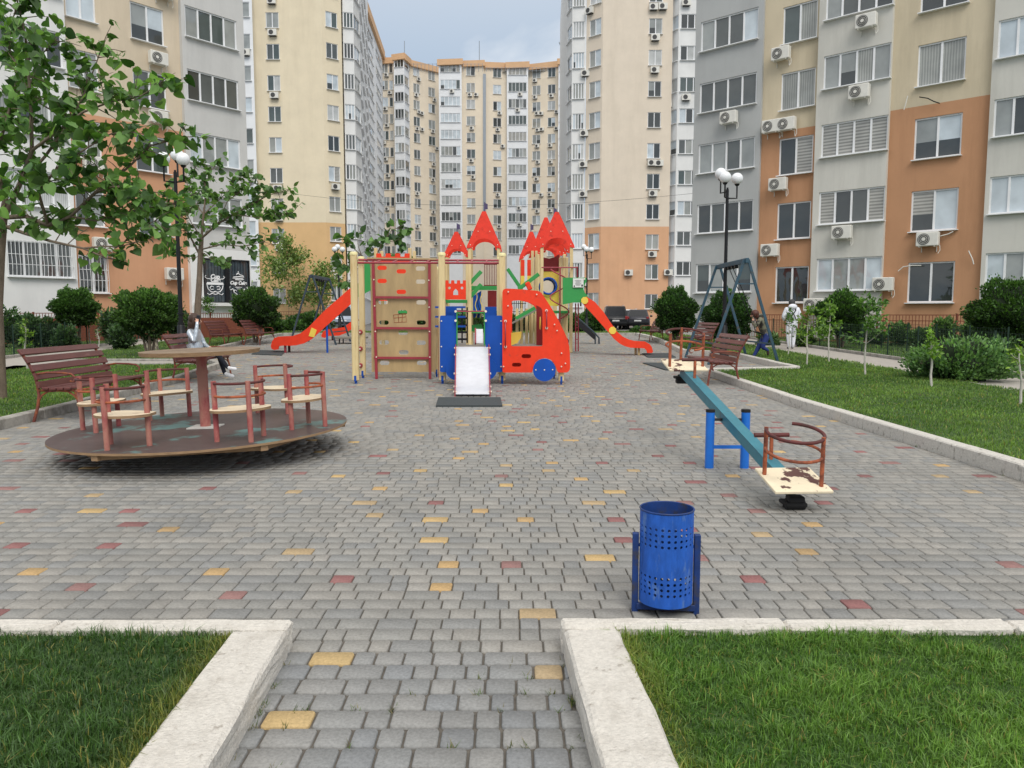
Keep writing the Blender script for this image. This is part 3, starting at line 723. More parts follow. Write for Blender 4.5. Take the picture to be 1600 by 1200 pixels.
# ---------------- near right block: five panels
def near_right():
    anc = (14.9, 33.5); ang = 132.0      # heading left -> right comes towards the camera
    root = thing('apartment_building', 'nearest block on the right with grey-white and two-tone cream and orange wall strips', 'building', (14.9, 33.5, 0))
    X = lambda px, py=245: on_line(anc, ang, px, py)
    rnd = random.Random(3)
    defs = [ # left px, right px, mats, split, win px (l, r), sill z0, h, n, out
        (1083, 1187, ['grey_b', 'grey_b'], None, (1091, 1179), 2.48, 1.42, 4, .0, 'p1'),
        (1187, 1274, ['cream', 'orange'], 9.75, (1217, 1270), 1.95, 1.65, 2, -.15, 'p2'),
        (1274, 1387, ['grey_w', 'grey_w'], None, (1282, 1385.5), 2.45, 1.42, 4, .12, 'p3'),
        (1387, 1543, ['cream', 'orange'], 9.85, (1427, 1501), 1.9, 1.65, 2, -.1, 'p4'),
        (1543, 1690, ['grey_w', 'grey_w'], None, (1549, 1676), 2.36, 1.42, 4, .1, 'p5')]
    panes = {
     'p1': [[16, 2, 2, 16], [0, 1, 0, 0], [2, 2, 1, 2], [1, 1, 1, 1], [2, 1, 1, 5], [1, 1, 2, 1]],
     'p2': [[0, 0], [0, 0], [0, 4], [3, 3], [6, 3], [1, 1]],
     'p3': [[5, 2, 2, 5], [4, 0, 1, 4], [4, 4, 4, 4], [2, 12, 3, 2], [2, 1, 1, 0], [2, 2, 2, 2]],
     'p4': [[0, 0], [14, 5], [12, 15], [3, 3], [0, 0], [2, 2]],
     'p5': [[5, 2, 3, 2], [5, 5, 2, 1], [2, 0, 1, 2], [5, 5, 2, 5], [2, 2, 1, 1], [1, 2, 1, 1]]}
    acs = {'p1': [(3, 1141, -.72)], 'p2': [(1, 1213, -.72), (2, 1220, -.72), (3, 1206, -.9), (3, 1232, -.9), (4, 1221, -.72)],
           'p3': [(0, 1286, -.85), (1, 1323, -.7), (3, 1344, -.72), (4, 1347, -.72)], 'p4': [(1, 1457, -.66), (0, 1393, .55)], 'p5': []}
    for (l, r, mats, split, (wl, wr), z0, h, n, out, key) in defs:
        A = Vector(X(l)); B = Vector(X(r)); d = (B - A).normalized(); nn = Vector((d.y, -d.x))
        A = A + nn * out; B = B + nn * out
        f = Facade(root, A, B, -.2, 26, [M[m] for m in mats], split)
        ua, ub = f.u_of(wl, 245), f.u_of(wr, 245)
        for k in range(6):
            f.window(ua, ub, z0 + 2.9 * k, h, n, panes[key][k], True)
        for (k, px, dz) in acs[key]: f.ac(f.u_of(px, 245), z0 + 2.9 * k + dz, True)
        f.finish(ret_l=.6, ret_r=.6)
    # loose cables and pipes on the wall
    mb = MB(); f = Facade(root, X(1387), X(1543), 0, 1, [M['ac']])
    for pts, m_ in (([(1437, 152), (1450, 154), (1460, 159), (1469, 162)], 0), ([(1419, 150), (1416, 162), (1413, 172)], 1), ([(1514, 392), (1520, 405), (1522, 413)], 1), ([(1404, 424), (1412, 417), (1425, 415), (1440, 415)], 1), ([(1470, 369), (1482, 366), (1490, 362)], 1)):
        mb = MB(); mb.tube([f.pt(f.u_of(*p), .06, f.z_of(*p)) for p in pts], .022, 5, m_); mb.build('drain_hose' if m_ else 'loose_cable', [M['black'], M['ac']], root, world=True)
near_right()
# ---------------- near left block
def near_left():
    anc = (-16.8, 35.6); ang = 39.0
    root = thing('apartment_building', 'nearest block on the left with white, peach and grey strips and a glazed ground-floor shop', 'building', (-16.8, 35.6, 0))
    X = lambda px, py=245: on_line(anc, ang, px, py)
    defs = [(-140, 110, ['white_w', 'white_w'], None, [(2, 106, 2.95, 1.45, 4)], .12), (110, 289, ['cream_l', 'peach'], 10.0, [(114, 160, 2.35, 1.62, 2), (213, 264, 5.05, 1.62, 2)], -.1), (289, 384.5, ['grey_l', 'white_w'], 4.6, [(297, 376, 5.75, 1.42, 4)], .12)]
    rnd = random.Random(8)
    for i, (l, r, mats, split, wins, out) in enumerate(defs):
        A = Vector(X(l)); B = Vector(X(r)); d = (B - A).normalized(); nn = Vector((d.y, -d.x)); A = A + nn * out; B = B + nn * out
        f = Facade(root, A, B, -.2, 26, [M[m] for m in mats], split)
        for (wl, wr, z0, h, n) in wins:
            ua, ub = f.u_of(wl, 245), f.u_of(wr, 245)
            for k in range(5):
                if i == 2: gl = [[2, 2, 2, 2], [5, 2, 2, 5], [0, 1, 1, 1], [2, 6, 6, 2], [1, 2, 2, 1]][k]
                elif i == 1 and wl < 200: gl = [[0, 0], [1, 2], [1, 3], [2, 2], [5, 5]][k]
                elif i == 1: gl = [[6, 2], [0, 6], [1, 0], [12, 15], [1, 2]][k]
                else: gl = pick_glass(rnd, n, NW)
                f.window(ua, ub, z0 + 2.88 * k, h, n, gl, True, grille=(k == 0 and z0 < 3))
            if i == 0:
                ua2, ub2 = f.u_of(-128, 245), f.u_of(-30, 245)
                for k in range(4): f.window(ua2, ub2, z0 + 2.88 * k, h, n, pick_glass(rnd, n, NW), True)
        if i == 1:
            for px, z in ((262, 3.05), (152, 5.0 - .75), (139, 7.6), (247, 13.0 - .3), (262, 15.7), (246, 10.1)): f.ac(f.u_of(px, 245) if z != 3.05 else f.u_of(265, 428), z, True)
        if i == 2:
            # shop: dark glazed front with white decals
            ua, ub = f.u_of(318, 440), f.u_of(391, 440); z0, z1 = f.z_of(355, 474), f.z_of(355, 405)
            f.holes.append((ua, ub, z0, z1))
            w = ub - ua; h = z1 - z0
            fr = MB(); t = .07
            for c, d_ in (((0, 0, t / 2), (w, .1, t)), ((0, 0, h - t / 2), (w, .1, t)), ((-w / 2 + t / 2, 0, h / 2), (t, .1, h - 2 * t)), ((w / 2 - t / 2, 0, h / 2), (t, .1, h - 2 * t)), ((-.0, -.01, h / 2), (t * 3, .1, h - 2 * t))): fr.box(c, d_)
            sw = fr.build('shop_window', M['black'], root); sw.location = f.pt((ua + ub) / 2, -.06, z0) - f.off; sw.rotation_euler = (0, 0, f.rz)
            pn = MB()
            for xa, xb in ((-w / 2 + t, -t * 1.5), (t * 1.5, w / 2 - t)): pn.add([(xa, .02, t), (xb, .02, t), (xb, .02, h - t), (xa, .02, h - t)], [(0, 1, 2, 3)])
            pn.build('pane', M['shopglass'], sw)
            def decal(cx, s, two):
                mb = MB()
                def sw_(pts, r=.022): mb.tube([(cx + x * s, -.0, zc + z * s) for x, z in pts], r * s * 1.0, 5, 0)
                zc = h * .5
                if two:   # bowl under a banner
                    mb.add([(cx - .55 * s, -.002, zc - .22 * s), (cx + .55 * s, -.002, zc - .22 * s), (cx + .5 * s, -.002, zc - .08 * s), (cx - .5 * s, -.002, zc - .08 * s)], [(0, 1, 2, 3)])
                    for sg in (-1, 1):
                        sw_([(sg * .5, -.25), (sg * .45, -.45), (sg * .3, -.62), (sg * .12, -.66), (0, -.6)], .03)
                        sw_([(sg * .1, -.35), (sg * .22, -.3), (sg * .32, -.38), (sg * .26, -.5), (sg * .12, -.48)], .025)
                        sw_([(0, -.78), (sg * .2, -.72), (sg * .38, -.8), (sg * .5, -.72)], .025)
                        sw_([(sg * .15, .1), (sg * .5, .12), (sg * .62, .22), (sg * .55, .3)], .025)
                else:     # cake swirl above, scrolls below
                    sw_([(-.12, .42), (0, .5), (.1, .42), (.32, .36), (.38, .28), (.1, .3), (-.3, .26), (-.36, .2), (-.1, .18), (.28, .2), (.36, .14), (.1, .1), (-.2, .12)], .03)
                    sw_([(0, .5), (.02, .62)], .02)
                    for sg in (-1, 1):
                        sw_([(sg * .55, -.3), (sg * .62, -.42), (sg * .5, -.5), (sg * .38, -.42), (sg * .3, -.62), (sg * .1, -.75), (0, -.82)], .028)
                        sw_([(sg * .12, -.55), (sg * .25, -.48), (sg * .3, -.58)], .02)
                    sw_([(-.2, -.33), (.2, -.33)], .02); sw_([(-.12, -.42), (.12, -.42)], .015)
                mb.build('decal', M['shop_white'], sw)
                def text(body, x, z, size, shear=.25):
                    cu = bpy.data.curves.new('lettering', 'FONT'); cu.body = body; cu.size = size; cu.align_x = 'CENTER'; cu.shear = shear; cu.offset = .012; cu.extrude = .003
                    to = bpy.data.objects.new('lettering', cu); COL.objects.link(to)
                    dg = bpy.context.evaluated_depsgraph_get(); me = bpy.data.meshes.new_from_object(to.evaluated_get(dg)); bpy.data.objects.remove(to)
                    me.transform(Matrix.Translation((x, -.002, z)) @ Matrix.Rotation(R(90), 4, 'X')); me.materials.clear(); me.materials.append(M['shop_white'])
                    link('lettering', me, sw)
                if two: text('Cup', cx, zc + .14 * s, .34 * s); text('Cake', cx + .02, zc - .05 * s, .3 * s)
                else: text('Cup Cake', cx, zc - .16 * s, .27 * s)
            decal(w * .25, .85, False); decal(-w * .25, .85, True)
        f.finish(ret_l=.6, ret_r=2.5)
    wf = MB(); ff = Facade(root, X(292), X(392), 0, 1, [])
    for a, b in ((301, 389),):
        p = ff.pt(ff.u_of(a, 478), .3, 1.9); q = ff.pt(ff.u_of(b, 478), .3, 1.9)
        wf.bar(p, q, .35, .16)
    wf.build('shop_sill', M['white_w'], root, world=True)
near_left()
# ---------------- the two towers
def tower(side):
    lab = 'tall pale yellow tower with ochre base left of the playground' if side < 0 else 'tall beige tower with orange base on the right beyond the parked cars'
    top = 46.5; rnd = random.Random(20 + side)
    if side < 0:
        root = thing('apartment_building', lab, 'building', (-22, 76, 0)); cm = [M['cream_y'], M['orange_y']]; zs0 = 2.45
        A0 = (P(399, 240, 76).x, 76); A1 = (P(507, 240, 76).x, 76); A2 = (P(537, 240, 77.2).x, 77.2); A3 = (P(541, 240, 80).x, 79.5)
        f = Facade(root, A0, A1, 0, top, cm, 10.3)
        ua, ub = f.u_of(421, 245), f.u_of(441, 245)
        for k in range(11):
            f.window(ua, ub, zs0 + 2.9 * k, 1.45, 2, pick_glass(rnd, 2, [2, 3, 3, 4, 2, 1, 2, 3]))
            if k in (2, 3, 4, 7, 9, 10): f.ac((ua * .4 + ub * .6), zs0 + 2.9 * k - .72)
        f.finish()
        f = Facade(root, A1, A2, 0, top, cm, 10.3); u0, u1 = f.L * .2, f.L * .8
        for k in range(11):
            f.window(u0, u1, zs0 + .25 + 2.9 * k, 1.45, 2, pick_glass(rnd, 2, [1, 1, 3, 3, 1, 5, 1, 6]))
            if k in (1, 4): f.ac(f.L * .5, zs0 + 2.9 * k - .5)
        f.finish()
        f = Facade(root, A2, A3, 0, top, cm, 10.3); u0, u1 = f.L * .35, f.L * .7
        for k in range(11):
            f.window(u0, u1, zs0 + .3 + 2.9 * k, 1.4, 1, [0])
            if rnd.random() < .7: f.ac(f.L * .5, zs0 + 2.9 * k - .6)
        f.finish()
        # white bay at the left
        B0 = (P(381, 240, 75.2).x - 3, 75.2); B1 = (P(400.5, 240, 75.2).x, 75.2)
        f = Facade(root, B0, B1, 0, top, [M['white_f']]); ub = f.u_of(396.5, 245); ua = f.u_of(384, 245)
        for k in range(11):
            f.window(ua, ub, zs0 + .7 + 2.9 * k, 1.4, 1, [rnd.choice((5, 5, 2, 6))]);
            if k in (4, 8): f.ac((ua + ub) / 2, zs0 + 2.9 * k)
        f.finish()
        # white glazed balconies on the corner
        C0 = (P(539.5, 240, 77.6).x, 77.6); C1 = (P(556, 240, 77.9).x, 77.9); C2 = (P(564, 240, 80).x, 80.5)
        for a, b, n in ((C0, C1, 3), (C1, C2, 2)):
            f = Facade(root, a, b, 0, top, [M['white_w']])
            for k in range(11): f.window(f.L * .06, f.L * .97, zs0 + .65 + 2.9 * k, 1.45, n, pick_glass(rnd, n, [2, 2, 2, 3, 0, 4, 1, 2]))
            f.finish()
    else:
        root = thing('apartment_building', lab, 'building', (12, 76, 0)); cm = [M['cream_t'], M['orange_t']]; zs0 = 1.9
        A0 = (P(914.5, 240, 77.3).x, 77.3); A1 = (P(940, 240, 76).x, 76); A2 = (P(1047.5, 240, 76).x, 76)
        f = Facade(root, A1, A2, 0, top, cm, 9.9); ua, ub = f.u_of(1011, 245), f.u_of(1031.5, 245)
        for k in range(12):
            f.window(ua, ub, zs0 + 2.9 * k, 1.45, 2, pick_glass(rnd, 2, [3, 4, 3, 4, 2, 1, 3, 2]))
            if k in (2, 4, 5, 8, 9, 10, 11): f.ac(ua + (ub - ua) * (.3 if k in (5, 10) else .45), zs0 + 2.9 * k - .72)
            if k in (5, 10): f.ac(ub - .1, zs0 + 2.9 * k - .72)
        f.ac(ua - 1.6, zs0 + 2.9 * 1 + .35); f.ac(ub + .9, zs0 + 2.9 * 1 + .4); f.finish()
        f = Facade(root, A0, A1, 0, top, cm, 9.9); u0, u1 = f.L * .2, f.L * .9
        for k in range(12):
            f.window(u0, u1, zs0 + .05 + 2.9 * k, 1.55, 2, [rnd.choice((2, 3, 7)), rnd.choice((5, 5, 7))])
            if k in (10,): f.ac(f.L * .3, zs0 + 2.9 * k - .7)
        f.finish()
        B0 = (A2[0], 76.6); B1 = (P(1057, 240, 75.6).x, 75.6); B2 = (P(1095, 240, 75.6).x, 75.6)
        for a, b, n, w in ((B0, B1, 1, [0, 0, 1, 0, 0, 6, 0, 2]), (B1, B2, 3, [3, 3, 2, 4, 1, 2, 2, 2])):
            f = Facade(root, a, b, 0, top, [M['white_w']])
            for k in range(1, 12):
                f.window(f.L * .08, f.L * .92, zs0 + .35 + 2.9 * k, 1.35, n, pick_glass(rnd, n, w))
                if n == 3 and k in (7, 10): f.ac(f.L * .3, zs0 + 2.9 * k - .55)
            if n == 1: f.ac(-.1, zs0 + 2.9 * 6.7)
            f.finish()
        C0 = (P(885, 240, 80).x, 80); C1 = (P(893, 240, 77.4).x, 77.6); C2 = (P(914, 240, 77.2).x, 77.4)
        for a, b, n in ((C0, C1, 2), (C1, C2, 4)):
            f = Facade(root, a, b, 0, top, [M['white_w']])
            for k in range(12): f.window(f.L * .07, f.L * .9, zs0 + .2 + 2.9 * k, 1.5, n, pick_glass(rnd, n, [2, 2, 3, 4, 0, 3, 1, 3]))
            for k in (1, 4, 5, 6, 8):
                if n == 4: f.ac(f.L * .96, zs0 + 2.9 * k - .6)
            f.finish()
        # flank running back, hidden from the court
        f = Facade(root, (C0[0] + 2, 125), C0, 0, top, [M['white_w']]); f.finish()
tower(-1); tower(1)
# ---------------- receding wing on the left
def wing():
    root = thing('apartment_building', 'white balconied wing running back from the yellow tower to the far block', 'building', (-19, 95, 0)); rnd = random.Random(5)
    top = 46.2
    segs = [((P(564, 240, 80.5).x, 80.7), (-19.5, 108), 'white_f', 5), ((-21.3, 108), (P(599, 200, 140).x, 140), 'white_f', 3)]
    for i, (a, b, m_, nb) in enumerate(segs):
        f = Facade(root, a, b, 0, top, [M[m_]])
        for k in range(15 if i else 13):
            for j in range(nb):
                u0 = f.L * (j + .12) / nb; u1 = f.L * (j + .8) / nb
                f.window(u0, u1, 3.1 + 2.9 * k, 1.45, 4, pick_glass(rnd, 4, FW))
        f.finish(ret_l=2)
        bd = MB(); bd.bar(f.pt(-.3, .15, top + .6), f.pt(f.L + .3, .15, top + .6), .6, 1.3); bd.build('roof_band', M['band'], root, world=True)
wing()
# ---------------- far block, two sections joined at a joint
def far_block():
    specs = [
     ('far high-rise section on the left of the drainpipe joint, with a sloping grey roof', (-15, 142, 0), 31, [
        ((595, 140.5), (617, 140.5), 'cream_f', [(602.5, 3.2, 2, .7), (612.6, 1.0, 1, 0)]),
        ((617, 138.6), (633, 138.2), 'white_f', [(624.5, 1.72 * 1, 3, 0)]), ((633, 138.2), (640.5, 141), 'white_f', [(637, .8, 1, 0)]),
        ((640.5, 141.3), (686.5, 146), 'cream_f', [(652, 3.4, 2, .5), (675.5, 4.0, 2, .65)]),
        ((686.5, 141.2), (722, 141.2), 'white_f', [(705, 3.7, 5, .15)]),
        ((722, 142), (756, 142), 'cream_f', [(736, 4.0, 2, .4)])]),
     ('far high-rise section on the right of the drainpipe joint, half hidden by the beige tower', (3, 143, 0), 32, [
        ((756, 142.6), (792, 143.5), 'cream_f', [(777, 4.2, 2, .5)]),
        ((792, 142.8), (825, 142.8), 'white_f', [(807.5, 3.6, 5, .08)]),
        ((825, 144), (872, 142.5), 'cream_f', [(838, 4.2, 2, .6), (861.5, 3.0, 2, .4)]),
        ((872, 140.8), (890, 140.8), 'white_f', [(880, 1.7, 2, .15)])])]
    for lab, loc, seed, segs in specs:
        root = thing('apartment_building', lab, 'building', loc); rnd = random.Random(seed)
        for (a, b, m_, cols) in segs:
            A = (P(a[0], 240, a[1]).x, a[1]); B = (P(b[0], 240, b[1]).x, b[1])
            f = Facade(root, A, B, 0, 46, [M[m_]], depth=.1); sc = 8.45
            for (px, w, n, pac) in cols:
                uc = f.u_of(px, 240)
                if m_ == 'white_f': hw = f.L * .43; uc = f.L / 2
                else: hw = {3.2: .62, 1.0: .32, 3.4: .72, 4.0: .78, 4.2: .76, 3.0: .7}.get(w, .7)
                for k in range(12):
                    z = 12.35 + 2.9 * k - (.35 if m_ != 'white_f' else 0)
                    f.window(max(.02, uc - hw), min(f.L - .02, uc + hw), z, 1.6, n, pick_glass(rnd, n, FW))
                    if rnd.random() < pac: f.ac(uc + rnd.uniform(-.3, .5), z - .75)
                    if rnd.random() < pac * .22: f.ac(uc + 1.0, z - .75)
            f.finish()
            bd = MB(); bd.bar(f.pt(-.25, .1, 45.85), f.pt(f.L + .25, .1, 46.0), .6, 1.0); bd.build('roof_band', M['band'], root, world=True)
        rf = MB()
        if loc[0] < 0:
            rf.add([P(648, 108, 150), P(736, 95, 148), P(736, 116, 147), P(648, 126, 149)], [(0, 1, 2, 3)])
            rf.add([P(600, 97, 144), P(628, 94, 144), P(631, 104, 141), P(600, 104, 141)], [(0, 1, 2, 3)])
            for px, py in ((632, 64), (749, 64)): rf.tube([P(px, 112, 143), P(px, py, 143)], .07, 5)
            rf.bar(P(757, 116, 142.1), P(757, 330, 142.1), .5, .5, 0, (0, 1, 0))
            rf.bar(P(596, 96, 143), P(603, 96, 143), 1.2, 1.6)
        else:
            rf.add([P(785, 108, 146), P(872, 103, 146), P(874, 110, 143), P(785, 112, 143)], [(0, 1, 2, 3)])
            rf.tube([P(880, 110, 140), P(880, 62, 140)], .06, 5); rf.tube([P(874, 68, 140), P(886, 63, 140)], .25, 6)
        rf.build('roof', M['roof'], root, world=True)
        rl = MB(); xs = range(640, 756, 6) if loc[0] < 0 else range(760, 884, 6)
        for px in xs: rl.tube([P(px, 112, 141), P(px, 99 if loc[0] < 0 else 105, 141)], .035, 4)
        rl.tube([P(xs[0], 100 if loc[0] < 0 else 106, 141), P(xs[-1], 100 if loc[0] < 0 else 106, 141)], .03, 4)
        rl.build('roof_railing', M['roof'], root, world=True)
far_block()
cb = MB(); a, b = P(437, 300, 76), P(1085, 302, 60)
cb.tube([a.lerp(b, t) - Vector((0, 0, 2.2 * 4 * t * (1 - t) * .5)) for t in [i / 14 for i in range(15)]], .011, 5)
tag(cb.build('overhead_cable', M['black']), 'thin dark cable strung across the court between the two towers', 'cable')
# ------------------------------------------------------------------ benches
def make_bench(label):
    """local: seat faces +x, length along y (0..2.0), z up"""
    t = thing('park_bench', label, 'bench', group='red-brown slatted benches round the playground')
    L = 2.0
    bk = MB()
    prof = [(.0, .50), (-.03, .61), (-.075, .72), (-.135, .83), (-.21, .935)]
    for i, (x, z) in enumerate(prof):
        a = R(80 + i * 5.0)
        d = Vector((-math.cos(R(78 - i * 6)), 0, math.sin(R(78 - i * 6))))
        Mx = Matrix((Vector((0, 1, 0)), d, Vector((0, 1, 0)).cross(d))).transposed()
        bk.cbox((x, L / 2, z), (L, .092, .034), .006, 0, Mx)
    bk.build('backrest', M['slat'], t)
    st = MB()
    for i in range(5): st.cbox((.09 + i * .098, L / 2, .455 - (.012 if i in (1, 2, 3) else 0) + (0.004 * i)), (.084, L, .034), .006)
    st.build('seat', M['slat'], t)
    for y in (.06, L - .06):
        f = MB()
        f.tube([(-.24, y, .96), (-.17, y, .84), (-.1, y, .72), (-.055, y, .6), (-.03, y, .48), (-.02, y, .36), (-.045, y, .2), (-.11, y, 0)], .02, 6)
        f.tube([(-.03, y, .425), (.1, y, .425), (.45, y, .425), (.5, y, .43)], .018, 6)
        f.tube([(.46, y, .425), (.5, y, .25), (.53, y, 0)], .02, 6)
        f.tube([(-.03, y, .28), (.02, y, .36), (.1, y, .41), (.2, y, .42)], .014, 5)
        f.tube([(.5, y, .28), (.44, y, .36), (.36, y, .41), (.26, y, .42)], .014, 5)
        f.tube([(-.05, y, .64), (.1, y, .665), (.3, y, .66), (.42, y, .645), (.47, y, .6), (.45, y, .54), (.4, y, .55)], .015, 5)
        f.build('side_frame', M['rust'], t)
    return t
bench0 = make_bench('near left red-brown bench with a bare strip of grass showing through its sagging back')
bench0.location = (-6.3, 10.15, .002); bench0.rotation_euler = (0, 0, R(1.5))
def bench(label, loc, rz):
    b = copy_tree(bench0); b['label'] = label; b.location = loc; b.rotation_euler = (0, 0, rz); return b
bench('red-brown bench with a person in a silver jacket sitting on it', (-6.75, 15.35, gz(16)), R(4))
bench('left of the two empty benches beneath the shop windows', (-11.15, 28.4, gz(29)), R(0))
bench('right of the two empty benches beneath the shop windows, beside a dark bush', (-10.35, 29.9, gz(30)), R(0))
bench('red-brown bench right behind the raised seesaw seat, against the right-hand kerb', (4.36, 16.9, gz(16)), R(180))
bench('red-brown bench just left of the right-hand lamp post, behind the seesaw', (6.35, 27.2, gz(26)), R(186))
bench('farthest right bench, between the red slide end and a round dark bush', (6.15, 34.2, gz(33)), R(184))
# ------------------------------------------------------------------ lamp posts
def make_lamp(label, h, s=1.0):
    t = thing('street_lamp', label, 'lamp post', group='black lamp posts with three white globes')
    p = MB(); p.tube([(0, 0, 0), (0, 0, .12), (0, 0, .14), (0, 0, .95), (0, 0, 1.0)], [.16, .16, .1, .1, .07], 14)
    p.tube([(0, 0, 1.0), (0, 0, h - .5)], [.055, .042], 12)
    for k in range(4): p.cbox((.11 * math.cos(k * 1.57), .11 * math.sin(k * 1.57), .3), (.03, .03, .34), .006)
    for z in (1.0, 1.25): p.tube([(0, 0, z), (0, 0, z + .05)], .085, 12)
    p.build('pole', M['black'], t)
    a = MB(); 
    for k in range(3):
        an = R(100 + 120 * k); c, s_ = math.cos(an), math.sin(an); zt = h - .34 + (.18 if k == 0 else 0)
        a.tube([(0, 0, h - .75 + (.18 if k == 0 else 0)), (c * .27, s_ * .27, h - .75 + (.18 if k == 0 else 0)), (c * .27, s_ * .27, zt)], .024, 6)
        a.tube([(c * .27, s_ * .27, zt - .06), (c * .27, s_ * .27, zt)], [.05, .08], 8)
    a.tube([(0, 0, h - .6), (0, 0, h - .45)], .03, 6)
    a.build('arms', M['black'], t)
    for k in range(3):
        an = R(100 + 120 * k); g = MB(); g.sphere((math.cos(an) * .27, math.sin(an) * .27, h - .2 + (.18 if k == 0 else 0)), .165, 0, 20, 14); g.build('globe', M['globe'], t)
    return t
lamp0 = make_lamp('black lamp post behind the silver-jacket person, half hidden in leaves', 5.35)
lamp0.location = (-8.55, 19.9, gz(19.9) + .08)
def lamp(label, loc, rz):
    l = copy_tree(lamp0); l['label'] = label; l.location = loc; l.rotation_euler = (0, 0, rz); return l
lamp('black lamp post standing beside the swing on the right', (6.14, 22.3, gz(22.3)), R(20))
lamp('far lamp post behind the climbing frame, in front of the yellow tower', (-9.75, 43.6, .29), R(10)).scale = (.92,) * 3
lamp('far lamp post behind the red slide on the right, in front of the beige tower', (4.22, 43.6, .29), R(35)).scale = (.92,) * 3
# ------------------------------------------------------------------ litter bin
def litter_bin():
    c = G(1043, 963); c.y += .06
    t = thing('litter_bin', 'perforated blue metal litter bin in a two-post stand at the lower right kerb', 'litter bin', (c.x, c.y, 0), R(-6))
    r = .128; z0 = .06; z1 = .515; nt = 26; mb = MB()
    rows = [z0 + (z1 - z0) * q for q in (0, .105, .165, .225, .285, .345, .62, .68, .74, .80, .86, 1.0)]
    holes = {1, 2, 3, 4, 7 - 1, 7, 8, 9}
    zz = rows
    def pt(th, z, rr): return (rr * math.cos(th), rr * math.sin(th), z)
    for i in range(len(zz) - 1):
        za, zb = zz[i], zz[i + 1]
        for j in range(nt):
            ta, tb = 2 * math.pi * j / nt, 2 * math.pi * (j + 1) / nt
            if i in (1, 2, 3, 4, 6, 7, 8, 9):
                tc, zc = (ta + tb) / 2, (za + zb) / 2; hr = .0076
                sq = [(ta, za), (tc, za), (tb, za), (tb, zc), (tb, zb), (tc, zb), (ta, zb), (ta, zc)]
                ci = [(tc + hr / r * math.cos(a), zc + hr * math.sin(a)) for a in [R(-135 + 45 * q) for q in range(8)]]
                for rr, sh in ((r, 0), (r - .004, 1)):  # inner wall takes the darker colour, painting the shade inside the drum
                    mb.add([pt(a, z, rr) for a, z in sq + ci], [(q, (q + 1) % 8, 8 + (q + 1) % 8, 8 + q) for q in range(8)], sh)
                mb.add([pt(a, z, r) for a, z in ci] + [pt(a, z, r - .004) for a, z in ci], [(q, (q + 1) % 8, 8 + (q + 1) % 8, 8 + q) for q in range(8)])
            else:
                tm = (ta + tb) / 2
                for x0, x1 in ((ta, tm), (tm, tb)):
                    for rr in (r, r - .004): mb.add([pt(x0, za, rr), pt(x1, za, rr), pt(x1, zb, rr), pt(x0, zb, rr)], [(0, 1, 2, 3)], 0 if rr == r else 1)
    nn = 52
    for z in (z0, z1):
        o_ = [pt(2 * math.pi * j / nn, z, r) for j in range(nn)]; i_ = [pt(2 * math.pi * j / nn, z, r - .004) for j in range(nn)]
        mb.add(o_ + i_, [(j, (j + 1) % nn, nn + (j + 1) % nn, nn + j) for j in range(nn)])
    mb.add([pt(2 * math.pi * j / nn, z0 + .012, r - .004) for j in range(nn)], [tuple(range(nn))], 1)
    d = mb.build('drum', [M['binblue'], M['bindark']], t)
    for p in d.data.polygons: p.use_smooth = False
    rm = MB(); rm.tube([(r * math.cos(a), r * math.sin(a), z1) for a in [2 * math.pi * j / 40 for j in range(40)]], .0045, 6, closed=True); rm.build('rim', M['bindark'], d)
    for s in (-1, 1):
        p = MB(); p.cbox((s * .147, .0, .19), (.03, .034, .40), .003); p.tube([(s * .14, 0, .33), (s * .122, 0, .33)], .008, 6)
        p.build('stand_post', M['bindark'], t)
    b = MB(); b.cbox((0, .03, .018), (.29, .03, .022), .003); b.cbox((0, -.02, .03), (.28, .012, .03), .002); b.build('stand_bar', M['bindark'], t)
litter_bin()
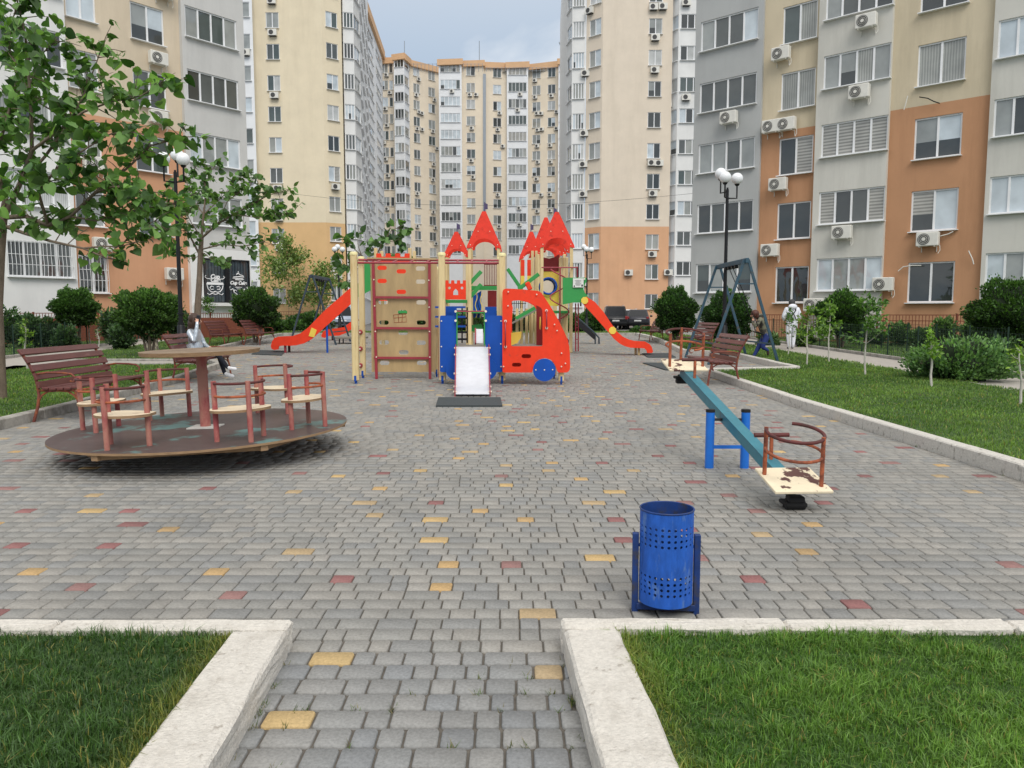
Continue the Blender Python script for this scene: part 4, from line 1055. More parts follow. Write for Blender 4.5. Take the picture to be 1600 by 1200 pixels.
# ------------------------------------------------------------------ seesaw
def seesaw():
    A = Vector((1.93, 8.62, .80)); B = Vector((2.10, 5.67, .135)); C = (A + B) / 2
    t = thing('seesaw', 'teal seesaw with two blue posts and caged peeling seats', 'seesaw', (C.x, C.y, 0))
    d = (B - A).normalized(); x = d.cross(Vector((0, 0, 1))).normalized(); up = x.cross(d)
    b = MB(); b.bar(A, B, .085, .1, 0, (0, 0, 1), .006); b.bar(A + up * .056, B + up * .056, .1, .008, 0); b.build('beam', M['teal'], t, True)
    pp = []
    for px in (1108, 1163):
        g = G(px, 731); p = MB(); p.cyl(g, .041, .555, 18); p.tube([g + Vector((0, 0, .53)), g + Vector((0, 0, .556))], .043, 18, 1); p.build('post', [M['blue_post'], M['cable']], t, True); pp.append(g)
    ax = MB(); mid = (pp[0] + pp[1]) / 2
    ax.tube([pp[0] + Vector((0, 0, .46)), pp[1] + Vector((0, 0, .46))], .013, 8); ax.build('axle', M['black'], t, True)
    ax = MB(); ax.bar(pp[0] + Vector((0, 0, .2)), pp[1] + Vector((0, 0, .2)), .03, .03); ax.build('crossbar', M['blue_post'], t, True)
    for e, sgn, name in ((A, -1, 'far'), (B, 1, 'near')):
        dd = d * sgn        # outward along beam
        hx = x
        seat = MB(); cen = e + up * .075
        Mx = Matrix((hx, dd, hx.cross(dd) if hx.cross(dd).z > 0 else -hx.cross(dd))).transposed()
        seat.cbox(cen, (.43, .42, .022), .004, 0, Mx)
        so = seat.build('seat', M['peel'], t, True)
        cg = MB(); rad = .205; upn = Vector((0, 0, 1)) * .85 + up * .15; upn.normalize()
        def rp(an, h): return cen + hx * (rad * math.cos(an)) + dd * (rad * math.sin(an)) + upn * h
        # open towards the beam
        for h, r_, mi in ((.36, .0135, 0), (.22, .012, 1)):
            cg.tube([rp(R(-28 + i * 282 / 26), h) for i in range(27)], r_, 8, mi)
        angs = (-25, 90, 205) if name == 'far' else ((-20, 200) if x.x < 0 else (200, 75))
        angs = (-25, 95, 205) if name == 'far' else (-25, 140)
        for a in angs: cg.tube([rp(R(a), 0), rp(R(a), .375)], .0165, 8, 1)
        cg.build('seat_cage', [M['darkrust'], M['orust']], t, True)
        hd = MB(); q = e - dd * .43 + up * .05
        hd.tube([q, q + Vector((0, 0, .2))], .016, 8, 1); hd.tube([q + hx * .14 + Vector((0, 0, .205)), q - hx * .14 + Vector((0, 0, .205))], .018, 8, 0)
        hd.build('handle', [M['darkrust'], M['orust']], t, True)
        bp = MB(); zc = e + dd * .05
        bp.tube([zc - up * .06, zc - up * .12], .05, 8, 0)
        bp.cbox(zc - up * .13, (.12, .1, .05), .01); bp.cbox(zc - up * .085, (.16, .16, .03), .006)
        if name == 'near':
            g0 = Vector((zc.x, zc.y - .02, .035)); bp.tube([g0 - Vector((.07, 0, 0)), g0 + Vector((.07, 0, 0))], .036, 12)
            bp.cbox(g0 + Vector((0, 0, .045)), (.12, .09, .05), .01)
        bp.build('bumper', M['cable'], t, True)
seesaw()
# ------------------------------------------------------------------ merry-go-round
def merry():
    cx, cy, zc = -3.22, 8.0, .262; Rr = 1.45
    t = thing('merry_go_round', 'brown round merry-go-round with six caged seats about a round table', 'merry-go-round', (cx, cy, 0))
    tilt = Matrix.Translation((cx, cy, zc)) @ Matrix.Rotation(R(-1.5), 4, 'Y') @ Matrix.Rotation(R(.6), 4, 'X')
    def T(x, y, z): return tilt @ Vector((x, y, z))
    def TT(mb):
        mb.v = [tilt @ v for v in mb.v]; return mb
    d = MB(); n = 72
    top = [(Rr * math.cos(2 * math.pi * i / n), Rr * math.sin(2 * math.pi * i / n), 0) for i in range(n)]; bot = [(x, y, -.022) for x, y, _ in top]
    d.add(top, [tuple(range(n))], 0); d.add(bot, [tuple(range(n))[::-1]], 1); d.add(top + bot, [(i, (i + 1) % n, n + (i + 1) % n, n + i) for i in range(n)], 1)
    TT(d).build('platform', [M['deck'], M['ply_edge']], t, True)
    u = MB()
    for k in range(6):
        a = R(12 + 60 * k); u.bar((.1 * math.cos(a), .1 * math.sin(a), -.075), (1.43 * math.cos(a), 1.43 * math.sin(a), -.05), .07, .05)
    for k in range(6):
        a, b = R(12 + 60 * k), R(72 + 60 * k); u.bar((1.38 * math.cos(a), 1.38 * math.sin(a), -.05), (1.38 * math.cos(b), 1.38 * math.sin(b), -.05), .05, .05)
    TT(u).build('under_frame', M['ply_edge'], t, True)
    hb = MB(); hb.tube([(cx, cy, 0), (cx, cy, zc - .06)], [.2, .14], 18); hb.build('hub', M['black'], t, True)
    p = MB(); p.tube([(0, 0, 0), (0, 0, .77)], .052, 18); p.tube([(0, 0, .56), (0, 0, .6)], .06, 18); p.tube([(0, 0, .72), (0, 0, .77)], [.058, .09], 14); TT(p).build('post', M['redrust'], t, True)
    bp = MB(); bp.box((0, 0, .006), (.3, .26, .012)); TT(bp).build('base_plate', M['white_plate'], t, True)
    tb = MB(); n = 56; r = .59
    to = [(r * math.cos(2 * math.pi * i / n) * (1 + .006 * math.sin(i * 5.1)), r * math.sin(2 * math.pi * i / n), .812) for i in range(n)]; bo = [(x * .985, y * .985, .772) for x, y, _ in to]
    tb.add(to, [tuple(range(n))], 0); tb.add(bo, [tuple(range(n))[::-1]], 0); tb.add(to + bo, [(i, (i + 1) % n, n + (i + 1) % n, n + i) for i in range(n)], 1)
    TT(tb).build('table_top', [M['table'], M['ply_edge']], t, True)
    for ang in (179, 253, 309, 353, 67, 133):
        a = R(ang); e = Vector((math.cos(a), math.sin(a), 0)); s = Vector((-math.sin(a), math.cos(a), 0)); c = e * 1.08
        st = MB(); k = 26; pr = []
        for i in range(k + 1):      # rounded back edge, straight front
            q = math.pi * i / k - math.pi / 2; pr.append(s * (.285 * math.sin(q)) + e * (.21 * math.cos(q) + .0))
        pr += [s * .24 - e * .13, s * .12 - e * .17, -s * .12 - e * .17, -s * .24 - e * .13]
        m = len(pr); up_ = [c + v + Vector((0, 0, .302)) for v in pr]; dn = [c + v + Vector((0, 0, .278)) for v in pr]
        st.add(up_, [tuple(range(m))], 0); st.add(dn, [tuple(range(m))[::-1]], 1); st.add(up_ + dn, [(i, (i + 1) % m, m + (i + 1) % m, m + i) for i in range(m)], 1)
        so = TT(st).build('seat', [M['seatwood'], M['ply_edge']], t, True)
        rad = .225
        def rp(q, h): return c + e * (rad * math.cos(q)) + s * (rad * math.sin(q)) + Vector((0, 0, h))
        for q in (-100, 0, 100):
            lg = MB(); lg.tube([rp(R(q), 0), rp(R(q), .565)], .025, 10); TT(lg).build('leg', M['redrust'], so, True)
        for h, mm, rr in ((.545, 'darkrust', .013), (.425, 'orust', .012)):
            rg = MB(); rg.tube([rp(R(-105 + i * 210 / 20), h) for i in range(21)], rr, 7); TT(rg).build('back_ring', M[mm], so, True)
merry()
# ------------------------------------------------------------------ rubber mats
def mat_quad(label, pts):
    g = [G(*p, dz=0) for p in pts]; c = sum(g, Vector()) / 4; mb = MB()
    top = [v + Vector((0, 0, .028)) for v in g]; bt = [v - Vector((0, 0, .004)) for v in g]
    mb.add(top + bt, [(0, 1, 2, 3), (4, 5, 6, 7)] + [(i, (i + 1) % 4, 4 + (i + 1) % 4, 4 + i) for i in range(4)])
    mb.v = [v - c for v in mb.v]
    o = mb.build('rubber_mat', M['mat']); o.location = c; tag(o, label, 'mat', 'dark rubber safety mats on the paving')
mat_quad('dark rubber mat at the foot of the small steel slide', [(681, 636), (785, 636), (782, 623), (685, 623)])
mat_quad('dark rubber mat at the end of the left red slide', [(393, 554), (440, 556), (446, 549), (402, 548)])
mat_quad('dark rubber mat nearer to the seesaw of the two on the right', [(1040, 579), (1092, 579), (1056, 568), (1004, 568)])
mat_quad('dark rubber mat at the end of the right red slide', [(1012, 559), (1056, 559), (1046, 553), (1003, 553)])
# ------------------------------------------------------------------ swing frames
def make_swing(label, m, seat=True):
    """local: beam along y (0..3), A-frames in x, 2.65 m tall"""
    t = thing('swing_frame', label, 'swing'); h = 2.68; L = 2.75
    bm_ = MB(); bm_.bar((0, -.1, h), (0, L + .1, h), .09, .13, 0, (0, 0, 1), .01); bm_.build('top_beam', m, t)
    for y in (0, L):
        for s in (-1, 1):
            lg = MB(); lg.bar((s * .05, y, h + .03), (s * .93, y, -.05), .07, .055, 0, (0, 1, 0), .006); lg.build('leg', m, t)
        br = MB(); br.bar((-.26, y, h - .6), (.26, y, h - .6), .035, .035); br.build('brace', m, t)
    for s in (-1, 1):
        br = MB(); br.bar((s * .75, 0, .5), (s * .75, L, .5), .04, .04); br.build('side_rail', m, t)
    for y in (.9, 1.2, 1.55, 1.85):
        k = MB(); k.tube([(-.05, y, h - .1), (.05, y, h - .1)], .05, 10); k.build('bearing', M['black'], t)
    return t
swr = make_swing('blue-grey swing frame on the right with a child leaning on its seat', M['swing'])
swr.location = (6.13, 20.3, gz(20.3) + .05)
swl = make_swing('far slate-blue swing frame on the left behind the red slide', M['swing_dark'])
swl.location = (-7.85, 30.3, gz(30.3)); 
def chain(mb, a, b):
    a = Vector(a); b = Vector(b); n = int((b - a).length / .07)
    for i in range(n):
        p = a.lerp(b, i / n); q = a.lerp(b, (i + .92) / n); mb.bar(p, q, .022 if i % 2 else .01, .01 if i % 2 else .022)
c1 = MB(); c1.tube([(0, 1.2, 2.58), (.05, 1.2, .6)], .012, 5); c1.tube([(0, 1.55, 2.58), (.05, 1.55, .6)], .012, 5); c1.build('chain', M['black'], swl)
s1 = MB(); s1.cbox((.05, 1.375, .58), (.2, .46, .03), .01); s1.build('swing_seat', M['black'], swl)
# ------------------------------------------------------------------ toy-truck climbing frame
def PX(px, py, Y): return P(px, py, Y)
def post(root, px, ytop, Y, w=.115, m='timber', cap=True, zb=None, foot=True):
    """square timber post; px,ytop read at depth Y"""
    p = P(px, ytop, Y); zb = gz(Y) if zb is None else zb; mb = MB()
    mb.cbox((p.x, Y, (p.z + zb + .06) / 2), (w, w, p.z - zb - .06), .018)
    o = mb.build('post', M[m], root, True)
    if cap:
        c = MB(); c.tube([(p.x, Y, p.z - .02), (p.x, Y, p.z + .025), (p.x, Y, p.z + .045)], [w * .62, w * .62, w * .45], 12); c.build('post_cap', M['capcream'], o, True)
    if foot:
        f = MB(); f.cbox((p.x, Y, zb + .03), (w * .35, w * .5, .07), .008); f.box((p.x, Y - w * .53, zb + .11), (w * .36, .012, .11)); f.build('foot_bracket', M['blue'], o, True)
    return o
def bolts(root, pts, Y, r=.016, name='bolt_caps'):
    for px, py in pts:
        mb = MB(); c = P(px, py, Y); mb.tube([c + Vector((0, .01, 0)), c - Vector((0, .014, 0))], [r, r * .7], 8); mb.build('bolt_cap', M['bolt'], root, True)
def crop6(pts): return [(x / 6 + 670, y / 6 + 440) for x, y in pts]
def board(name, root, px_outer, Y, th, m, holes=(), edge=None, rootw=True):
    """flat upright board in the plane y = Y from picture outlines"""
    f = lambda q: (P(q[0], q[1], Y).x, P(q[0], q[1], Y).z)
    mb = MB(); mb.panel([f(q) for q in px_outer], [[f(q) for q in h] for h in holes], (0, Y, 0), (1, 0, 0), (0, 0, 1), th, 0, 1 if edge else None)
    return mb.build(name, [M[m]] + ([M[edge]] if edge else []), root, True)
def circ(cx, cy, r, n=28, ry=None, a0=0, a1=360):
    return [(cx + r * math.cos(R(a0 + (a1 - a0) * i / n)), cy + (ry or r) * math.sin(R(a0 + (a1 - a0) * i / n))) for i in range(n if a1 - a0 == 360 else n + 1)]
def slot(cx, cy, hw, hh, n=6):
    return [(cx + hw - hh + hh * math.cos(R(-90 + 180 * i / n)), cy + hh * math.sin(R(-90 + 180 * i / n))) for i in range(n + 1)] + \
           [(cx - hw + hh + hh * math.cos(R(90 + 180 * i / n)), cy + hh * math.sin(R(90 + 180 * i / n))) for i in range(n + 1)]
def rrect(x0, y0, x1, y1, r, n=5):
    o = []
    for cx, cy, a in ((x1 - r, y1 - r, 0), (x0 + r, y1 - r, 90), (x0 + r, y0 + r, 180), (x1 - r, y0 + r, 270)):
        o += [(cx + r * math.cos(R(a + 90 * i / n)), cy + r * math.sin(R(a + 90 * i / n))) for i in range(n + 1)]
    return o
def truck_frame():
    Y = 15.3; t = thing('climbing_frame', 'timber climbing frame with holed board, monkey bars and red toy truck with steel slide', 'climbing frame', (-1.0, Y, gz(Y)))
    # posts
    post(t, 552.5, 397, 15.45, .13); post(t, 564, 404, 16.6, .12); post(t, 690, 398, 15.45, .13); post(t, 784.5, 399, 15.45, .13)
    post(t, 877, 574, 15.3, .11, cap=False); post(t, 781, 405, 16.9, .1); post(t, 681, 420, 16.9, .1)
    post(t, 866, 560, 16.5, .1)
    # grips on the left rear post
    for py in (519, 545, 571):
        g = MB(); c = P(563, py, 16.53); g.tube([c, c - Vector((0, .05, 0))], [.055, .04], 10); g.tube([c - Vector((0, .05, 0)), c - Vector((0, .056, 0))], .018, 8, 1); g.build('climbing_grip', [M['pink_pipe'], M['bolt']], t, True)
    # overhead rails with rungs
    r1 = MB(); r1.tube([P(558, 410.5, 15.55), P(784, 411, 15.55)], .022, 8); r1.build('overhead_rail', M['pink_pipe'], t, True)
    r2 = MB(); r2.tube([P(560, 406, 16.45), P(784, 407, 16.45)], .022, 8); r2.build('overhead_rail', M['pink_pipe'], t, True)
    for px in (584, 611, 638, 664, 712, 735, 759):
        a = P(px, 410.8, 15.55); b = a + Vector((.0, .9, 0)); b.z = P(px, 406.5, 16.45).z; rg = MB(); rg.tube([a, b], .017, 7); rg.build('rung', M['pink_pipe'], t, True)
    # climbing board
    Yb = 16.45; hs = [(597, 418.5), (627, 424), (657, 419.5), (597, 439), (657, 440), (627, 456), (599, 472), (658, 472.5), (629, 488), (600, 504), (658, 504), (630, 520), (600.5, 535), (658, 535.5), (631, 550.5), (601, 567), (659, 567)]
    board('climbing_board', t, [(579, 412), (683, 412), (681, 581), (581, 581)], Yb, .03, 'wallply', [slot(x, y, 7.6, 3.4) for x, y in hs], 'seatwood')
    tp = MB(); tp.bar(P(574, 403.5, Yb), P(682, 405, Yb), .06, .03); tp.build('board_cap', M['wallply'], t, True)
    fr = MB()
    for px in (583, 671): fr.bar(P(px + (0), 408, Yb - .06), P(px + (5.5 if px < 600 else 1), 592, Yb - .06), .055, .05, 0, (0, 1, 0))
    for py in (464.5, 512.5, 559): fr.bar(P(584.5, py, Yb - .062), P(671, py + .5, Yb - .062), .05, .048)
    fr.build('board_frame', M['darkrust'] if False else M['pink_pipe'], t, True)
    bolts(t, [(584, 437), (585.5, 478), (586.5, 518), (588, 558), (670, 438), (670.5, 480), (671, 518), (671.5, 558)], Yb - .09, .018)
    sc = MB()
    for pts in ([(615, 492), (634, 490), (635, 503), (616, 504), (615, 492)], [(616, 497), (634, 495)], [(622, 491), (623, 503)], [(629, 491), (628, 503)]): sc.tube([P(x, y, Yb - .018) for x, y in pts], .006, 4)
    sc.build('scratched_drawing', M['orust'], t, True)
    # steps side rail seen left of the truck
    sr = MB()
    for px in (686.5,): sr.tube([P(px, 484, 15.7), P(px, 590, 15.7)], .02, 7)
    sr.build('side_pipe', M['pink_pipe'], t, True)
    # truck: blue flanks, wheels behind the slide
    Yt = 15.28
    for (x0, x1) in ((105, 258), (535, 690)):
        board('blue_flank', t, [(x / 6 + 670, y / 6 + 440) for x, y in rrect(x0, 318, x1, 848, 16)], Yt, .03, 'blue')
    for cx in (262, 535):
        w = board('wheel_board', t, crop6(circ(cx, 818, 106, 32)), Yt - .05, .025, 'blue')
    bolts(t, crop6([(118, 370), (118, 610), (122, 798), (183, 825), (607, 823), (677, 370), (675, 585), (677, 797)]), Yt - .02, .017)
    # rear side of the truck
    Yr = 16.5
    for (x0, x1, y1) in ((158, 262, 620), (528, 636, 620)):
        board('rear_flank', t, crop6([(x0, 236), (x1, 236), (x1, y1), (x0, y1)]), Yr, .03, 'blue')
    for py in (240, 330, 420):
        b = MB(); b.bar(P(60 / 6 + 670, py / 6 + 440, Yr - .2), P(345 / 6 + 670, py / 6 + 440, Yr - .2), .05, .04); b.build('rear_rail', M['blue'], t, True)
    # deck
    dk = MB(); a = P(700, 540, 15.35); zz = P(730, 542, 15.2).z
    dk.cbox(((P(713, 540, Y).x + P(765, 540, Y).x) / 2, 15.85, zz - .03), (P(765, 540, Y).x - P(713, 540, Y).x, 1.2, .05), .005)
    dk.cbox(((P(785, 540, Y).x + P(850, 540, Y).x) / 2, 15.9, P(800, 541, 15.3).z - .02), (P(850, 540, Y).x - P(785, 540, Y).x, 1.1, .05), .005)
    dk.build('deck', M['deckgrey'], t, True)
    # truck cab, front and rear boards
    cab = [(690, 105), (694, 84), (704, 72), (722, 66), (760, 66), (830, 70), (920, 77), (1015, 86), (1040, 93), (1056, 106), (1075, 132), (1140, 232), (1210, 352), (1275, 482), (1302, 545), (1316, 610), (1322, 680), (1325, 800), (1320, 828), (1306, 845), (1285, 852), (1215, 852), (1205, 842), (1190, 795), (1170, 757), (1140, 730), (1090, 716), (1035, 728), (1000, 757), (980, 800), (972, 842), (964, 852), (705, 852), (694, 846), (690, 830)]
    win = [(775, 190), (800, 172), (840, 173), (890, 182), (935, 192), (985, 213), (1030, 232), (1050, 245), (1062, 262), (1066, 300), (1066, 590), (1060, 606), (785, 606), (772, 598), (772, 480), (782, 330), (788, 240), (778, 215)]
    board('truck_cab', t, crop6(cab), 15.2, .035, 'red', [crop6(win), crop6(slot(914, 699, 45, 19)), crop6(slot(823, 779, 43, 18))])
    win2 = [(775, 180), (850, 176), (930, 195), (985, 225), (1008, 262), (1010, 340), (1008, 590), (785, 590)]
    board('truck_cab', t, crop6([(x, y) for x, y in cab]), 16.1, .035, 'red_dirty', [crop6(win2)])
    board('wheel_board', t, crop6(circ(1083, 828, 106, 34)), 15.165, .025, 'blue')
    board('cab_wall', t, [(838, 470), (849, 482), (849, 541), (838, 541)], 15.7, .03, 'dkred')
    bolts(t, crop6([(745, 96), (1012, 121), (743, 227), (1179, 402), (1203, 460), (1245, 671), (1281, 767), (1244, 797), (700, 797), (1004, 828), (1084, 828), (1161, 826)]), 15.15, .016)
    for (x, ya, yb) in ((719, 371, 611), (1103, 272, 434)):
        h = MB(); a = P(x / 6 + 670, ya / 6 + 440, 15.16); b = P((x + (0 if x < 800 else 2)) / 6 + 670, yb / 6 + 440, 15.16); o_ = Vector((0, -.07, 0))
        h.tube([a, a + o_, b + o_, b], .013, 7); h.tube([a, a - Vector((0, .015, 0))], .028, 8, 1); h.tube([b, b - Vector((0, .015, 0))], .028, 8, 1)
        h.build('handle', [M['pink_pipe'], M['bolt']], t, True)
    sw = MB(); c = P(844, 505, 15.5); sw.tube([c + Vector((.0, .12 * math.cos(a), .12 * math.sin(a))) for a in [i * math.pi / 10 for i in range(20)]], .012, 6, closed=True); sw.build('steering_wheel', M['yellow'], t, True)
    yb = board('cab_seat', t, [(798, 520), (815, 518), (814, 528), (808, 536), (798, 540)], 15.75, .03, 'yellow')
    # steel slide down towards the camera
    prof = [(15.3, zz), (15.12, zz - .02), (14.9, zz - .14), (14.2, .34), (13.95, .2), (13.75, .14), (13.5, .115), (13.32, .09), (13.25, .06)]
    xl, xr = P(716, 580, 14.3).x, P(762, 580, 14.3).x
    sl = MB(); vs = []; 
    XL = lambda y: (711.5 + (y - 13.2) * .8 - 800) / 1200 * y
    XR = lambda y: (764.5 - (y - 13.2) * .8 - 800) / 1200 * y
    for y, z in prof: vs += [(XL(y), y, z), (XR(y), y, z)]
    sl.add(vs, [(2 * i, 2 * i + 1, 2 * i + 3, 2 * i + 2) for i in range(len(prof) - 1)], 0, True)
    vs2 = [(x, y, z - .012) for x, y, z in vs]; sl.add(vs2, [(2 * i, 2 * i + 2, 2 * i + 3, 2 * i + 1) for i in range(len(prof) - 1)], 0, True)
    sl.build('slide_chute', M['steel'], t, True)
    for XE, sx in ((XL, -.012), (XR, .012)):
        ck = MB(); rv = []
        for y, z in prof: x = XE(y) + sx; rv += [(x - .009, y, z - .05), (x + .009, y, z - .05), (x + .009, y, z + .055), (x - .009, y, z + .055)]
        np_ = len(prof); ck.add(rv, [(4 * i + j, 4 * i + (j + 1) % 4, 4 * i + 4 + (j + 1) % 4, 4 * i + 4 + j) for i in range(np_ - 1) for j in range(4)] + [(0, 1, 2, 3), (4 * np_ - 4, 4 * np_ - 3, 4 * np_ - 2, 4 * np_ - 1)]); so = ck.build('slide_side', M['pink_pipe'], t, True)
        for y, z in (prof[1], prof[2], prof[3], prof[5], prof[7]): bb = MB(); x = XE(y) + sx; bb.tube([(x - .03, y, z), (x + .03, y, z)], .02, 8); bb.build('slide_bolt', M['bolt'], so, True)
    hr = MB()
    for px in (714, 757): hr.tube([P(px, 540, 15.22), P(px, 486, 15.22)], .014, 7, 1)
    hr.tube([P(713, 486.5, 15.22), P(759, 486.5, 15.22)], .013, 7, 0)
    for px in (712, 759):
        for py in (486.5, 501): c = P(px, py, 15.2); hr.tube([c + Vector((0, .02, 0)), c - Vector((0, .03, 0))], .024, 8, 2)
    hr.build('grab_rail', [M['pink_pipe'], M['green'], M['bolt']], t, True)
    # small rear steel chute behind
    rc = MB(); a, b, c_, d_ = P(743.5, 514, 17.6), P(754.5, 514, 17.6), P(754.5, 536, 17.2), P(743.5, 536, 17.2)
    rc.add([a, b, c_, d_], [(0, 1, 2, 3)]); rc.build('rear_chute', M['steel'], t, True)
    rs = MB(); rs.bar(P(743, 514, 17.58), P(743, 537, 17.18), .03, .06); rs.build('rear_chute_side', M['pink_pipe'], t, True)
truck_frame()
# ------------------------------------------------------------------ castle with towers and red slides
def roof_board(root, cxw, Y, zb, zt, hw, m='red_dirty', lean=0.0, name='roof_panel', rot=0, cy=None):
    out = []; n = 14
    sl = 10
    left = [(-hw, zb), (-hw * .93, zb + .02)]; 
    outer = [(-hw, zb)] + [(-hw * .78, zb + .03)] + [(-hw * .62 * math.cos(R(180 * i / n)) , zb + .06 + .27 * math.sin(R(180 * i / n))) for i in range(n + 1)] + [(hw * .78, zb + .03), (hw, zb), (hw * .97, zb + .09), (.06, zt), (-.06, zt), (-hw * .97, zb + .09)]
    H = zt - zb
    mb = MB(); uz = Vector((0, lean, 1)); ux = Vector((1, 0, 0))
    mb.panel([(x, z - zb) for x, z in outer], [], (0, 0, 0), ux, uz, .03, 0, 1)
    Mx = Matrix.Translation((cxw, Y, zb)) @ Matrix.Rotation(rot, 4, 'Z'); mb.v = [Mx @ v for v in mb.v]
    o = mb.build(name, [M[m], M['red_dirty']], root, True)
    for x, z in ((-.2, .62), (.2, .62), (-hw * .8, .14), (hw * .8, .14)):
        bb = MB(); bb.tube([Mx @ Vector((x * (hw / .6), z * H / 1.33 * lean - .03, z * H / 1.33)), Mx @ Vector((x * (hw / .6), z * H / 1.33 * lean, z * H / 1.33))], .016, 6); bb.build('bolt_cap', M['bolt'], o, True)
    return o
def tower_unit(root, pxl, pxr, Y, D, eave_px, apex_px, deck=1.5, posts=True, roofs=True):
    xl = P(pxl, 450, Y).x; xr = P(pxr, 450, Y).x; ze = P(700, eave_px, Y).z; za = P(700, apex_px, Y).z; g = gz(Y)
    if posts:
        for x in (xl, xr):
            for y in (Y, Y + D):
                mb = MB(); mb.cbox((x, y, (g + ze + .05) / 2), (.105, .105, ze + .05 - g), .012); mb.build('post', M['timber'], root, True)
    if deck:
        mb = MB(); mb.cbox(((xl + xr) / 2, Y + D / 2, deck), (xr - xl, D, .09), .01); mb.build('deck', M['green'], root, True)
    if roofs:
        hw = (xr - xl) / 2 + .1
        roof_board(root, (xl + xr) / 2, Y - .07, ze - .02, za, hw, lean=.1)
        roof_board(root, (xl + xr) / 2, Y + D + .07, ze - .02, za, hw, lean=-.1)
        fl = MB(); c = Vector(((xl + xr) / 2, Y + D / 2, za - .05)); fl.tube([c, c + Vector((0, 0, .42))], .018, 6); fl.panel([(0, 0), (.2, .03), (.2, .2), (0, .22)], [], c + Vector((0, 0, .18)), (.5, .85, 0), (0, 0, 1), .01); fl.build('finial', M['purple'], root, True)
    return xl, xr, ze
def castle():
    Y = 25.4; t = thing('play_castle', 'timber play castle with red pointed roofs, green railings and two long red slides', 'play castle', (0, Y, gz(Y)))
    xa = tower_unit(t, 846.5, 892.5, Y, 3.4, 387, 331)                      # right tower
    hx = (xa[0] + xa[1]) / 2; zt = P(700, 331, Y).z
    roof_board(t, hx, Y + .55, xa[2] - .16, zt - .2, (xa[1] - xa[0]) / 2 + .06, lean=.1)
    roof_board(t, P(853, 400, 30.2).x, 30.2, P(853, 400, 30.2).z, P(853, 339, 30.2).z, .64, lean=.1)
    roof_board(t, P(853, 400, 30.2).x, 31.5, P(853, 400, 30.2).z, P(853, 339, 30.2).z, .64, lean=-.1)
    for px in (838, 869):
        for yy in (30.3, 31.4): q = MB(); c = P(px, 402, 30.3); q.cbox((c.x, yy, (gz(31) + c.z) / 2), (.1, .1, c.z - gz(31)), .012); q.build('post', M['timber'], t, True)
    xb = tower_unit(t, 734, 779, Y + .3, 1.1, 388, 330, deck=1.5)            # centre tower
    tower_unit(t, 697, 730, 29.5, .9, 402, 362, deck=1.5)                   # small tower
    xd = tower_unit(t, 815, 845, 29.6, 1.3, 405, 362, deck=1.5)             # rear right tower
    tower_unit(t, 588, 641, Y, 1.2, 390, 360, deck=1.5, roofs=False)        # open tower at the left slide
    # crenellated boards
    def cren(px0, px1, ytop, ybot, Yc, name='battlement_board', n=4, win=True):
        out = [(px0, ybot), (px0, ytop)]; w = (px1 - px0) / (2 * n - 1)
        for i in range(n):
            x = px0 + 2 * i * w; out += [(x, ytop), (x + w, ytop)]
            if i < n - 1: out += [(x + w * 1.1, ytop + 5), (x + w * 1.9, ytop + 5)]
        out += [(px1, ybot)]; 
        o2 = []
        for q in out:
            if not o2 or (abs(q[0] - o2[-1][0]) + abs(q[1] - o2[-1][1])) > .2: o2.append(q)
        cx = (px0 + px1) / 2; hs = []
        if win: hs = [[(cx - 4, ybot - 7), (cx + 4, ybot - 7), (cx + 3.6, ybot - 13), (cx, ybot - 17), (cx - 3.6, ybot - 13)], circ(cx - 10, ybot - 18, 2.2, 8), circ(cx + 10, ybot - 18, 2.2, 8)]
        board(name, t, o2, Yc, .03, 'red', hs)
    cren(696, 728, 438, 468, 25.3); cren(588, 640, 396, 470, 25.3, n=4, win=False)
    cren(735, 778, 470, 478, 26.9, n=3, win=False) if False else None
    # boards, tube and railings of the right tower
    board('roof_wall', t, [(848, 402), (858, 404), (866, 402), (874, 397), (874, 424), (848, 424)], 26.55, .03, 'dkred')
    board('tube_wall', t, [(846, 424), (873, 424), (873, 478), (846, 478)], 26.57, .03, 'yellow', [circ(857, 447, 11.5, 22)])
    tb = MB(); c = P(857, 447, 26.5); 
    for k, y in enumerate((-.06, .5, 1.0)): tb.tube([c + Vector((.27 * math.cos(a), y, .27 * math.sin(a))) for a in [i * math.pi / 12 for i in range(24)]], .035, 6, 0, closed=True)
    n = 24; ra = [c + Vector((.26 * math.cos(2 * math.pi * i / n), 0, .26 * math.sin(2 * math.pi * i / n))) for i in range(n)]; rb = [v + Vector((0, 1.2, 0)) for v in ra]
    tb.add(ra + rb, [(i, (i + 1) % n, n + (i + 1) % n, n + i) for i in range(n)], 1, True); tb.build('crawl_tube', [M['blue'], M['steel']], t, True)
    for px in (817, 827): board('side_wall', t, [(px - 3.2, 406), (px + 2.6, 406), (px + 2.6, 431), (px - 3.2, 431)], 29.3, .03, 'red'); board('side_wall', t, [(px - 3.2, 431), (px + 2.6, 431), (px + 2.6, 446), (px - 3.2, 446)], 29.3, .03, 'yellow')
    for i, px in enumerate((876, 881, 886)):
        b = MB(); p = P(px, 402, 26.3 - i * .0); b.cbox((p.x, 26.4, (gz(26) + p.z) / 2), (.1, .08, p.z - gz(26)), .01); b.build('wall_plank', M['timber'], t, True)
    for i, px in enumerate((832, 838)):
        p = P(px, 392, 26.6); b = MB(); b.cbox((p.x, 26.6, (gz(26) + p.z) / 2), (.09, .1, p.z - gz(26)), .01); b.build('wall_plank', M['timber'], t, True)
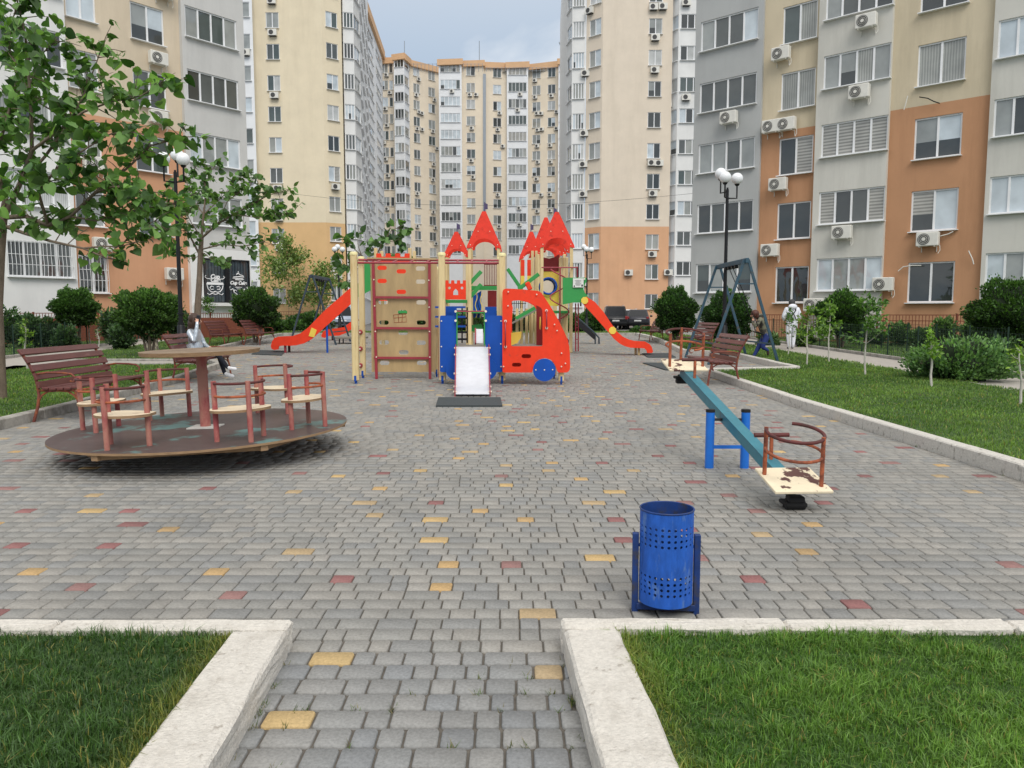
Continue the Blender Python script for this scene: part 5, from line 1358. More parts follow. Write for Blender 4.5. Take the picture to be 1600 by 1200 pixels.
    # diagonal green hand rails of the bridges
    for pts, Yc in ([((810, 452), (842, 428)), 25.5], [((806, 498), (842, 478)), 25.5], [((734, 443), (752, 424)), 25.9], [((734, 465), (752, 444)), 25.9], [((793, 420), (812, 448)), 29.0], [((680, 432), (697, 448)), 29.0], [((680, 452), (697, 470)), 29.0]):
        b = MB(); b.bar(P(*pts[0], Yc), P(*pts[1], Yc), .05, .13, 0, (0, 0, 1), .01); b.build('bridge_rail', M['green'], t, True)
    bb = MB(); bb.bar(P(800, 505, 25.6), P(842, 482, 25.6), 1.0, .05); bb.build('ramp', M['deckgrey'], t, True)
    for px in (821, 823.5): pass
    g = MB(); g.cbox(P(826, 447, 25.4), (.16, .06, .28), .03, 0, Matrix.Rotation(R(-25), 3, 'Y')); g.build('ramp_grip', M['red'], t, True)
    # railings behind the centre tower
    rl = MB(); 
    for i in range(9): rl.tube([P(757 + i * 2.6, 413, 28.2), P(757 + i * 2.6, 446, 28.2)], .012, 5)
    for py in (413, 446): rl.tube([P(756, py, 28.2), P(779, py, 28.2)], .018, 5)
    rl.build('red_railing', M['dkred'], t, True)
    b = MB(); b.bar(P(735, 450, 26.7), P(779, 450, 26.7), .06, .14); b.build('deck_edge', M['green'], t, True)
    b = MB(); b.bar(P(697, 471, 29.4), P(730, 471, 29.4), .06, .12); b.build('deck_edge', M['green'], t, True)
    board('blue_wall', t, [(735, 466), (752, 454), (752, 496), (735, 496)], 26.8, .03, 'blue'); board('dark_wall', t, [(762, 454), (776, 454), (776, 482), (762, 482)], 28.4, .03, 'dkred')
    board('blue_wall', t, [(682, 442), (696, 458), (696, 500), (682, 494)], 29.0, .03, 'blue')
    mz = MB()
    for q in range(3): mz.tube([P(744 + q * 4 + 1.5 * math.sin(i * .8 + q), 458 + i * 3.2, 26.0) for i in range(13)], .014, 5, q % 2)
    mz.build('bead_maze', [M['yellow'], M['black']], t, True)
    nt_ = MB()
    for i in range(7): nt_.tube([P(800 + i * 3.4, 470, 27.2), P(799 + i * 3.4, 518, 27.2)], .012, 5)
    for j in range(4): nt_.tube([P(799, 474 + j * 13, 27.2), P(822, 474 + j * 13, 27.2)], .012, 5)
    nt_.build('climbing_net', M['black'], t, True)
    lw = MB()
    for j in range(5): lw.bar(P(698, 486 + j * 11, 27.4), P(731, 486 + j * 11, 27.4), .05, .07)
    for px in (699, 710, 722, 730): lw.bar(P(px, 480, 27.45), P(px, 536, 27.45), .05, .05, 0, (0, 1, 0))
    lw.build('lower_rails', M['navy'], t, True)
    board('counter_board', t, [(736, 508), (752, 506), (756, 516), (736, 518)], 26.4, .03, 'green')
    board('low_wall', t, [(756, 486), (777, 486), (777, 526), (756, 526)], 28.6, .03, 'navy')
    for i, px in enumerate((808, 815, 823, 829)):
        p = P(px, 482, 26.0 + .25 * i); b = MB(); b.cbox((p.x, p.y, (gz(26) + p.z) / 2), (.1, .1, p.z - gz(26)), .01); b.build('post', M['timber'], t, True)
    # spiral climber
    cx = P(875, 470, 24.75).x; sp = MB(); pts = []
    for i in range(61):
        a = i / 60; ang = R(200) + a * 2 * math.pi * 2.5; pts.append((cx - .02 + .3 * math.cos(ang), 24.75 + .3 * math.sin(ang), 2.85 - 2.35 * a))
    sp.tube(pts, .022, 6); sp.tube([(cx, 24.75, gz(25)), (cx, 24.75, P(800, 418, 24.75).z)], .025, 7)
    sp.tube([P(846, 418, 24.75), P(902, 418, 24.75)], .022, 6); sp.tube([P(902, 417, 24.75), P(902, 434, 24.9)], .03, 6); sp.tube([P(894, 418, 24.75), P(894, 418, 25.4)], .022, 6)
    sp.build('spiral_climber', M['pink_pipe'], t, True)
    pp = MB()
    for px in (899.5, 903.5): pp.tube([P(px, 474, 25.0), P(px, 549, 25.0)], .022, 6)
    for py in (495, 512, 530): pp.tube([P(899, py, 25.0), P(904, py, 25.0)], .016, 6)
    pp.build('ladder', M['pink_pipe'], t, True)
    # slides
    k = 6.667
    def R8(pts): return [(x / k + 880, y / k + 420) for x, y in pts]
    def L8(pts): return [(x * .175 + 400, y * .175 + 360) for x, y in pts]
    rt = R8([(190, 318), (240, 290), (330, 345), (420, 450), (500, 570), (560, 655), (620, 705), (680, 735), (740, 750), (850, 757), (900, 785), (922, 815), (935, 860)])
    rb = R8([(925, 876), (875, 876), (866, 848), (845, 828), (800, 826), (700, 822), (640, 806), (590, 780), (530, 730), (470, 660), (400, 580), (330, 500), (200, 360)])
    lt = L8([(870, 490), (845, 512), (700, 640), (600, 728), (520, 812), (470, 865), (400, 918), (330, 942), (200, 948), (165, 962), (145, 990), (133, 1032)])
    lb = L8([(140, 1058), (165, 1068), (200, 1062), (208, 1034), (235, 1028), (300, 1030), (360, 1026), (430, 1008), (500, 970), (560, 915), (700, 790), (845, 660), (870, 640)])
    for top, bot, Ys, plates, nm in ((rt, rb, 24.0, R8([(513, 642)]), 0), (lt, lb, 25.3, L8([(507, 908)]), 1)):
        sd = thing  # parts of the castle
        for dy in (0, .52): board('slide_side', t, top + bot, Ys + dy, .04, 'red')
        f = lambda q: P(q[0], q[1], Ys)
        # chute between the sides
        mid = []
        n = 14
        def samp(pl_, u):
            L_ = [0]
            for a, b in zip(pl_, pl_[1:]): L_.append(L_[-1] + math.dist(a, b))
            s_ = u * L_[-1]
            for i in range(len(pl_) - 1):
                if s_ <= L_[i + 1] + 1e-9:
                    q = (s_ - L_[i]) / (L_[i + 1] - L_[i] + 1e-9); return (pl_[i][0] + (pl_[i + 1][0] - pl_[i][0]) * q, pl_[i][1] + (pl_[i + 1][1] - pl_[i][1]) * q)
            return pl_[-1]
        bt = bot[::-1]; ch = MB(); vs = []
        for i in range(n + 1):
            a, b = samp(top, i / n), samp(bt, i / n); m_ = f(((a[0] + b[0]) / 2, a[1] * .45 + b[1] * .55)); vs += [m_, m_ + Vector((0, .52, 0))]
        ch.add(vs, [(2 * i, 2 * i + 1, 2 * i + 3, 2 * i + 2) for i in range(n)], 0, True); ch.build('slide_chute', M['red_dirty'], t, True)
        for (px, py) in plates:
            pm = MB(); c = f((px, py)) - Vector((0, .03, 0))
            if nm: pm.panel([(-.13, -.13), (.05, -.17), (.14, .07), (-.03, .15)], [], c, (1, 0, 0), (0, 0, 1), .02)
            else: pm.panel([(.12 * math.cos(R(22 + 45 * i)), .12 * math.sin(R(22 + 45 * i))) for i in range(8)], [], c, (1, 0, 0), (0, 0, 1), .02)
            pm.build('joint_plate', M['yellow'], t, True)
    for px, py, Ys, m_ in ((998, 556, 24.2, 'timber'), (993, 555, 24.4, 'timber'), (446, 551, 25.4, 'pink_pipe'), (452, 548, 25.8, 'darkrust')):
        p = P(px, py, Ys); b = MB(); b.cbox((p.x, Ys, (gz(Ys) + .45) / 2), (.07, .07, .45 - gz(Ys)), .006); b.build('slide_support', M[m_], t, True)
    p = P(511, 550, 25.3); b = MB(); b.tube([(p.x, 25.35, gz(25.3)), (p.x, 25.35, P(511, 506, 25.3).z)], .035, 8); b.build('slide_support', M['blue'], t, True)
    # green heads of the slides with a notice
    gh = R8([(-5, 92), (238, 92), (243, 130), (225, 165), (210, 205), (222, 245), (250, 275), (262, 300), (235, 345), (180, 352), (100, 352), (-5, 372)])
    for dy in (0, .52): board('slide_head', t, gh, 24.0 + dy + .05, .04, 'green')
    sgn = MB(); c0 = P(903.5, 442, 23.98); sgn.cbox(c0, (.33, .01, .28), .003); so = sgn.build('notice_board', M['plate'], t, True)
    ln = MB()
    for i in range(6): ln.box(c0 + Vector((-.01 + .01 * (i % 2), -.008, .08 - .03 * i)), (.2 - .03 * (i % 3), .004, .008))
    ln.box(c0 + Vector((.12, -.008, -.08)), (.05, .004, .06)); ln.box(c0 + Vector((-.12, -.008, -.1)), (.04, .004, .04)); ln.build('printed_lines', M['car_graphite'], so, True)
    pm = MB(); pm.panel([(.115 * math.cos(R(22 + 45 * i)), .115 * math.sin(R(22 + 45 * i))) for i in range(8)], [], P(913.5, 469.5, 23.96), (1, 0, 0), (0, 0, 1), .03); pm.build('joint_plate', M['yellow'], t, True)
    lgh = [(561, 412), (573, 412), (576, 424), (574, 433), (583, 445), (578, 452), (545, 470), (545, 455), (558, 440)]
    for dy in (0, .52): board('slide_head', t, [(x + 4, y) for x, y in lgh], 25.35 + dy, .04, 'green')
    bolts(t, R8([(222, 107)]), 23.98, .03)
castle()
# ------------------------------------------------------------------ small things further back
def back_slide():
    t = thing('slide', 'far second red slide seen under the first left slide', 'slide', (P(530, 520, 34).x, 34, gz(34)))
    top = [(560, 492), (548, 503), (538, 511), (526, 513), (512, 514.5), (505, 518), (502, 524)]; bot = [(503, 527), (508, 528), (511, 525), (530, 524.5), (541, 520), (550, 514), (560, 506)]
    for dy in (0, .5): board('slide_side', t, top + bot, 34 + dy, .04, 'red')
    ch = MB(); vs = []
    for (a, b) in zip(top, bot[::-1]): m_ = P((a[0] + b[0]) / 2, (a[1] + b[1]) / 2, 34); vs += [m_, m_ + Vector((0, .5, 0))]
    ch.add(vs, [(2 * i, 2 * i + 1, 2 * i + 3, 2 * i + 2) for i in range(6)]); ch.build('slide_chute', M['red_dirty'], t, True)
    for px in (519, 566): p = P(px, 531, 34.2); b = MB(); b.tube([(p.x, 34.25, gz(34)), (p.x, 34.25, P(px, 520 if px < 550 else 490, 34).z)], .04, 8); b.build('support', M['darkrust'], t, True)
back_slide()
def low_platform():
    c = P(541, 528, 31); t = thing('low_platform', 'low grey timber platform on thin legs behind the left red slide', 'platform', (c.x, 31, gz(31)))
    b = MB(); b.cbox((c.x + .1, 31.4, c.z), (1.25, 1.0, .07), .01); b.build('top', M['deckgrey'], t, True)
    for dx in (-.3, .45):
        for dy in (.1, .8): l = MB(); l.tube([(c.x + dx, 31 + dy, gz(31)), (c.x + dx, 31 + dy, c.z - .03)], .025, 6); l.build('leg', M['black'], t, True)
low_platform()
def steel_slide():
    t = thing('slide', 'small steel slide with bent pipe handrails behind the spiral climber', 'slide', (P(920, 520, 31).x, 31, gz(31)))
    for dy in (0, .5):
        s = MB(); s.tube([P(900, 494, 31 + dy), P(903, 497, 31 + dy), P(930, 521, 31 + dy), P(936, 528, 31 + dy), P(936, 541, 31 + dy)], .035, 7); s.build('handrail', M['swing_dark'], t, True)
    c = MB(); a, b = P(901, 502, 31), P(931, 527, 31); v = Vector((0, .5, 0)); c.add([a, a + v, b + v, b], [(0, 1, 2, 3)]); c.build('chute', M['steel'], t, True)
    side = board('side_panel', t, [(904, 500), (930, 523), (930, 532), (904, 510)], 30.97, .03, 'car_black')
    p = MB(); p.tube([P(930, 524, 31.02), P(930, 541, 31.02)], .03, 7); p.build('leg', M['swing_dark'], t, True)
steel_slide()
# ------------------------------------------------------------------ trees and bushes
def leaf_mesh(name, pts, dirs, size, tmpl, c1, c2, parent, rng, up=.6, jitter=.5, lo=.55, hi=1.35, core=None, shade=None):
    V, polys, k = leaves(pts, dirs, size, tmpl, rng, up, jitter)
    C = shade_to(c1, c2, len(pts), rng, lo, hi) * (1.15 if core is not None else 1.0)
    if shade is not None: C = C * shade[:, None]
    C = np.repeat(C, k, axis=0); mats = [M['leaf']]; mi = None
    if core is not None:
        cv, cf = core; b = len(V); V = np.vstack([V, cv]); n0 = sum(len(p) for p in polys)
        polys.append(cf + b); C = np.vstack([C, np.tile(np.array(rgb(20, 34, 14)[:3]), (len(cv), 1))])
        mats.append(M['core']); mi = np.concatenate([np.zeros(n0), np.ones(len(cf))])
    return np_mesh(name, V, polys, mats, parent, C, mi, off=base_of(parent))
def ico_core(c, r, rng, sub=3, amp=.12):
    bm = bmesh.new(); bmesh.ops.create_icosphere(bm, subdivisions=sub, radius=1); bm.verts.ensure_lookup_table()
    cv = np.array([v.co[:] for v in bm.verts]); cf = np.array([[v.index for v in f.verts] for f in bm.faces]); bm.free()
    ph = rng.uniform(0, 6, 6)
    k = 1 + amp * (np.sin(cv[:, 0] * 5 + ph[0]) * np.sin(cv[:, 1] * 5 + ph[1]) + .7 * np.sin(cv[:, 2] * 7 + ph[2]))
    return cv * k[:, None] * np.array(r)[None] + np.array(c)[None], cf
def bush(label, c, r, n, size, c1, c2, name='round_bush', cat='bush', seed=1, trunk=.35, tm=T_SPRAY, lump=.17, dirup=.5, group=None, base=None, flat=0):
    """c: centre; r: radii (x, y, z)"""
    rng = np.random.default_rng(seed); c = np.array(c, float); r = np.array(r, float)
    g = gz(c[1]) + LZ - .02
    t = thing(name, label, cat, (c[0], c[1], g), 0, group)
    d = rng.normal(0, 1, (n, 3)); d /= np.linalg.norm(d, axis=1)[:, None]
    if flat: d[:, 2] = np.where(d[:, 2] < -flat, -d[:, 2] * .5, d[:, 2])
    ph = rng.uniform(0, 6, 8)
    bump_ = 1 + lump * (np.sin(d[:, 0] * 6 + ph[0]) * np.sin(d[:, 1] * 6 + ph[1]) + np.sin(d[:, 2] * 8 + ph[2]) * .6 + .5 * np.sin(d[:, 0] * 13 + d[:, 2] * 11 + ph[3]))
    dep = 1 - np.abs(rng.normal(0, .085, n)); sp_ = rng.random(n) < .05; dep[sp_] = 1 + rng.uniform(0, .12, sp_.sum())
    pts = c + d * r * (bump_ * dep)[:, None]
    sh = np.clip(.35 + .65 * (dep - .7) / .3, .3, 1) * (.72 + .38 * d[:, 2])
    dirs = d * .8 + np.array([0, 0, dirup])
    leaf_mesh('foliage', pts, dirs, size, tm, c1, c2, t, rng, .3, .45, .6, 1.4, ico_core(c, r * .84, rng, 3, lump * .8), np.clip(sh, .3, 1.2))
    if trunk:
        mb = MB()
        for k in range(4): a = k * 1.6 + seed; mb.tube([(c[0] + .06 * math.cos(a), c[1] + .06 * math.sin(a), g - .05), (c[0] + .25 * r[0] * math.cos(a), c[1] + .25 * r[0] * math.sin(a), c[2] - r[2] * .6)], [.045, .03], 6)
        mb.build('trunk', M['bark'], t, True)
    return t
dk1, dk2 = rgb(44, 74, 34), rgb(84, 118, 56)
def px_bush(label, px, py, Y, rpx, rpy, **k):
    c = P(px, py, Y); s = Y / F
    return bush(label, c, (rpx * s, rpx * s * .95, rpy * s), **k)
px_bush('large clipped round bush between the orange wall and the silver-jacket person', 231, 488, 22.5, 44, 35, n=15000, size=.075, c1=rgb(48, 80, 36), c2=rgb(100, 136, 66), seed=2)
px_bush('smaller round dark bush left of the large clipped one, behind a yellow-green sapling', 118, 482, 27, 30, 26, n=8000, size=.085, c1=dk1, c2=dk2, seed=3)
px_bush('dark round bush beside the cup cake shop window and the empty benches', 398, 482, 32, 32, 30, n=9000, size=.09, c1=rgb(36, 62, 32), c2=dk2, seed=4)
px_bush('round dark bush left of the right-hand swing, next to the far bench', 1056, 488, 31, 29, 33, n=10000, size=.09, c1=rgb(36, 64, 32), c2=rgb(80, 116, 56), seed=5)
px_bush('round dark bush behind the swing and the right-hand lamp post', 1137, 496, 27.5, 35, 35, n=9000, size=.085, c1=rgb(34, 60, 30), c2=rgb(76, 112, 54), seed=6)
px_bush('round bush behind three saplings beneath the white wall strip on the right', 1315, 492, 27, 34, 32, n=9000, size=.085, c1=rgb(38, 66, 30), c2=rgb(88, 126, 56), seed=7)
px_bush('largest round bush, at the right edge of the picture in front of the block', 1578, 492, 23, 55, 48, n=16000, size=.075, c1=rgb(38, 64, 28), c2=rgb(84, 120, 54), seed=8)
# spreading juniper
def juniper():
    rng = np.random.default_rng(9); cen = G(1502, 592, LZ); c = np.array(cen)
    t = thing('juniper', 'spreading feathery juniper bush on the right lawn', 'bush', cen)
    pts = []; dirs = []; sh = []; core = MB()
    for k in range(170):
        a = rng.uniform(0, 2 * math.pi); L = rng.uniform(.5, 1.0) * (1.0 if abs(math.cos(a)) > .5 else .8); el = rng.uniform(.15, 1.15)
        d = np.array([math.cos(a) * math.cos(el), math.sin(a) * math.cos(el), math.sin(el)])
        st = c + np.array([rng.uniform(-.35, .35), rng.uniform(-.2, .2), .05]); m = 110
        u = rng.uniform(.25, 1, m) ** .7
        p = st + d * (L * u)[:, None] + np.array([0, 0, 1]) * (-.25 * u ** 2 * L * .5)[:, None] + rng.normal(0, 1, (m, 3)) * (.035 + .05 * u)[:, None]
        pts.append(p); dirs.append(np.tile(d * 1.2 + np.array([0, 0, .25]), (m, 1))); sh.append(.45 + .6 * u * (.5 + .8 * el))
        core.tube([st, st + d * L * .55, st + d * L * .9 - np.array([0, 0, .1 * L])], [.012, .01, .004], 4)
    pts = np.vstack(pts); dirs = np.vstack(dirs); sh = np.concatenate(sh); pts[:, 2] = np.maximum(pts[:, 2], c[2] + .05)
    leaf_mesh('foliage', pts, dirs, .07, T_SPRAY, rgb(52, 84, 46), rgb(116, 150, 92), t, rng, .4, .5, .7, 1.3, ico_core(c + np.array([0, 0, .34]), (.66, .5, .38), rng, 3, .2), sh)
    core.build('branches', M['bark'], t, True)
juniper()
# saplings: pale thin stem, small open crown
def sapling(label, base, h, cr, ch, n, size, c1, c2, seed, lean=0.0, white=True, group='young saplings on the lawns', shape=1.0, fork=0):
    rng = np.random.default_rng(seed); b = Vector(base); t = thing('sapling', label, 'sapling', b, 0, group)
    tr = MB(); st = [b + Vector((lean * q * h + .02 * math.sin(q * 9 + seed), .02 * math.cos(q * 7 + seed), h * q)) for q in (0, .2, .4, .6, .8, .95)]
    st[0] -= Vector((0, 0, .05)); tr.tube(st, [.024, .02, .018, .015, .01, .005], 6, 0)
    tops = []
    for k in range(9 if n < 900 else 26):
        q = rng.uniform(1 - ch / h, .9); i = min(4, int(q * 5)); s0 = b + Vector((lean * q * h, 0, h * q)); a = rng.uniform(0, 6.28); L = cr * rng.uniform(.55, 1.0) * (1.15 - .55 * (q - (1 - ch / h)) / (ch / h) * shape)
        e = s0 + Vector((math.cos(a) * L, math.sin(a) * L, L * rng.uniform(.3, .9))); tr.tube([s0, (s0 + e) / 2 + Vector((0, 0, -.02)), e], [.008, .006, .003], 4, 0); tops.append((s0, e))
    tops.append((st[3], st[5])); tops.append((st[4], st[5] + Vector((0, 0, .12))))
    tr.build('trunk', M['bark_white'] if white else M['bark'], t, True)
    pts = []; dirs = []
    for i in range(n):
        s0, e = tops[rng.integers(len(tops))]; q = rng.uniform(.25, 1.08); p = s0.lerp(e, q); d = (e - s0).normalized()
        pts.append([p.x + rng.normal(0, .035 * cr / .3), p.y + rng.normal(0, .035 * cr / .3), p.z + rng.normal(0, .035 * cr / .3)]); dirs.append([d.x * .5, d.y * .5, .1])
    leaf_mesh('foliage', np.array(pts), np.array(dirs), size, T_LEAF, c1, c2, t, rng, .8, .7, .6, 1.35)
    return t
y1, y2 = rgb(66, 106, 36), rgb(138, 168, 70); m1, m2 = rgb(54, 92, 40), rgb(104, 142, 66)
def px_sap(label, px, pyb, pyt, wpx, chf, n, size, c1, c2, seed, lean=0, white=True, **k):
    b = G(px, pyb, LZ); s = b.y / F; h = (pyb - pyt) * s; return sapling(label, b, h, wpx * s / 2, h * chf, n, size, c1, c2, seed, lean, white, **k)
px_sap('thin sapling with a whitewashed stem behind the left end of the near left bench', 42, 577, 502, 24, .6, 170, .09, y1, y2, 1)
px_sap('bushy yellow-green sapling in front of the smaller round bush on the left', 141, 541, 456, 58, .72, 520, .13, y1, y2, 2)
px_sap('tiny bare sapling just right of the yellow-green one', 155, 555, 512, 10, .4, 30, .06, m1, m2, 3)
px_sap('small leafy ball sapling under the left shop decal', 328, 527, 466, 30, .6, 330, .12, m1, m2, 4, white=True)
px_sap('small sapling between the shop window and the round dark bush', 371, 524, 468, 26, .6, 260, .12, m1, rgb(120, 156, 70), 5)
px_sap('sapling overlapping the person in white', 1232, 554, 485, 28, .62, 210, .1, m1, m2, 6, white=True)
px_sap('sapling just right of the person in white', 1260, 570, 482, 40, .66, 300, .1, y1, y2, 7)
px_sap('sapling second right of the person in white, with a round top', 1294, 566, 475, 44, .64, 420, .12, y1, rgb(130, 164, 74), 8)
px_sap('tallest right sapling, with a straight white stem before the green fence', 1351, 585, 466, 62, .6, 520, .11, m1, rgb(120, 158, 78), 9)
px_sap('crooked white-stemmed sapling standing before the juniper', 1456, 604, 514, 30, .62, 190, .085, y1, rgb(146, 184, 70), 10, lean=-.06)
px_sap('leaning sapling cut by the right edge of the picture', 1597, 632, 540, 40, .5, 90, .08, y1, y2, 11, lean=-.12)
px_sap('thin sapling behind the swing frame, before the dark bush', 1151, 540, 487, 22, .7, 150, .1, m1, m2, 12)
px_sap('small light tree beside the farthest right bench', 1034, 516, 462, 34, .6, 330, .16, y1, y2, 13)
# two pale young plane trees in front of the yellow tower
px_sap('taller pale green young tree in front of the yellow tower', 452, 508, 372, 92, .82, 3600, .32, rgb(84, 112, 52), rgb(150, 168, 104), 14, white=False, group='pale young trees by the yellow tower', shape=1.3)
px_sap('shorter pale green young tree right of the taller one by the yellow tower', 504, 508, 410, 68, .8, 1900, .32, rgb(84, 112, 52), rgb(150, 168, 104), 15, white=False, group='pale young trees by the yellow tower', shape=1.2)
# big-leaved catalpas
def clear_of_lamp(p):      # no foliage in the corridor in front of the lamp head
    a = Vector((-4.0, 9.0, 2.9)); b = Vector((-8.55, 19.9, 5.2)); d = b - a; q = Vector(p) - a; u = max(0, min(1, q.dot(d) / d.length_squared)); return (q - d * u).length < .24 + .2 * u
def catalpa(label, trunk, limbs, n_per, size, seed, Y, name='catalpa_tree', c1=rgb(34, 66, 30), c2=rgb(78, 118, 52), spread=.22):
    rng = np.random.default_rng(seed); b = Vector(trunk[0][0]); t = thing(name, label, 'tree', b, 0)
    tr = MB(); tr.tube([p for p, r in trunk], [r for p, r in trunk], 10); tr.build('trunk', M['bark'], t, True)
    br = MB(); pts = []; dirs = []
    for pl_, r0, dens in limbs:
        k = len(pl_); rs = [r0 * (1 - .82 * i / (k - 1)) for i in range(k)]; br.tube(pl_, rs, 6)
        for i in range(k - 1):
            a, c = Vector(pl_[i]), Vector(pl_[i + 1]); L = (c - a).length; d = (c - a).normalized()
            m = int(dens * L * n_per * (.25 if i == 0 else 1.0))
            # twigs off the limb, each carrying a few leaves
            for j in range(max(1, m // 5)):
                q = rng.uniform(0.1, 1.0); p = a.lerp(c, q); td = Vector(rng.normal(0, 1, 3)) * .8 + d * .7 + Vector((0, 0, .15)); td.normalize(); tl = spread * rng.uniform(.5, 1.8)
                e = p + td * tl; br.tube([p, p.lerp(e, .5) + Vector((0, 0, .02)), e], [.009, .006, .003], 4)
                for w in range(5):
                    s_ = p.lerp(e, rng.uniform(.35, 1.05)); pts.append([s_.x + rng.normal(0, .05), s_.y + rng.normal(0, .05), s_.z + rng.normal(0, .04)])
                    dd = td * .6 + Vector(rng.normal(0, .6, 3)); dirs.append([dd.x, dd.y, dd.z - .35])
    br.build('branches', M['bark'], t, True)
    keep = [i for i, p in enumerate(pts) if not clear_of_lamp(p)]; pts = [pts[i] for i in keep]; dirs = [dirs[i] for i in keep]
    leaf_mesh('foliage', np.array(pts), np.array(dirs), size * RNG.choice([.6, .8, 1.0, 1.15], len(pts)), T_HEART, c1, c2, t, rng, .75, .35, .5, 1.45)
    return t
def pxl(Y, *pts): return [P(p[0], p[1], Y + (p[2] if len(p) > 2 else 0)) for p in pts]
def cat1():
    Y = 12.2; b = G(2, 578, LZ); g = P(-4, 500, Y); 
    tr = [(Vector((g.x - .02, Y, gz(Y))), .085), (P(-4, 480, Y), .075), (P(0, 400, Y), .07), (P(4, 345, Y), .065), (P(10, 310, Y), .05)]
    L = [(pxl(Y, (4, 345), (30, 290), (50, 235, -.3), (48, 160, -.5), (40, 60, -.6), (20, -30, -.6)), .045, 1.2),
         (pxl(Y, (4, 340), (40, 338, -.2), (75, 352, -.4), (110, 338, -.5), (150, 300, -.6), (200, 262, -.7), (235, 228, -.7), (285, 214, -.8)), .04, 1.2),
         (pxl(Y, (3, 352), (40, 365, -.3), (80, 377, -.5), (130, 388, -.8), (165, 403, -.9), (200, 408, -1)), .032, .25),
         (pxl(Y, (130, 388, -.8), (160, 385, -.9), (190, 385, -.9), (210, 355, -1.0), (245, 345, -1.0), (270, 372, -1.0)), .016, 1.2),
         (pxl(Y, (30, 290), (70, 245, .2), (110, 190, .3), (130, 150, .3), (150, 100, .4), (160, 70, .4)), .03, 1.5),
         (pxl(Y, (50, 235, -.3), (90, 205, -.6), (130, 175, -.8), (170, 160, -.9), (220, 150, -1), (255, 128, -1)), .025, 1.35),
         (pxl(Y, (75, 352, -.4), (60, 300, -.8), (90, 262, -1.0), (130, 235, -1.2), (170, 210, -1.2), (215, 205, -1.2)), .025, 1.5),
         (pxl(Y, (110, 338, -.5), (150, 345, -.5), (200, 332, -.4), (225, 325, -.3), (262, 322, -.2)), .018, 1.9),
         (pxl(Y, (10, 310), (-10, 250), (10, 190), (25, 130), (60, 90), (90, 60)), .03, 1.3),
         (pxl(Y, (10, 310), (-20, 260), (-50, 180), (-60, 100)), .04, 1.4),
         (pxl(Y, (40, 60, -.6), (20, 30, -.6), (30, -10, -.7)), .012, 2.2),
         (pxl(Y, (4, 345), (-30, 330, -.6), (-60, 320, -1), (-120, 300, -1.2)), .03, 1.0),
         (pxl(Y, (150, 300, -.6), (175, 292, -1.0), (205, 292, -1.2), (240, 300, -1.2)), .014, 1.8),
         (pxl(Y, (110, 190, .3), (60, 160, .5), (30, 110, .6), (5, 60, .7)), .016, 1.6)]
    catalpa('big-leaved tree reaching in from the left edge of the picture', tr, L, 66, .152, 5, Y, c1=rgb(54, 90, 44), c2=rgb(124, 162, 88), spread=.27)
cat1()
def cat2():
    Y = 22.5; b = G(305, 527, LZ); Y = 23.0; px0 = 306
    tr = [(Vector((P(px0, 525, Y).x, Y, gz(Y))), .11), (P(309, 480, Y), .095), (P(312, 430, Y), .08), (P(313, 400, Y), .075), (P(315, 370, Y), .06)]
    L = [(pxl(Y, (313, 400), (300, 375), (285, 345), (275, 315), (262, 290)), .035, 1.2), (pxl(Y, (315, 370), (318, 335), (322, 300, .2), (318, 270, .2), (335, 262, .3)), .04, 1.3),
         (pxl(Y, (315, 372), (340, 350, -.3), (365, 335, -.4), (395, 318, -.5), (420, 305, -.6), (440, 300, -.6)), .035, 1.25), (pxl(Y, (365, 335, -.4), (400, 340, -.5), (430, 335, -.6), (458, 332, -.6)), .015, 1.3),
         (pxl(Y, (314, 390), (345, 382, -.4), (380, 385, -.5), (410, 378, -.6), (432, 382, -.6)), .025, .9), (pxl(Y, (318, 335), (345, 310, .4), (365, 290, .5), (380, 272, .5)), .02, 1.3),
         (pxl(Y, (318, 335), (300, 310, .5), (290, 280, .6), (305, 262, .6)), .02, 1.2), (pxl(Y, (315, 372), (300, 350, -.7), (290, 330, -.8), (300, 300, -.9)), .018, 1.2),
         (pxl(Y, (340, 350, -.3), (355, 315, -.8), (375, 300, -.9), (400, 285, -.9)), .015, 1.2), (pxl(Y, (314, 392), (330, 405, -.5), (345, 412, -.6)), .012, 1.4), (pxl(Y, (313, 400), (295, 405, .3), (280, 398, .3), (268, 388, .3)), .012, .9)]
    catalpa('big-leaved tree between the lamp post and the shop', tr, L, 62, .165, 6, Y, c1=rgb(54, 88, 46), c2=rgb(118, 154, 88), spread=.28)
cat2()
def cat3():
    Y = 41
    tr = [(Vector((P(585, 500, Y).x, Y, .3)), .13), (P(582, 450, Y), .11), (P(580, 415, Y), .09)]
    L = [(pxl(Y, (580, 415), (565, 400), (550, 385), (540, 378)), .05, 1.0), (pxl(Y, (580, 415), (590, 395), (600, 375), (612, 360), (630, 352)), .05, 1.1), (pxl(Y, (580, 415), (560, 420), (540, 415), (528, 398)), .04, 1.0),
         (pxl(Y, (600, 375), (615, 378), (628, 370)), .03, 1.0), (pxl(Y, (580, 420), (600, 410), (620, 400), (632, 402)), .04, 1.0), (pxl(Y, (565, 400), (560, 385), (558, 372)), .03, 1.0), (pxl(Y, (582, 450), (560, 445), (540, 440), (530, 445)), .04, 1.0), (pxl(Y, (590, 395), (575, 380), (570, 372)), .03, .8)]
    catalpa('far big-leaved tree behind the climbing board, before the white balconies', tr, L, 24, .36, 7, Y, c1=rgb(50, 84, 46), c2=rgb(106, 142, 80), spread=.45)
cat3()
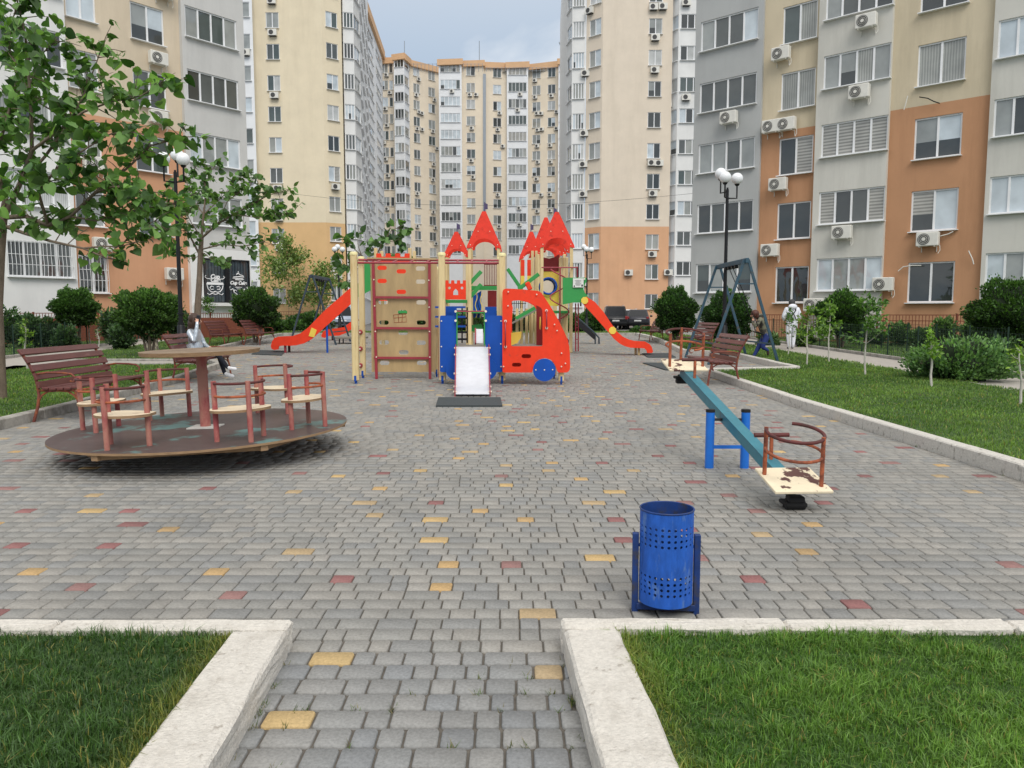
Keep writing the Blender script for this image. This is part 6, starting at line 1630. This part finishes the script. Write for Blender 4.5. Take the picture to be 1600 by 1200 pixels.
# garden plants behind the fences, each clump its own plant
def plants():
    rng = random.Random(4)
    R_ = [(1405, 514, 28, 20, 'dark green garden shrub behind the wire fence, left of the orange wall window'), (1440, 520, 26.5, 18, 'low leafy garden plant left of the juniper, behind the fence'), (1475, 508, 26.5, 20, 'upright bluish garden plant behind the juniper'), (1520, 510, 25.5, 20, 'tall thin garden plant left of the largest round bush'),
          (1370, 519, 29, 13, 'low pale-leaved plant behind the tallest right sapling'), (1255, 520, 28, 18, 'low dark plant behind the person in white'), (1200, 525, 29, 16, 'low dark plant behind the child on the swing'), (1342, 512, 29.5, 15, 'tall green plant right of the round bush with saplings'),
          (1492, 545, 22.5, 26, 'dark plant in the fence behind the juniper top'), (1560, 545, 21.5, 28, 'dark plant below the largest round bush')]
    for i, (px, py, Y, w, lab) in enumerate(R_):
        c = P(px, py + 8, Y); s = Y / F; bush(lab, (c.x, c.y, c.z), (w * s * .8, w * s * .6, w * s * .72), n=1300, size=.12, c1=rgb(54, 86, 50), c2=rgb(124, 154, 98), name='garden_plant', cat='plant', seed=40 + i, trunk=0, tm=T_LEAF, lump=.3, group='garden plants behind the right-hand fence')
    L_ = [(12, 505, 27, 24, 'dark conifer-like plant at the left edge behind the fence'), (45, 508, 26.5, 20, 'feathery dark plant left of the white wall base'), (75, 515, 27, 22, 'low dark plant before the brown fence at left'), (178, 500, 27, 22, 'tall pinkish-green plant left of the large clipped bush'), (190, 520, 26, 20, 'low plant beside the large clipped bush'),
          (104, 522, 26, 18, 'bushy plant under the smaller round bush'), (278, 500, 26, 16, 'grey-green plant right of the large clipped bush')]
    for i, (px, py, Y, w, lab) in enumerate(L_):
        c = P(px, py + 8, Y); s = Y / F; bush(lab, (c.x, c.y, c.z), (w * s * .8, w * s * .7, w * s), n=1300, size=.13, c1=rgb(40, 66, 44), c2=rgb(96, 126, 80), name='garden_plant', cat='plant', seed=60 + i, trunk=0, tm=T_LEAF, lump=.3, group='garden plants behind the left-hand fence')
    H_ = [(455, 513, 50, 26, 10, 'low clipped hedge below the pale young trees'), (486, 503, 51, 30, 13, 'green hedge right of the taller pale tree'), (900, 512, 46, 18, 16, 'leafy bush behind the ladder of the castle'), (925, 505, 47, 15, 20, 'bush behind the foot of the far right lamp post'),
          (1006, 521, 44, 20, 7, 'low dark bush behind the far bench'), (640, 505, 48, 45, 18, 'hedge glimpsed behind the climbing board'), (730, 508, 48, 50, 16, 'hedge glimpsed under the castle deck'), (820, 508, 48, 45, 16, 'hedge behind the castle net'), (420, 508, 44, 18, 16, 'bush between the round dark bush and the left swing')]
    for i, (px, py, Y, w, hh, lab) in enumerate(H_):
        c = P(px, py, Y); s = Y / F; bush(lab, (c.x, c.y, c.z), (w * s, 1.0, hh * s), n=2600, size=.2, c1=rgb(36, 64, 34), c2=rgb(88, 122, 60), name='hedge', cat='hedge', seed=80 + i, trunk=0, tm=T_LEAF, lump=.2)
plants()
# ------------------------------------------------------------------ fences
def iron_fence(label, a, b, h, n, m, name='iron_fence', base=0.0, solid=False):
    a = Vector(a); b = Vector(b); t = thing(name, label, 'fence', (a.x, a.y, a.z)); d = (b - a)
    r = MB()
    for z in (.12, h - .22, h): r.bar(a + Vector((0, 0, z)), b + Vector((0, 0, z)), .035, .03)
    r.build('rails', m, t, True)
    p = MB()
    for i in range(n + 1):
        q = a + d * (i / n); p.bar(q + Vector((0, 0, .05)), q + Vector((0, 0, h - .02)), .018, .018)
    p.build('bars', m, t, True)
    k = max(2, n // 22)
    for i in range(k + 1):
        q = a + d * (i / k); s = MB(); s.bar(q, q + Vector((0, 0, h + .05)), .06, .06); s.build('post', m, t, True)
    if solid:
        w = MB(); n_ = Vector((d.y, -d.x, 0)).normalized() * -.5
        w.add([a - n_, b - n_, b - n_ + Vector((0, 0, h - .2)), a - n_ + Vector((0, 0, h - .2))], [(0, 1, 2, 3)]); w.build('plinth', M['fence_brown'], t, True)
z = gz(30)
iron_fence('brown iron fence along the foot of the right block', (P(1168, 500, 34.5).x, 34.5, z), (P(1640, 500, 26).x, 26, z), 1.18, 96, M['fence_brown'], solid=False)
iron_fence('brown iron fence with dark boards at the foot of the left block', (P(-60, 500, 29).x, 29, z), (P(405, 500, 37).x, 37, z), 1.25, 110, M['fence_brown'], solid=True)
iron_fence('thin iron fence in front of the yellow tower', (P(395, 495, 60).x, 60, .3), (P(545, 495, 60).x, 60, .3), 1.3, 40, M['fence_brown'])
def wire_fence(label, pts, h=.92, step=1.7):
    t = thing('wire_fence', label, 'fence', (pts[0][0], pts[0][1], gz(pts[0][1])))
    w = MB()
    for (x0, y0), (x1, y1) in zip(pts, pts[1:]):
        L = math.dist((x0, y0), (x1, y1)); k = max(1, round(L / step))
        P_ = [Vector((x0 + (x1 - x0) * i / k, y0 + (y1 - y0) * i / k, 0)) for i in range(k + 1)]
        for p in P_: p.z = gz(p.y) + .05
        for p in P_:
            s = MB(); s.tube([p, p + Vector((0, 0, h + .04))], .024, 6); s.build('post', M['fence_green'], t, True)
        for p, q in zip(P_, P_[1:]):
            for j in range(10): w.bar(p + Vector((0, 0, .08 + j * .092)), q + Vector((0, 0, .08 + j * .092)), .006, .006)
            mm = max(1, int((q - p).length / .11))
            for j in range(mm): c = p.lerp(q, j / mm); w.bar(c + Vector((0, 0, .05)), c + Vector((0, 0, h)), .005, .005)
    w.build('wire_mesh', M['fence_green'], t, True)
wire_fence('dark green wire fence beside the right-hand path', [(10.85, 14), (10.85, 32)])
wire_fence('dark green wire fence beside the left-hand path', [(-13.35, 15), (-14.5, 21), (-15.9, 34)])
wire_fence('second wire fence deeper in the garden on the right', [(12.9, 20), (12.6, 33)])
# tree stump and dug patch
def stump():
    b = G(238, 548, LZ); t = thing('tree_stump', 'pale weathered stump left of the silver-jacket person', 'stump', b)
    s = MB(); n = 14; rng = random.Random(2)
    rg = []
    for z, r in ((-.05, .24), (.1, .2), (.3, .18), (.42, .17)): rg.append([b + Vector((r * (1 + rng.uniform(-.12, .12)) * math.cos(2 * math.pi * i / n), r * (1 + rng.uniform(-.12, .12)) * math.sin(2 * math.pi * i / n), z)) for i in range(n)])
    s.add([v for r in rg for v in r], [(k * n + i, k * n + (i + 1) % n, (k + 1) * n + (i + 1) % n, (k + 1) * n + i) for k in range(3) for i in range(n)], 0, True); s.add(rg[-1], [tuple(range(n))], 0)
    s.build('stump_wood', M['stump'], t, True)
stump()
# ------------------------------------------------------------------ cars
def car(label, cx, cy, rz, paint, wl=(4.5, 1.85, 1.7), suv=True, name='parked_car'):
    """local: rear faces -y; built from cross-sections"""
    t = thing(name, label, 'car', (cx, cy, gz(cy) - .05), rz, 'cars parked behind the playground'); L, Wd, H = wl
    hw = Wd / 2; ys = [-L / 2, -L / 2 + .08, -L / 2 + .5, -L / 2 + 1.2, L / 2 - 1.9, L / 2 - 1.2, L / 2 - .3, L / 2]
    low = [.42, .32, .28, .28, .28, .28, .3, .42]; belt = [.8, .98, 1.0, .99, .97, .94, .86, .68]; wid = [.9, .97, 1, 1, 1, 1, .96, .84]
    b = MB(); rings = []
    for y, l, bt, w in zip(ys, low, belt, wid):
        hx = hw * w; rings.append([(-hx * .92, y, l), (-hx, y, l + .2), (-hx, y, bt - .16), (-hx * .93, y, bt), (hx * .93, y, bt), (hx, y, bt - .16), (hx, y, l + .2), (hx * .92, y, l)])
    b.add([v for r in rings for v in r], [(k * 8 + i, k * 8 + (i + 1) % 8, (k + 1) * 8 + (i + 1) % 8, (k + 1) * 8 + i) for k in range(7) for i in range(8)], 0, True)
    b.add(rings[0], [tuple(range(8))], 0); b.add(rings[-1], [tuple(range(8))[::-1]], 0)
    yr0, yr1 = (-L / 2 + .1, -L / 2 + .3) if suv else (-L / 2 + .3, -L / 2 + .95)
    cab = [(yr0, yr1), (L / 2 - 1.15, L / 2 - 2.0)]
    c0 = [(-hw * .92, yr0, .97), (hw * .92, yr0, .97), (hw * .92, L / 2 - 1.1, .95), (-hw * .92, L / 2 - 1.1, .95)]; c1 = [(-hw * .74, yr1, H - .04), (hw * .74, yr1, H - .04), (hw * .74, L / 2 - 2.0, H - .04), (-hw * .74, L / 2 - 2.0, H - .04)]
    c2 = [(x * .86, y + (.12 if y < 0 else -.12), H) for x, y, z in c1]
    b.add(c0 + c1 + c2, [(i, (i + 1) % 4, 4 + (i + 1) % 4, 4 + i) for i in range(4)] + [(4 + i, 4 + (i + 1) % 4, 8 + (i + 1) % 4, 8 + i) for i in range(4)] + [(8, 9, 10, 11)], 0)
    b.build('body', paint, t)
    def inset(q, s, out):
        q = [Vector(v) for v in q]; c = sum(q, Vector()) / 4; n = (q[1] - q[0]).cross(q[3] - q[0]).normalized(); 
        if n.dot(c - Vector((0, 0, 1.2))) < 0: n = -n
        return [c + (v - c) * s + n * out for v in q]
    for nm, q in (('rear_window', (c0[0], c0[1], c1[1], c1[0])), ('windscreen', (c0[3], c0[2], c1[2], c1[3])), ('side_window', (c0[0], c0[3], c1[3], c1[0])), ('side_window', (c0[1], c0[2], c1[2], c1[1]))):
        g = MB(); g.add(inset(q, .86, .008), [(0, 1, 2, 3)]); g.build(nm, M['car_glass'], t)
    for s in (-1, 1):
        l = MB(); l.cbox((s * hw * .82, -L / 2 + .06, .9), (.2, .14, .26 if suv else .16), .03); l.build('tail_light', M['tail'], t)
        m_ = MB(); m_.sphere((s * (hw + .1), L / 2 - 1.45, 1.02), (.11, .06, .08)); m_.build('wing_mirror', paint, t)
        for y in (-L / 2 + .85, L / 2 - .85):
            w = MB(); w.tube([(s * (hw - .2), y, .33), (s * (hw + .01), y, .33)], .33, 20); wo = w.build('wheel', M['tyre'], t)
            r = MB(); r.tube([(s * (hw + .012), y, .33), (s * (hw + .022), y, .33)], .2, 14); r.build('rim', M['steel'], wo)
    p = MB(); p.cbox((0, -L / 2 - .012, .68), (.52, .02, .11), .004); p.build('number_plate', M['plate'], t)
    bp = MB(); bp.cbox((0, -L / 2 - .02, .5), (Wd * .92, .12, .16), .03); bp.build('bumper', M['black'], t)
    rr = MB()
    for s in (-1, 1): rr.tube([(s * hw * .66, yr1 + .2, H + .05), (s * hw * .66, L / 2 - 2.2, H + .05)], .02, 6)
    rr.build('roof_rail', M['steel'], t); return t
car('black off-roader seen from behind in front of the beige tower', P(965, 490, 58).x, 60, R(-4), M['car_black'], (4.6, 1.9, 1.78))
car('graphite hatchback with red tail lights right of the black off-roader', P(1004, 490, 58).x, 60, R(-10), M['car_graphite'], (4.3, 1.8, 1.52), False)
car('silver-blue van behind the far left swing', P(522, 490, 60).x, 61, R(24), M['car_blue'], (4.6, 1.85, 1.85))
car('white car mostly hidden between the black off-roader and the hatchback', P(985, 490, 62).x, 63.5, R(0), M['car_white'], (4.4, 1.8, 1.55), False)
# ------------------------------------------------------------------ people
def skin_body(name, joints, bones, mats, parent, sub=2):
    """joints: name -> (pos, radius); bones: (a, b, material index)"""
    names = list(joints); me = bpy.data.meshes.new(name); off = base_of(parent)
    me.from_pydata([tuple(Vector(joints[n][0]) - off) for n in names], [(names.index(a), names.index(b)) for a, b, _ in bones], [])
    o = link(name, me); md = o.modifiers.new('skin', 'SKIN'); md.use_smooth_shade = True
    sv = me.skin_vertices[0].data
    for i, n in enumerate(names):
        r = joints[n][1]; sv[i].radius = r if isinstance(r, tuple) else (r, r); sv[i].use_root = (i == 0)
    ss = o.modifiers.new('sub', 'SUBSURF'); ss.levels = sub; ss.render_levels = sub
    dg = bpy.context.evaluated_depsgraph_get(); nm = bpy.data.meshes.new_from_object(o.evaluated_get(dg)); bpy.data.objects.remove(o)
    nm.materials.clear()
    for m in mats: nm.materials.append(m)
    segs = [(Vector(joints[a][0]) - off, Vector(joints[b][0]) - off, mi, min(joints[a][1] if not isinstance(joints[a][1], tuple) else joints[a][1][0], joints[b][1] if not isinstance(joints[b][1], tuple) else joints[b][1][0])) for a, b, mi in bones]
    for p in nm.polygons:
        best = 9; bi = 0
        for a, b, mi, r in segs:
            ab = b - a; tt = max(0, min(1, (p.center - a).dot(ab) / max(ab.length_squared, 1e-9))); d = (p.center - (a + ab * tt)).length - r * .8
            if d < best: best = d; bi = mi
        p.material_index = bi; p.use_smooth = True
    return link(name, nm, parent)
def hand(J, Bn, pre, wrist, dirv, side, mi, s=1.0, curl=.4):
    """five short finger chains rooted in a palm joint"""
    d = Vector(dirv).normalized(); sd = Vector(side).normalized(); n = d.cross(sd)
    J[pre + 'palm'] = (Vector(wrist) + d * .06 * s, .026 * s); Bn.append((pre + 'wrist', pre + 'palm', mi))
    for i, (o_, L) in enumerate(((-.03, .06), (-.01, .072), (.01, .068), (.028, .052))):
        a = Vector(wrist) + d * .095 * s + sd * o_ * s; b = a + (d * (1 - curl) + n * curl) * L * .55 * s; c = b + (d * (1 - 1.6 * curl) + n * 1.2 * curl).normalized() * L * .5 * s
        J[f'{pre}f{i}a'] = (a, .009 * s); J[f'{pre}f{i}b'] = (b, .008 * s); J[f'{pre}f{i}c'] = (c, .007 * s)
        Bn += [(pre + 'palm', f'{pre}f{i}a', mi), (f'{pre}f{i}a', f'{pre}f{i}b', mi), (f'{pre}f{i}b', f'{pre}f{i}c', mi)]
    a = Vector(wrist) + d * .045 * s - sd * .035 * s; b = a + (d * .6 - sd * .6 + n * .3).normalized() * .035 * s
    J[pre + 'ta'] = (a, .011 * s); J[pre + 'tb'] = (b, .009 * s); Bn += [(pre + 'palm', pre + 'ta', mi), (pre + 'ta', pre + 'tb', mi)]
def face(parent, c, fwd, r=.1, glasses=False):
    f = Vector(fwd).normalized(); s = f.cross(Vector((0, 0, 1))).normalized(); u = s.cross(f); c = Vector(c)
    m = MB()
    for k in (-1, 1): m.sphere(c + f * r * .86 + s * k * r * .33 + u * .0, r * .11, 0, 8, 6)
    m.build('eyes', M['hair'], parent, True)
    n = MB(); n.tube([c + f * r * .92 + u * .01, c + f * r * 1.12 - u * r * .22, c + f * r * .95 - u * r * .3], [.008, .014, .009], 6); n.build('nose', M['skin'], parent, True)
    l = MB(); l.tube([c + f * r * .86 - u * r * .55 - s * r * .25, c + f * r * .93 - u * r * .55, c + f * r * .86 - u * r * .55 + s * r * .25], .006, 5); l.build('mouth', M['tail'], parent, True)
    e = MB()
    for k in (-1, 1): e.sphere(c + s * k * r * .84 - f * r * .05 - u * r * .05, (.016, .022, .03), 0, 8, 6)
    e.build('ears', M['skin'], parent, True)
def person_sitting():
    Y = 16.35; hip = P(306, 548, Y); zs = gz(Y); hip.z = zs + .56
    t = thing('person', 'person in a silver jacket sitting on a bench with a phone at the ear', 'person', (hip.x, Y, zs))
    f = Vector((1, -.12, 0)).normalized(); s = Vector((f.y, -f.x, 0)); u = Vector((0, 0, 1))     # facing, right hand side
    J = {}; B = []
    def j(n, p, r): J[n] = (Vector(p), r)
    j('hip', hip, (.15, .13)); j('waist', hip - f * .03 + u * .17, (.14, .12)); j('chest', hip - f * .05 + u * .36, (.17, .13)); j('neckb', hip - f * .02 + u * .5, .07); j('neck', hip + u * .56, .05)
    hd = hip + f * .04 + u * .68; j('head0', hip + f * .02 + u * .62, .075); j('head', hd, .1); j('head1', hd + u * .08, .085)
    B += [('hip', 'waist', 1), ('waist', 'chest', 1), ('chest', 'neckb', 1), ('neckb', 'neck', 0), ('neck', 'head0', 0), ('head0', 'head', 0), ('head', 'head1', 0)]
    for k, nm in ((1, 'r'), (-1, 'l')):
        sh = hip - f * .04 + u * .45 + s * k * .18
        j(nm + 'sh', sh, .075); B.append(('chest', nm + 'sh', 1))
    j('rel', J['rsh'][0] + f * .16 - u * .22 + s * .06, .06); j('rwrist', hd + s * .15 - u * .04 + f * .1, .036)
    j('lel', J['lsh'][0] + f * .1 - u * .27 - s * .05, .06); j('lwrist', hip + f * .26 - s * .05 + u * .12, .036)
    B += [('rsh', 'rel', 1), ('rel', 'rwrist', 1), ('lsh', 'lel', 1), ('lel', 'lwrist', 1)]
    hand(J, B, 'r', J['rwrist'][0], u * .9 - s * .5 - f * .3, f, 0, 1.0, .35); hand(J, B, 'l', J['lwrist'][0], f - u * .3, s, 0, 1.0, .3)
    j('rhip', hip + s * .1 + f * .04, .1); j('rkn', hip + f * .5 + s * .1 + u * .03, .068); j('rank', hip + f * .74 + s * .06 - u * .31, .042); j('rtoe', hip + f * .95 + s * .08 - u * .33, .038)
    j('lhip', hip - s * .1 + f * .04, .1); j('lkn', hip + f * .47 - s * .07 + u * .0, .068); j('lank', hip + f * .6 - s * .06 - u * .44, .042); j('ltoe', hip + f * .82 - s * .05 - u * .5, .038)
    B += [('hip', 'rhip', 2), ('rhip', 'rkn', 2), ('rkn', 'rank', 2), ('rank', 'rtoe', 3), ('hip', 'lhip', 2), ('lhip', 'lkn', 2), ('lkn', 'lank', 2), ('lank', 'ltoe', 3)]
    skin_body('body', J, B, [M['skin'], M['silver'], M['navy'], M['shoe_white']], t)
    h = MB(); h.sphere(hd - f * .045 + u * .045, (.125, .125, .125), 0, 18, 12); h.sphere(hd - f * .08 - u * .06, (.11, .11, .15), 0, 14, 10); h.sphere(hd - f * .12 - u * .16, (.09, .09, .1), 0, 12, 8)
    for k in (-1, 1): h.sphere(hd + s * k * .085 - f * .01 - u * .03, (.04, .05, .12), 0, 10, 8)
    h.build('hair', M['hair'], t, True); face(t, hd + u * .0, f)
    jk = MB(); jk.tube([hip - f * .05 + u * .02, hip - f * .03 + u * .1, hip - f * .05 + u * .2], [.2, .2, .17], 14); jk.build('jacket_hem', M['silver'], t, True)
    ph = MB(); w = J['rwrist'][0] + u * .09 - s * .04; ph.cbox(w - s * .01, (.02, .075, .15), .006, 0, Matrix.Rotation(math.atan2(f.y, f.x) + R(90), 3, 'Z')); o = ph.build('phone', M['phone']); tag(o, 'dark phone held to the ear of the person on the bench', 'phone')
person_sitting()
def person_walking():
    g = G(1236, 546, .06); Y = g.y; k_ = 1.0; H = (546 - 470) * Y / F * 1.02; s_ = H / 1.75
    t = thing('person', 'person in a white hooded suit walking away with dark straps over the back', 'person', g)
    f = Vector((.12, 1, 0)).normalized(); s = Vector((f.y, -f.x, 0)); u = Vector((0, 0, 1)); J = {}; B = []
    def j(n, p, r): J[n] = (g + Vector(p) * s_, tuple(q * s_ for q in r) if isinstance(r, tuple) else r * s_)
    j('hip', u * .93, (.175, .15)); j('waist', u * 1.1 + f * .02, (.18, .15)); j('chest', u * 1.32 + f * .04, (.2, .15)); j('neckb', u * 1.47 + f * .05, .1); j('neck', u * 1.53 + f * .07, .07); j('head', u * 1.63 + f * .1, .105); j('head1', u * 1.7 + f * .11, .085)
    B += [('hip', 'waist', 1), ('waist', 'chest', 1), ('chest', 'neckb', 1), ('neckb', 'neck', 1), ('neck', 'head', 0), ('head', 'head1', 2)]
    for k, n in ((1, 'r'), (-1, 'l')):
        j(n + 'sh', u * 1.4 + f * .04 + s * k * .2, .095); j(n + 'el', u * 1.13 + f * .02 + s * k * .29, .075); j(n + 'wrist', u * 1.05 + f * .24 + s * k * .22, .045)
        B += [('chest', n + 'sh', 1), (n + 'sh', n + 'el', 1), (n + 'el', n + 'wrist', 1)]
        hand(J, B, n, J[n + 'wrist'][0], f + u * -.2, s * k, 0, s_, .5)
        w = .12 if k > 0 else -.1
        j(n + 'hip', u * .87 + s * k * .1, .125); j(n + 'kn', u * .48 + s * k * .11 + f * (w * .9 + .06), .09); j(n + 'ank', u * .1 + s * k * .09 + f * w, .055); j(n + 'toe', u * .045 + s * k * .1 + f * (w + .17), .045)
        B += [('hip', n + 'hip', 1), (n + 'hip', n + 'kn', 1), (n + 'kn', n + 'ank', 1), (n + 'ank', n + 'toe', 3)]
    skin_body('body', J, B, [M['skin'], M['suit'], M['cap_grey'], M['boot']], t)
    h = MB(); c = g + (u * 1.66 + f * .1) * s_; h.sphere(c, (.112 * s_, .118 * s_, .11 * s_), 0, 16, 10); h.build('hair', M['cap_grey'], t, True)
    hd = MB(); c = g + (u * 1.5 - f * .05) * s_; hd.sphere(c, (.16 * s_, .1 * s_, .1 * s_), 0, 14, 9); hd.build('hood', M['suit'], t, True)
    st = MB()
    for k in (-1, 1): st.tube([g + (u * 1.49 + s * k * .11 + f * .02) * s_, g + (u * 1.36 + s * k * .08 - f * .15) * s_, g + (u * 1.2 - s * k * .04 - f * .165) * s_, g + (u * 1.02 - s * k * .12 - f * .13) * s_], .018 * s_, 6)
    st.build('shoulder_straps', M['boot'], t, True); face(t, g + (u * 1.63 + f * .1) * s_, f)
person_walking()
def child():
    g = G(1193, 562, .0); g.x += 0; Y = g.y; t = thing('person', 'child in a camouflage hoodie leaning forward on the swing, one leg kicked back', 'person', g)
    u = Vector((0, 0, 1)); f = Vector((-1, -.15, 0)).normalized(); s = Vector((f.y, -f.x, 0)); J = {}; B = []
    q = lambda px, py, dy=0: P(px, py, Y + dy)
    def j(n, p, r): J[n] = (Vector(p), r)
    j('hip', q(1197, 524), (.13, .12)); j('waist', q(1194, 514), (.125, .115)); j('chest', q(1190, 502), (.14, .12)); j('neckb', q(1185, 495, -.02), .07); j('neck', q(1183, 493, -.03), .05); j('head', q(1178, 491.5, -.05), .095); j('head1', q(1176, 489, -.05), .085)
    B += [('hip', 'waist', 1), ('waist', 'chest', 1), ('chest', 'neckb', 1), ('neckb', 'neck', 0), ('neck', 'head', 0), ('head', 'head1', 0)]
    for k, n in ((1, 'r'), (-1, 'l')):
        j(n + 'sh', q(1188, 499, .15 * k), .07); j(n + 'el', q(1180, 511, .2 * k), .055); j(n + 'wrist', q(1176, 502, .17 * k), .034)
        B += [('chest', n + 'sh', 1), (n + 'sh', n + 'el', 1), (n + 'el', n + 'wrist', 1)]
        hand(J, B, n, J[n + 'wrist'][0], u - f * .1, f, 0, .85, .6)
    j('rhip', q(1195, 527, .08), .1); j('rkn', q(1186, 541, .08), .075); j('rank', q(1178, 556, .05), .045); j('rtoe', q(1168, 560.5, .05), .04)
    j('lhip', q(1198, 527, -.08), .1); j('lkn', q(1191, 543, -.1), .075); j('lank', q(1200, 547, -.12), .045); j('ltoe', q(1200, 555.5, -.12), .038)
    B += [('hip', 'rhip', 2), ('rhip', 'rkn', 2), ('rkn', 'rank', 2), ('rank', 'rtoe', 3), ('hip', 'lhip', 2), ('lhip', 'lkn', 2), ('lkn', 'lank', 2), ('lank', 'ltoe', 3)]
    skin_body('body', J, B, [M['skin'], M['camo'], M['jeans'], M['shoe_dark']], t)
    h = MB(); c = J['head'][0]; h.sphere(c + u * .03 - f * .03, (.115, .115, .11), 0, 16, 10); h.sphere(c - f * .08 - u * .03, (.08, .09, .1), 0, 12, 8); h.build('hair', M['hair_red'], t, True); face(t, c, f - u * .3, .095)
    hd = MB(); hd.sphere(J['neckb'][0] - f * .05 + u * .03, (.11, .13, .07), 0, 12, 8); hd.build('hood', M['camo'], t, True)
    # seat and chains of the swing, pulled towards the child
    sw = swr; top1 = Vector((6.13, 20.3 + 1.2, gz(20.3) + 2.6)); top2 = top1 + Vector((0, .35, 0))
    seat = q(1185, 520, -.02); e1 = seat + Vector((0, -.2, .02)); e2 = seat + Vector((0, .2, .02))
    c = MB(); chain(c, top1, e1); chain(c, top2, e2); c.build('chain', M['black'], sw, True)
    st = MB(); st.cbox(seat, (.2, .48, .03), .01, 0, Matrix.Rotation(R(20), 3, 'Y')); st.build('swing_seat', M['black'], sw, True)
child()
# ------------------------------------------------------------------ daylight: overcast sky, broad soft sun
world = bpy.data.worlds.new('World'); scene.world = world; world.use_nodes = True
nt = world.node_tree; N = nt.nodes; L = nt.links; bg = N['Background']
SUN_EL, SUN_AZ = R(46), R(166)
sky = N.new('ShaderNodeTexSky'); sky.sky_type = 'NISHITA'; sky.sun_disc = False; sky.sun_elevation = SUN_EL; sky.sun_rotation = SUN_AZ; sky.air_density = 1.2; sky.dust_density = 2.0
tc = N.new('ShaderNodeTexCoord'); sep = N.new('ShaderNodeSeparateXYZ'); L.new(tc.outputs['Generated'], sep.inputs[0])
mp = N.new('ShaderNodeMapping'); mp.inputs['Scale'].default_value = (1.3, 1.3, 3.2); mp.inputs['Location'].default_value = (.35, .2, .1); L.new(tc.outputs['Generated'], mp.inputs['Vector'])
n1 = N.new('ShaderNodeTexNoise'); n1.inputs['Scale'].default_value = 2.1; n1.inputs['Detail'].default_value = 7; n1.inputs['Roughness'].default_value = .5; n1.inputs['Distortion'].default_value = .3; L.new(mp.outputs['Vector'], n1.inputs['Vector'])
cr = N.new('ShaderNodeValToRGB'); e = cr.color_ramp.elements
e[0].position = .43; e[0].color = (SKY_LO[0], SKY_LO[1], SKY_LO[2], 1); e[1].position = .57; e[1].color = (SKY_HI[0], SKY_HI[1], SKY_HI[2], 1)
L.new(n1.outputs['Fac'], cr.inputs['Fac'])
el = N.new('ShaderNodeMapRange'); el.inputs['From Min'].default_value = 0.25; el.inputs['From Max'].default_value = 0.95; el.inputs['To Min'].default_value = 1.0; el.inputs['To Max'].default_value = ZEN
L.new(sep.outputs['Z'], el.inputs['Value'])
ef = N.new('ShaderNodeMapRange'); ef.inputs['From Min'].default_value = .22; ef.inputs['From Max'].default_value = .6; L.new(sep.outputs['Z'], ef.inputs['Value'])
wm = N.new('ShaderNodeMix'); wm.data_type = 'RGBA'; L.new(ef.outputs['Result'], wm.inputs['Factor']); L.new(cr.outputs['Color'], wm.inputs['A']); wm.inputs['B'].default_value = (7.05, 6.95, 6.8, 1)
ml = N.new('ShaderNodeVectorMath'); ml.operation = 'SCALE'; L.new(wm.outputs['Result'], ml.inputs[0]); L.new(el.outputs['Result'], ml.inputs['Scale'])
mx = N.new('ShaderNodeMix'); mx.data_type = 'RGBA'; mx.inputs['Factor'].default_value = .88
L.new(sky.outputs['Color'], mx.inputs['A']); L.new(ml.outputs['Vector'], mx.inputs['B']); L.new(mx.outputs['Result'], bg.inputs['Color']); bg.inputs['Strength'].default_value = 0.1
sd = bpy.data.lights.new('sun', 'SUN'); so = bpy.data.objects.new('sun', sd); COL.objects.link(so)
sd.energy = SUN_E; sd.angle = R(32); sd.color = (1, .96, .9)
d = Vector((math.sin(SUN_AZ) * math.cos(SUN_EL), math.cos(SUN_AZ) * math.cos(SUN_EL), math.sin(SUN_EL)))
so.rotation_euler = d.to_track_quat('Z', 'Y').to_euler(); so.location = d * 60
scene.view_settings.view_transform = 'Standard'; scene.view_settings.look = 'None'; scene.view_settings.exposure = 0; scene.view_settings.gamma = 1
scene.cycles.max_bounces = 6
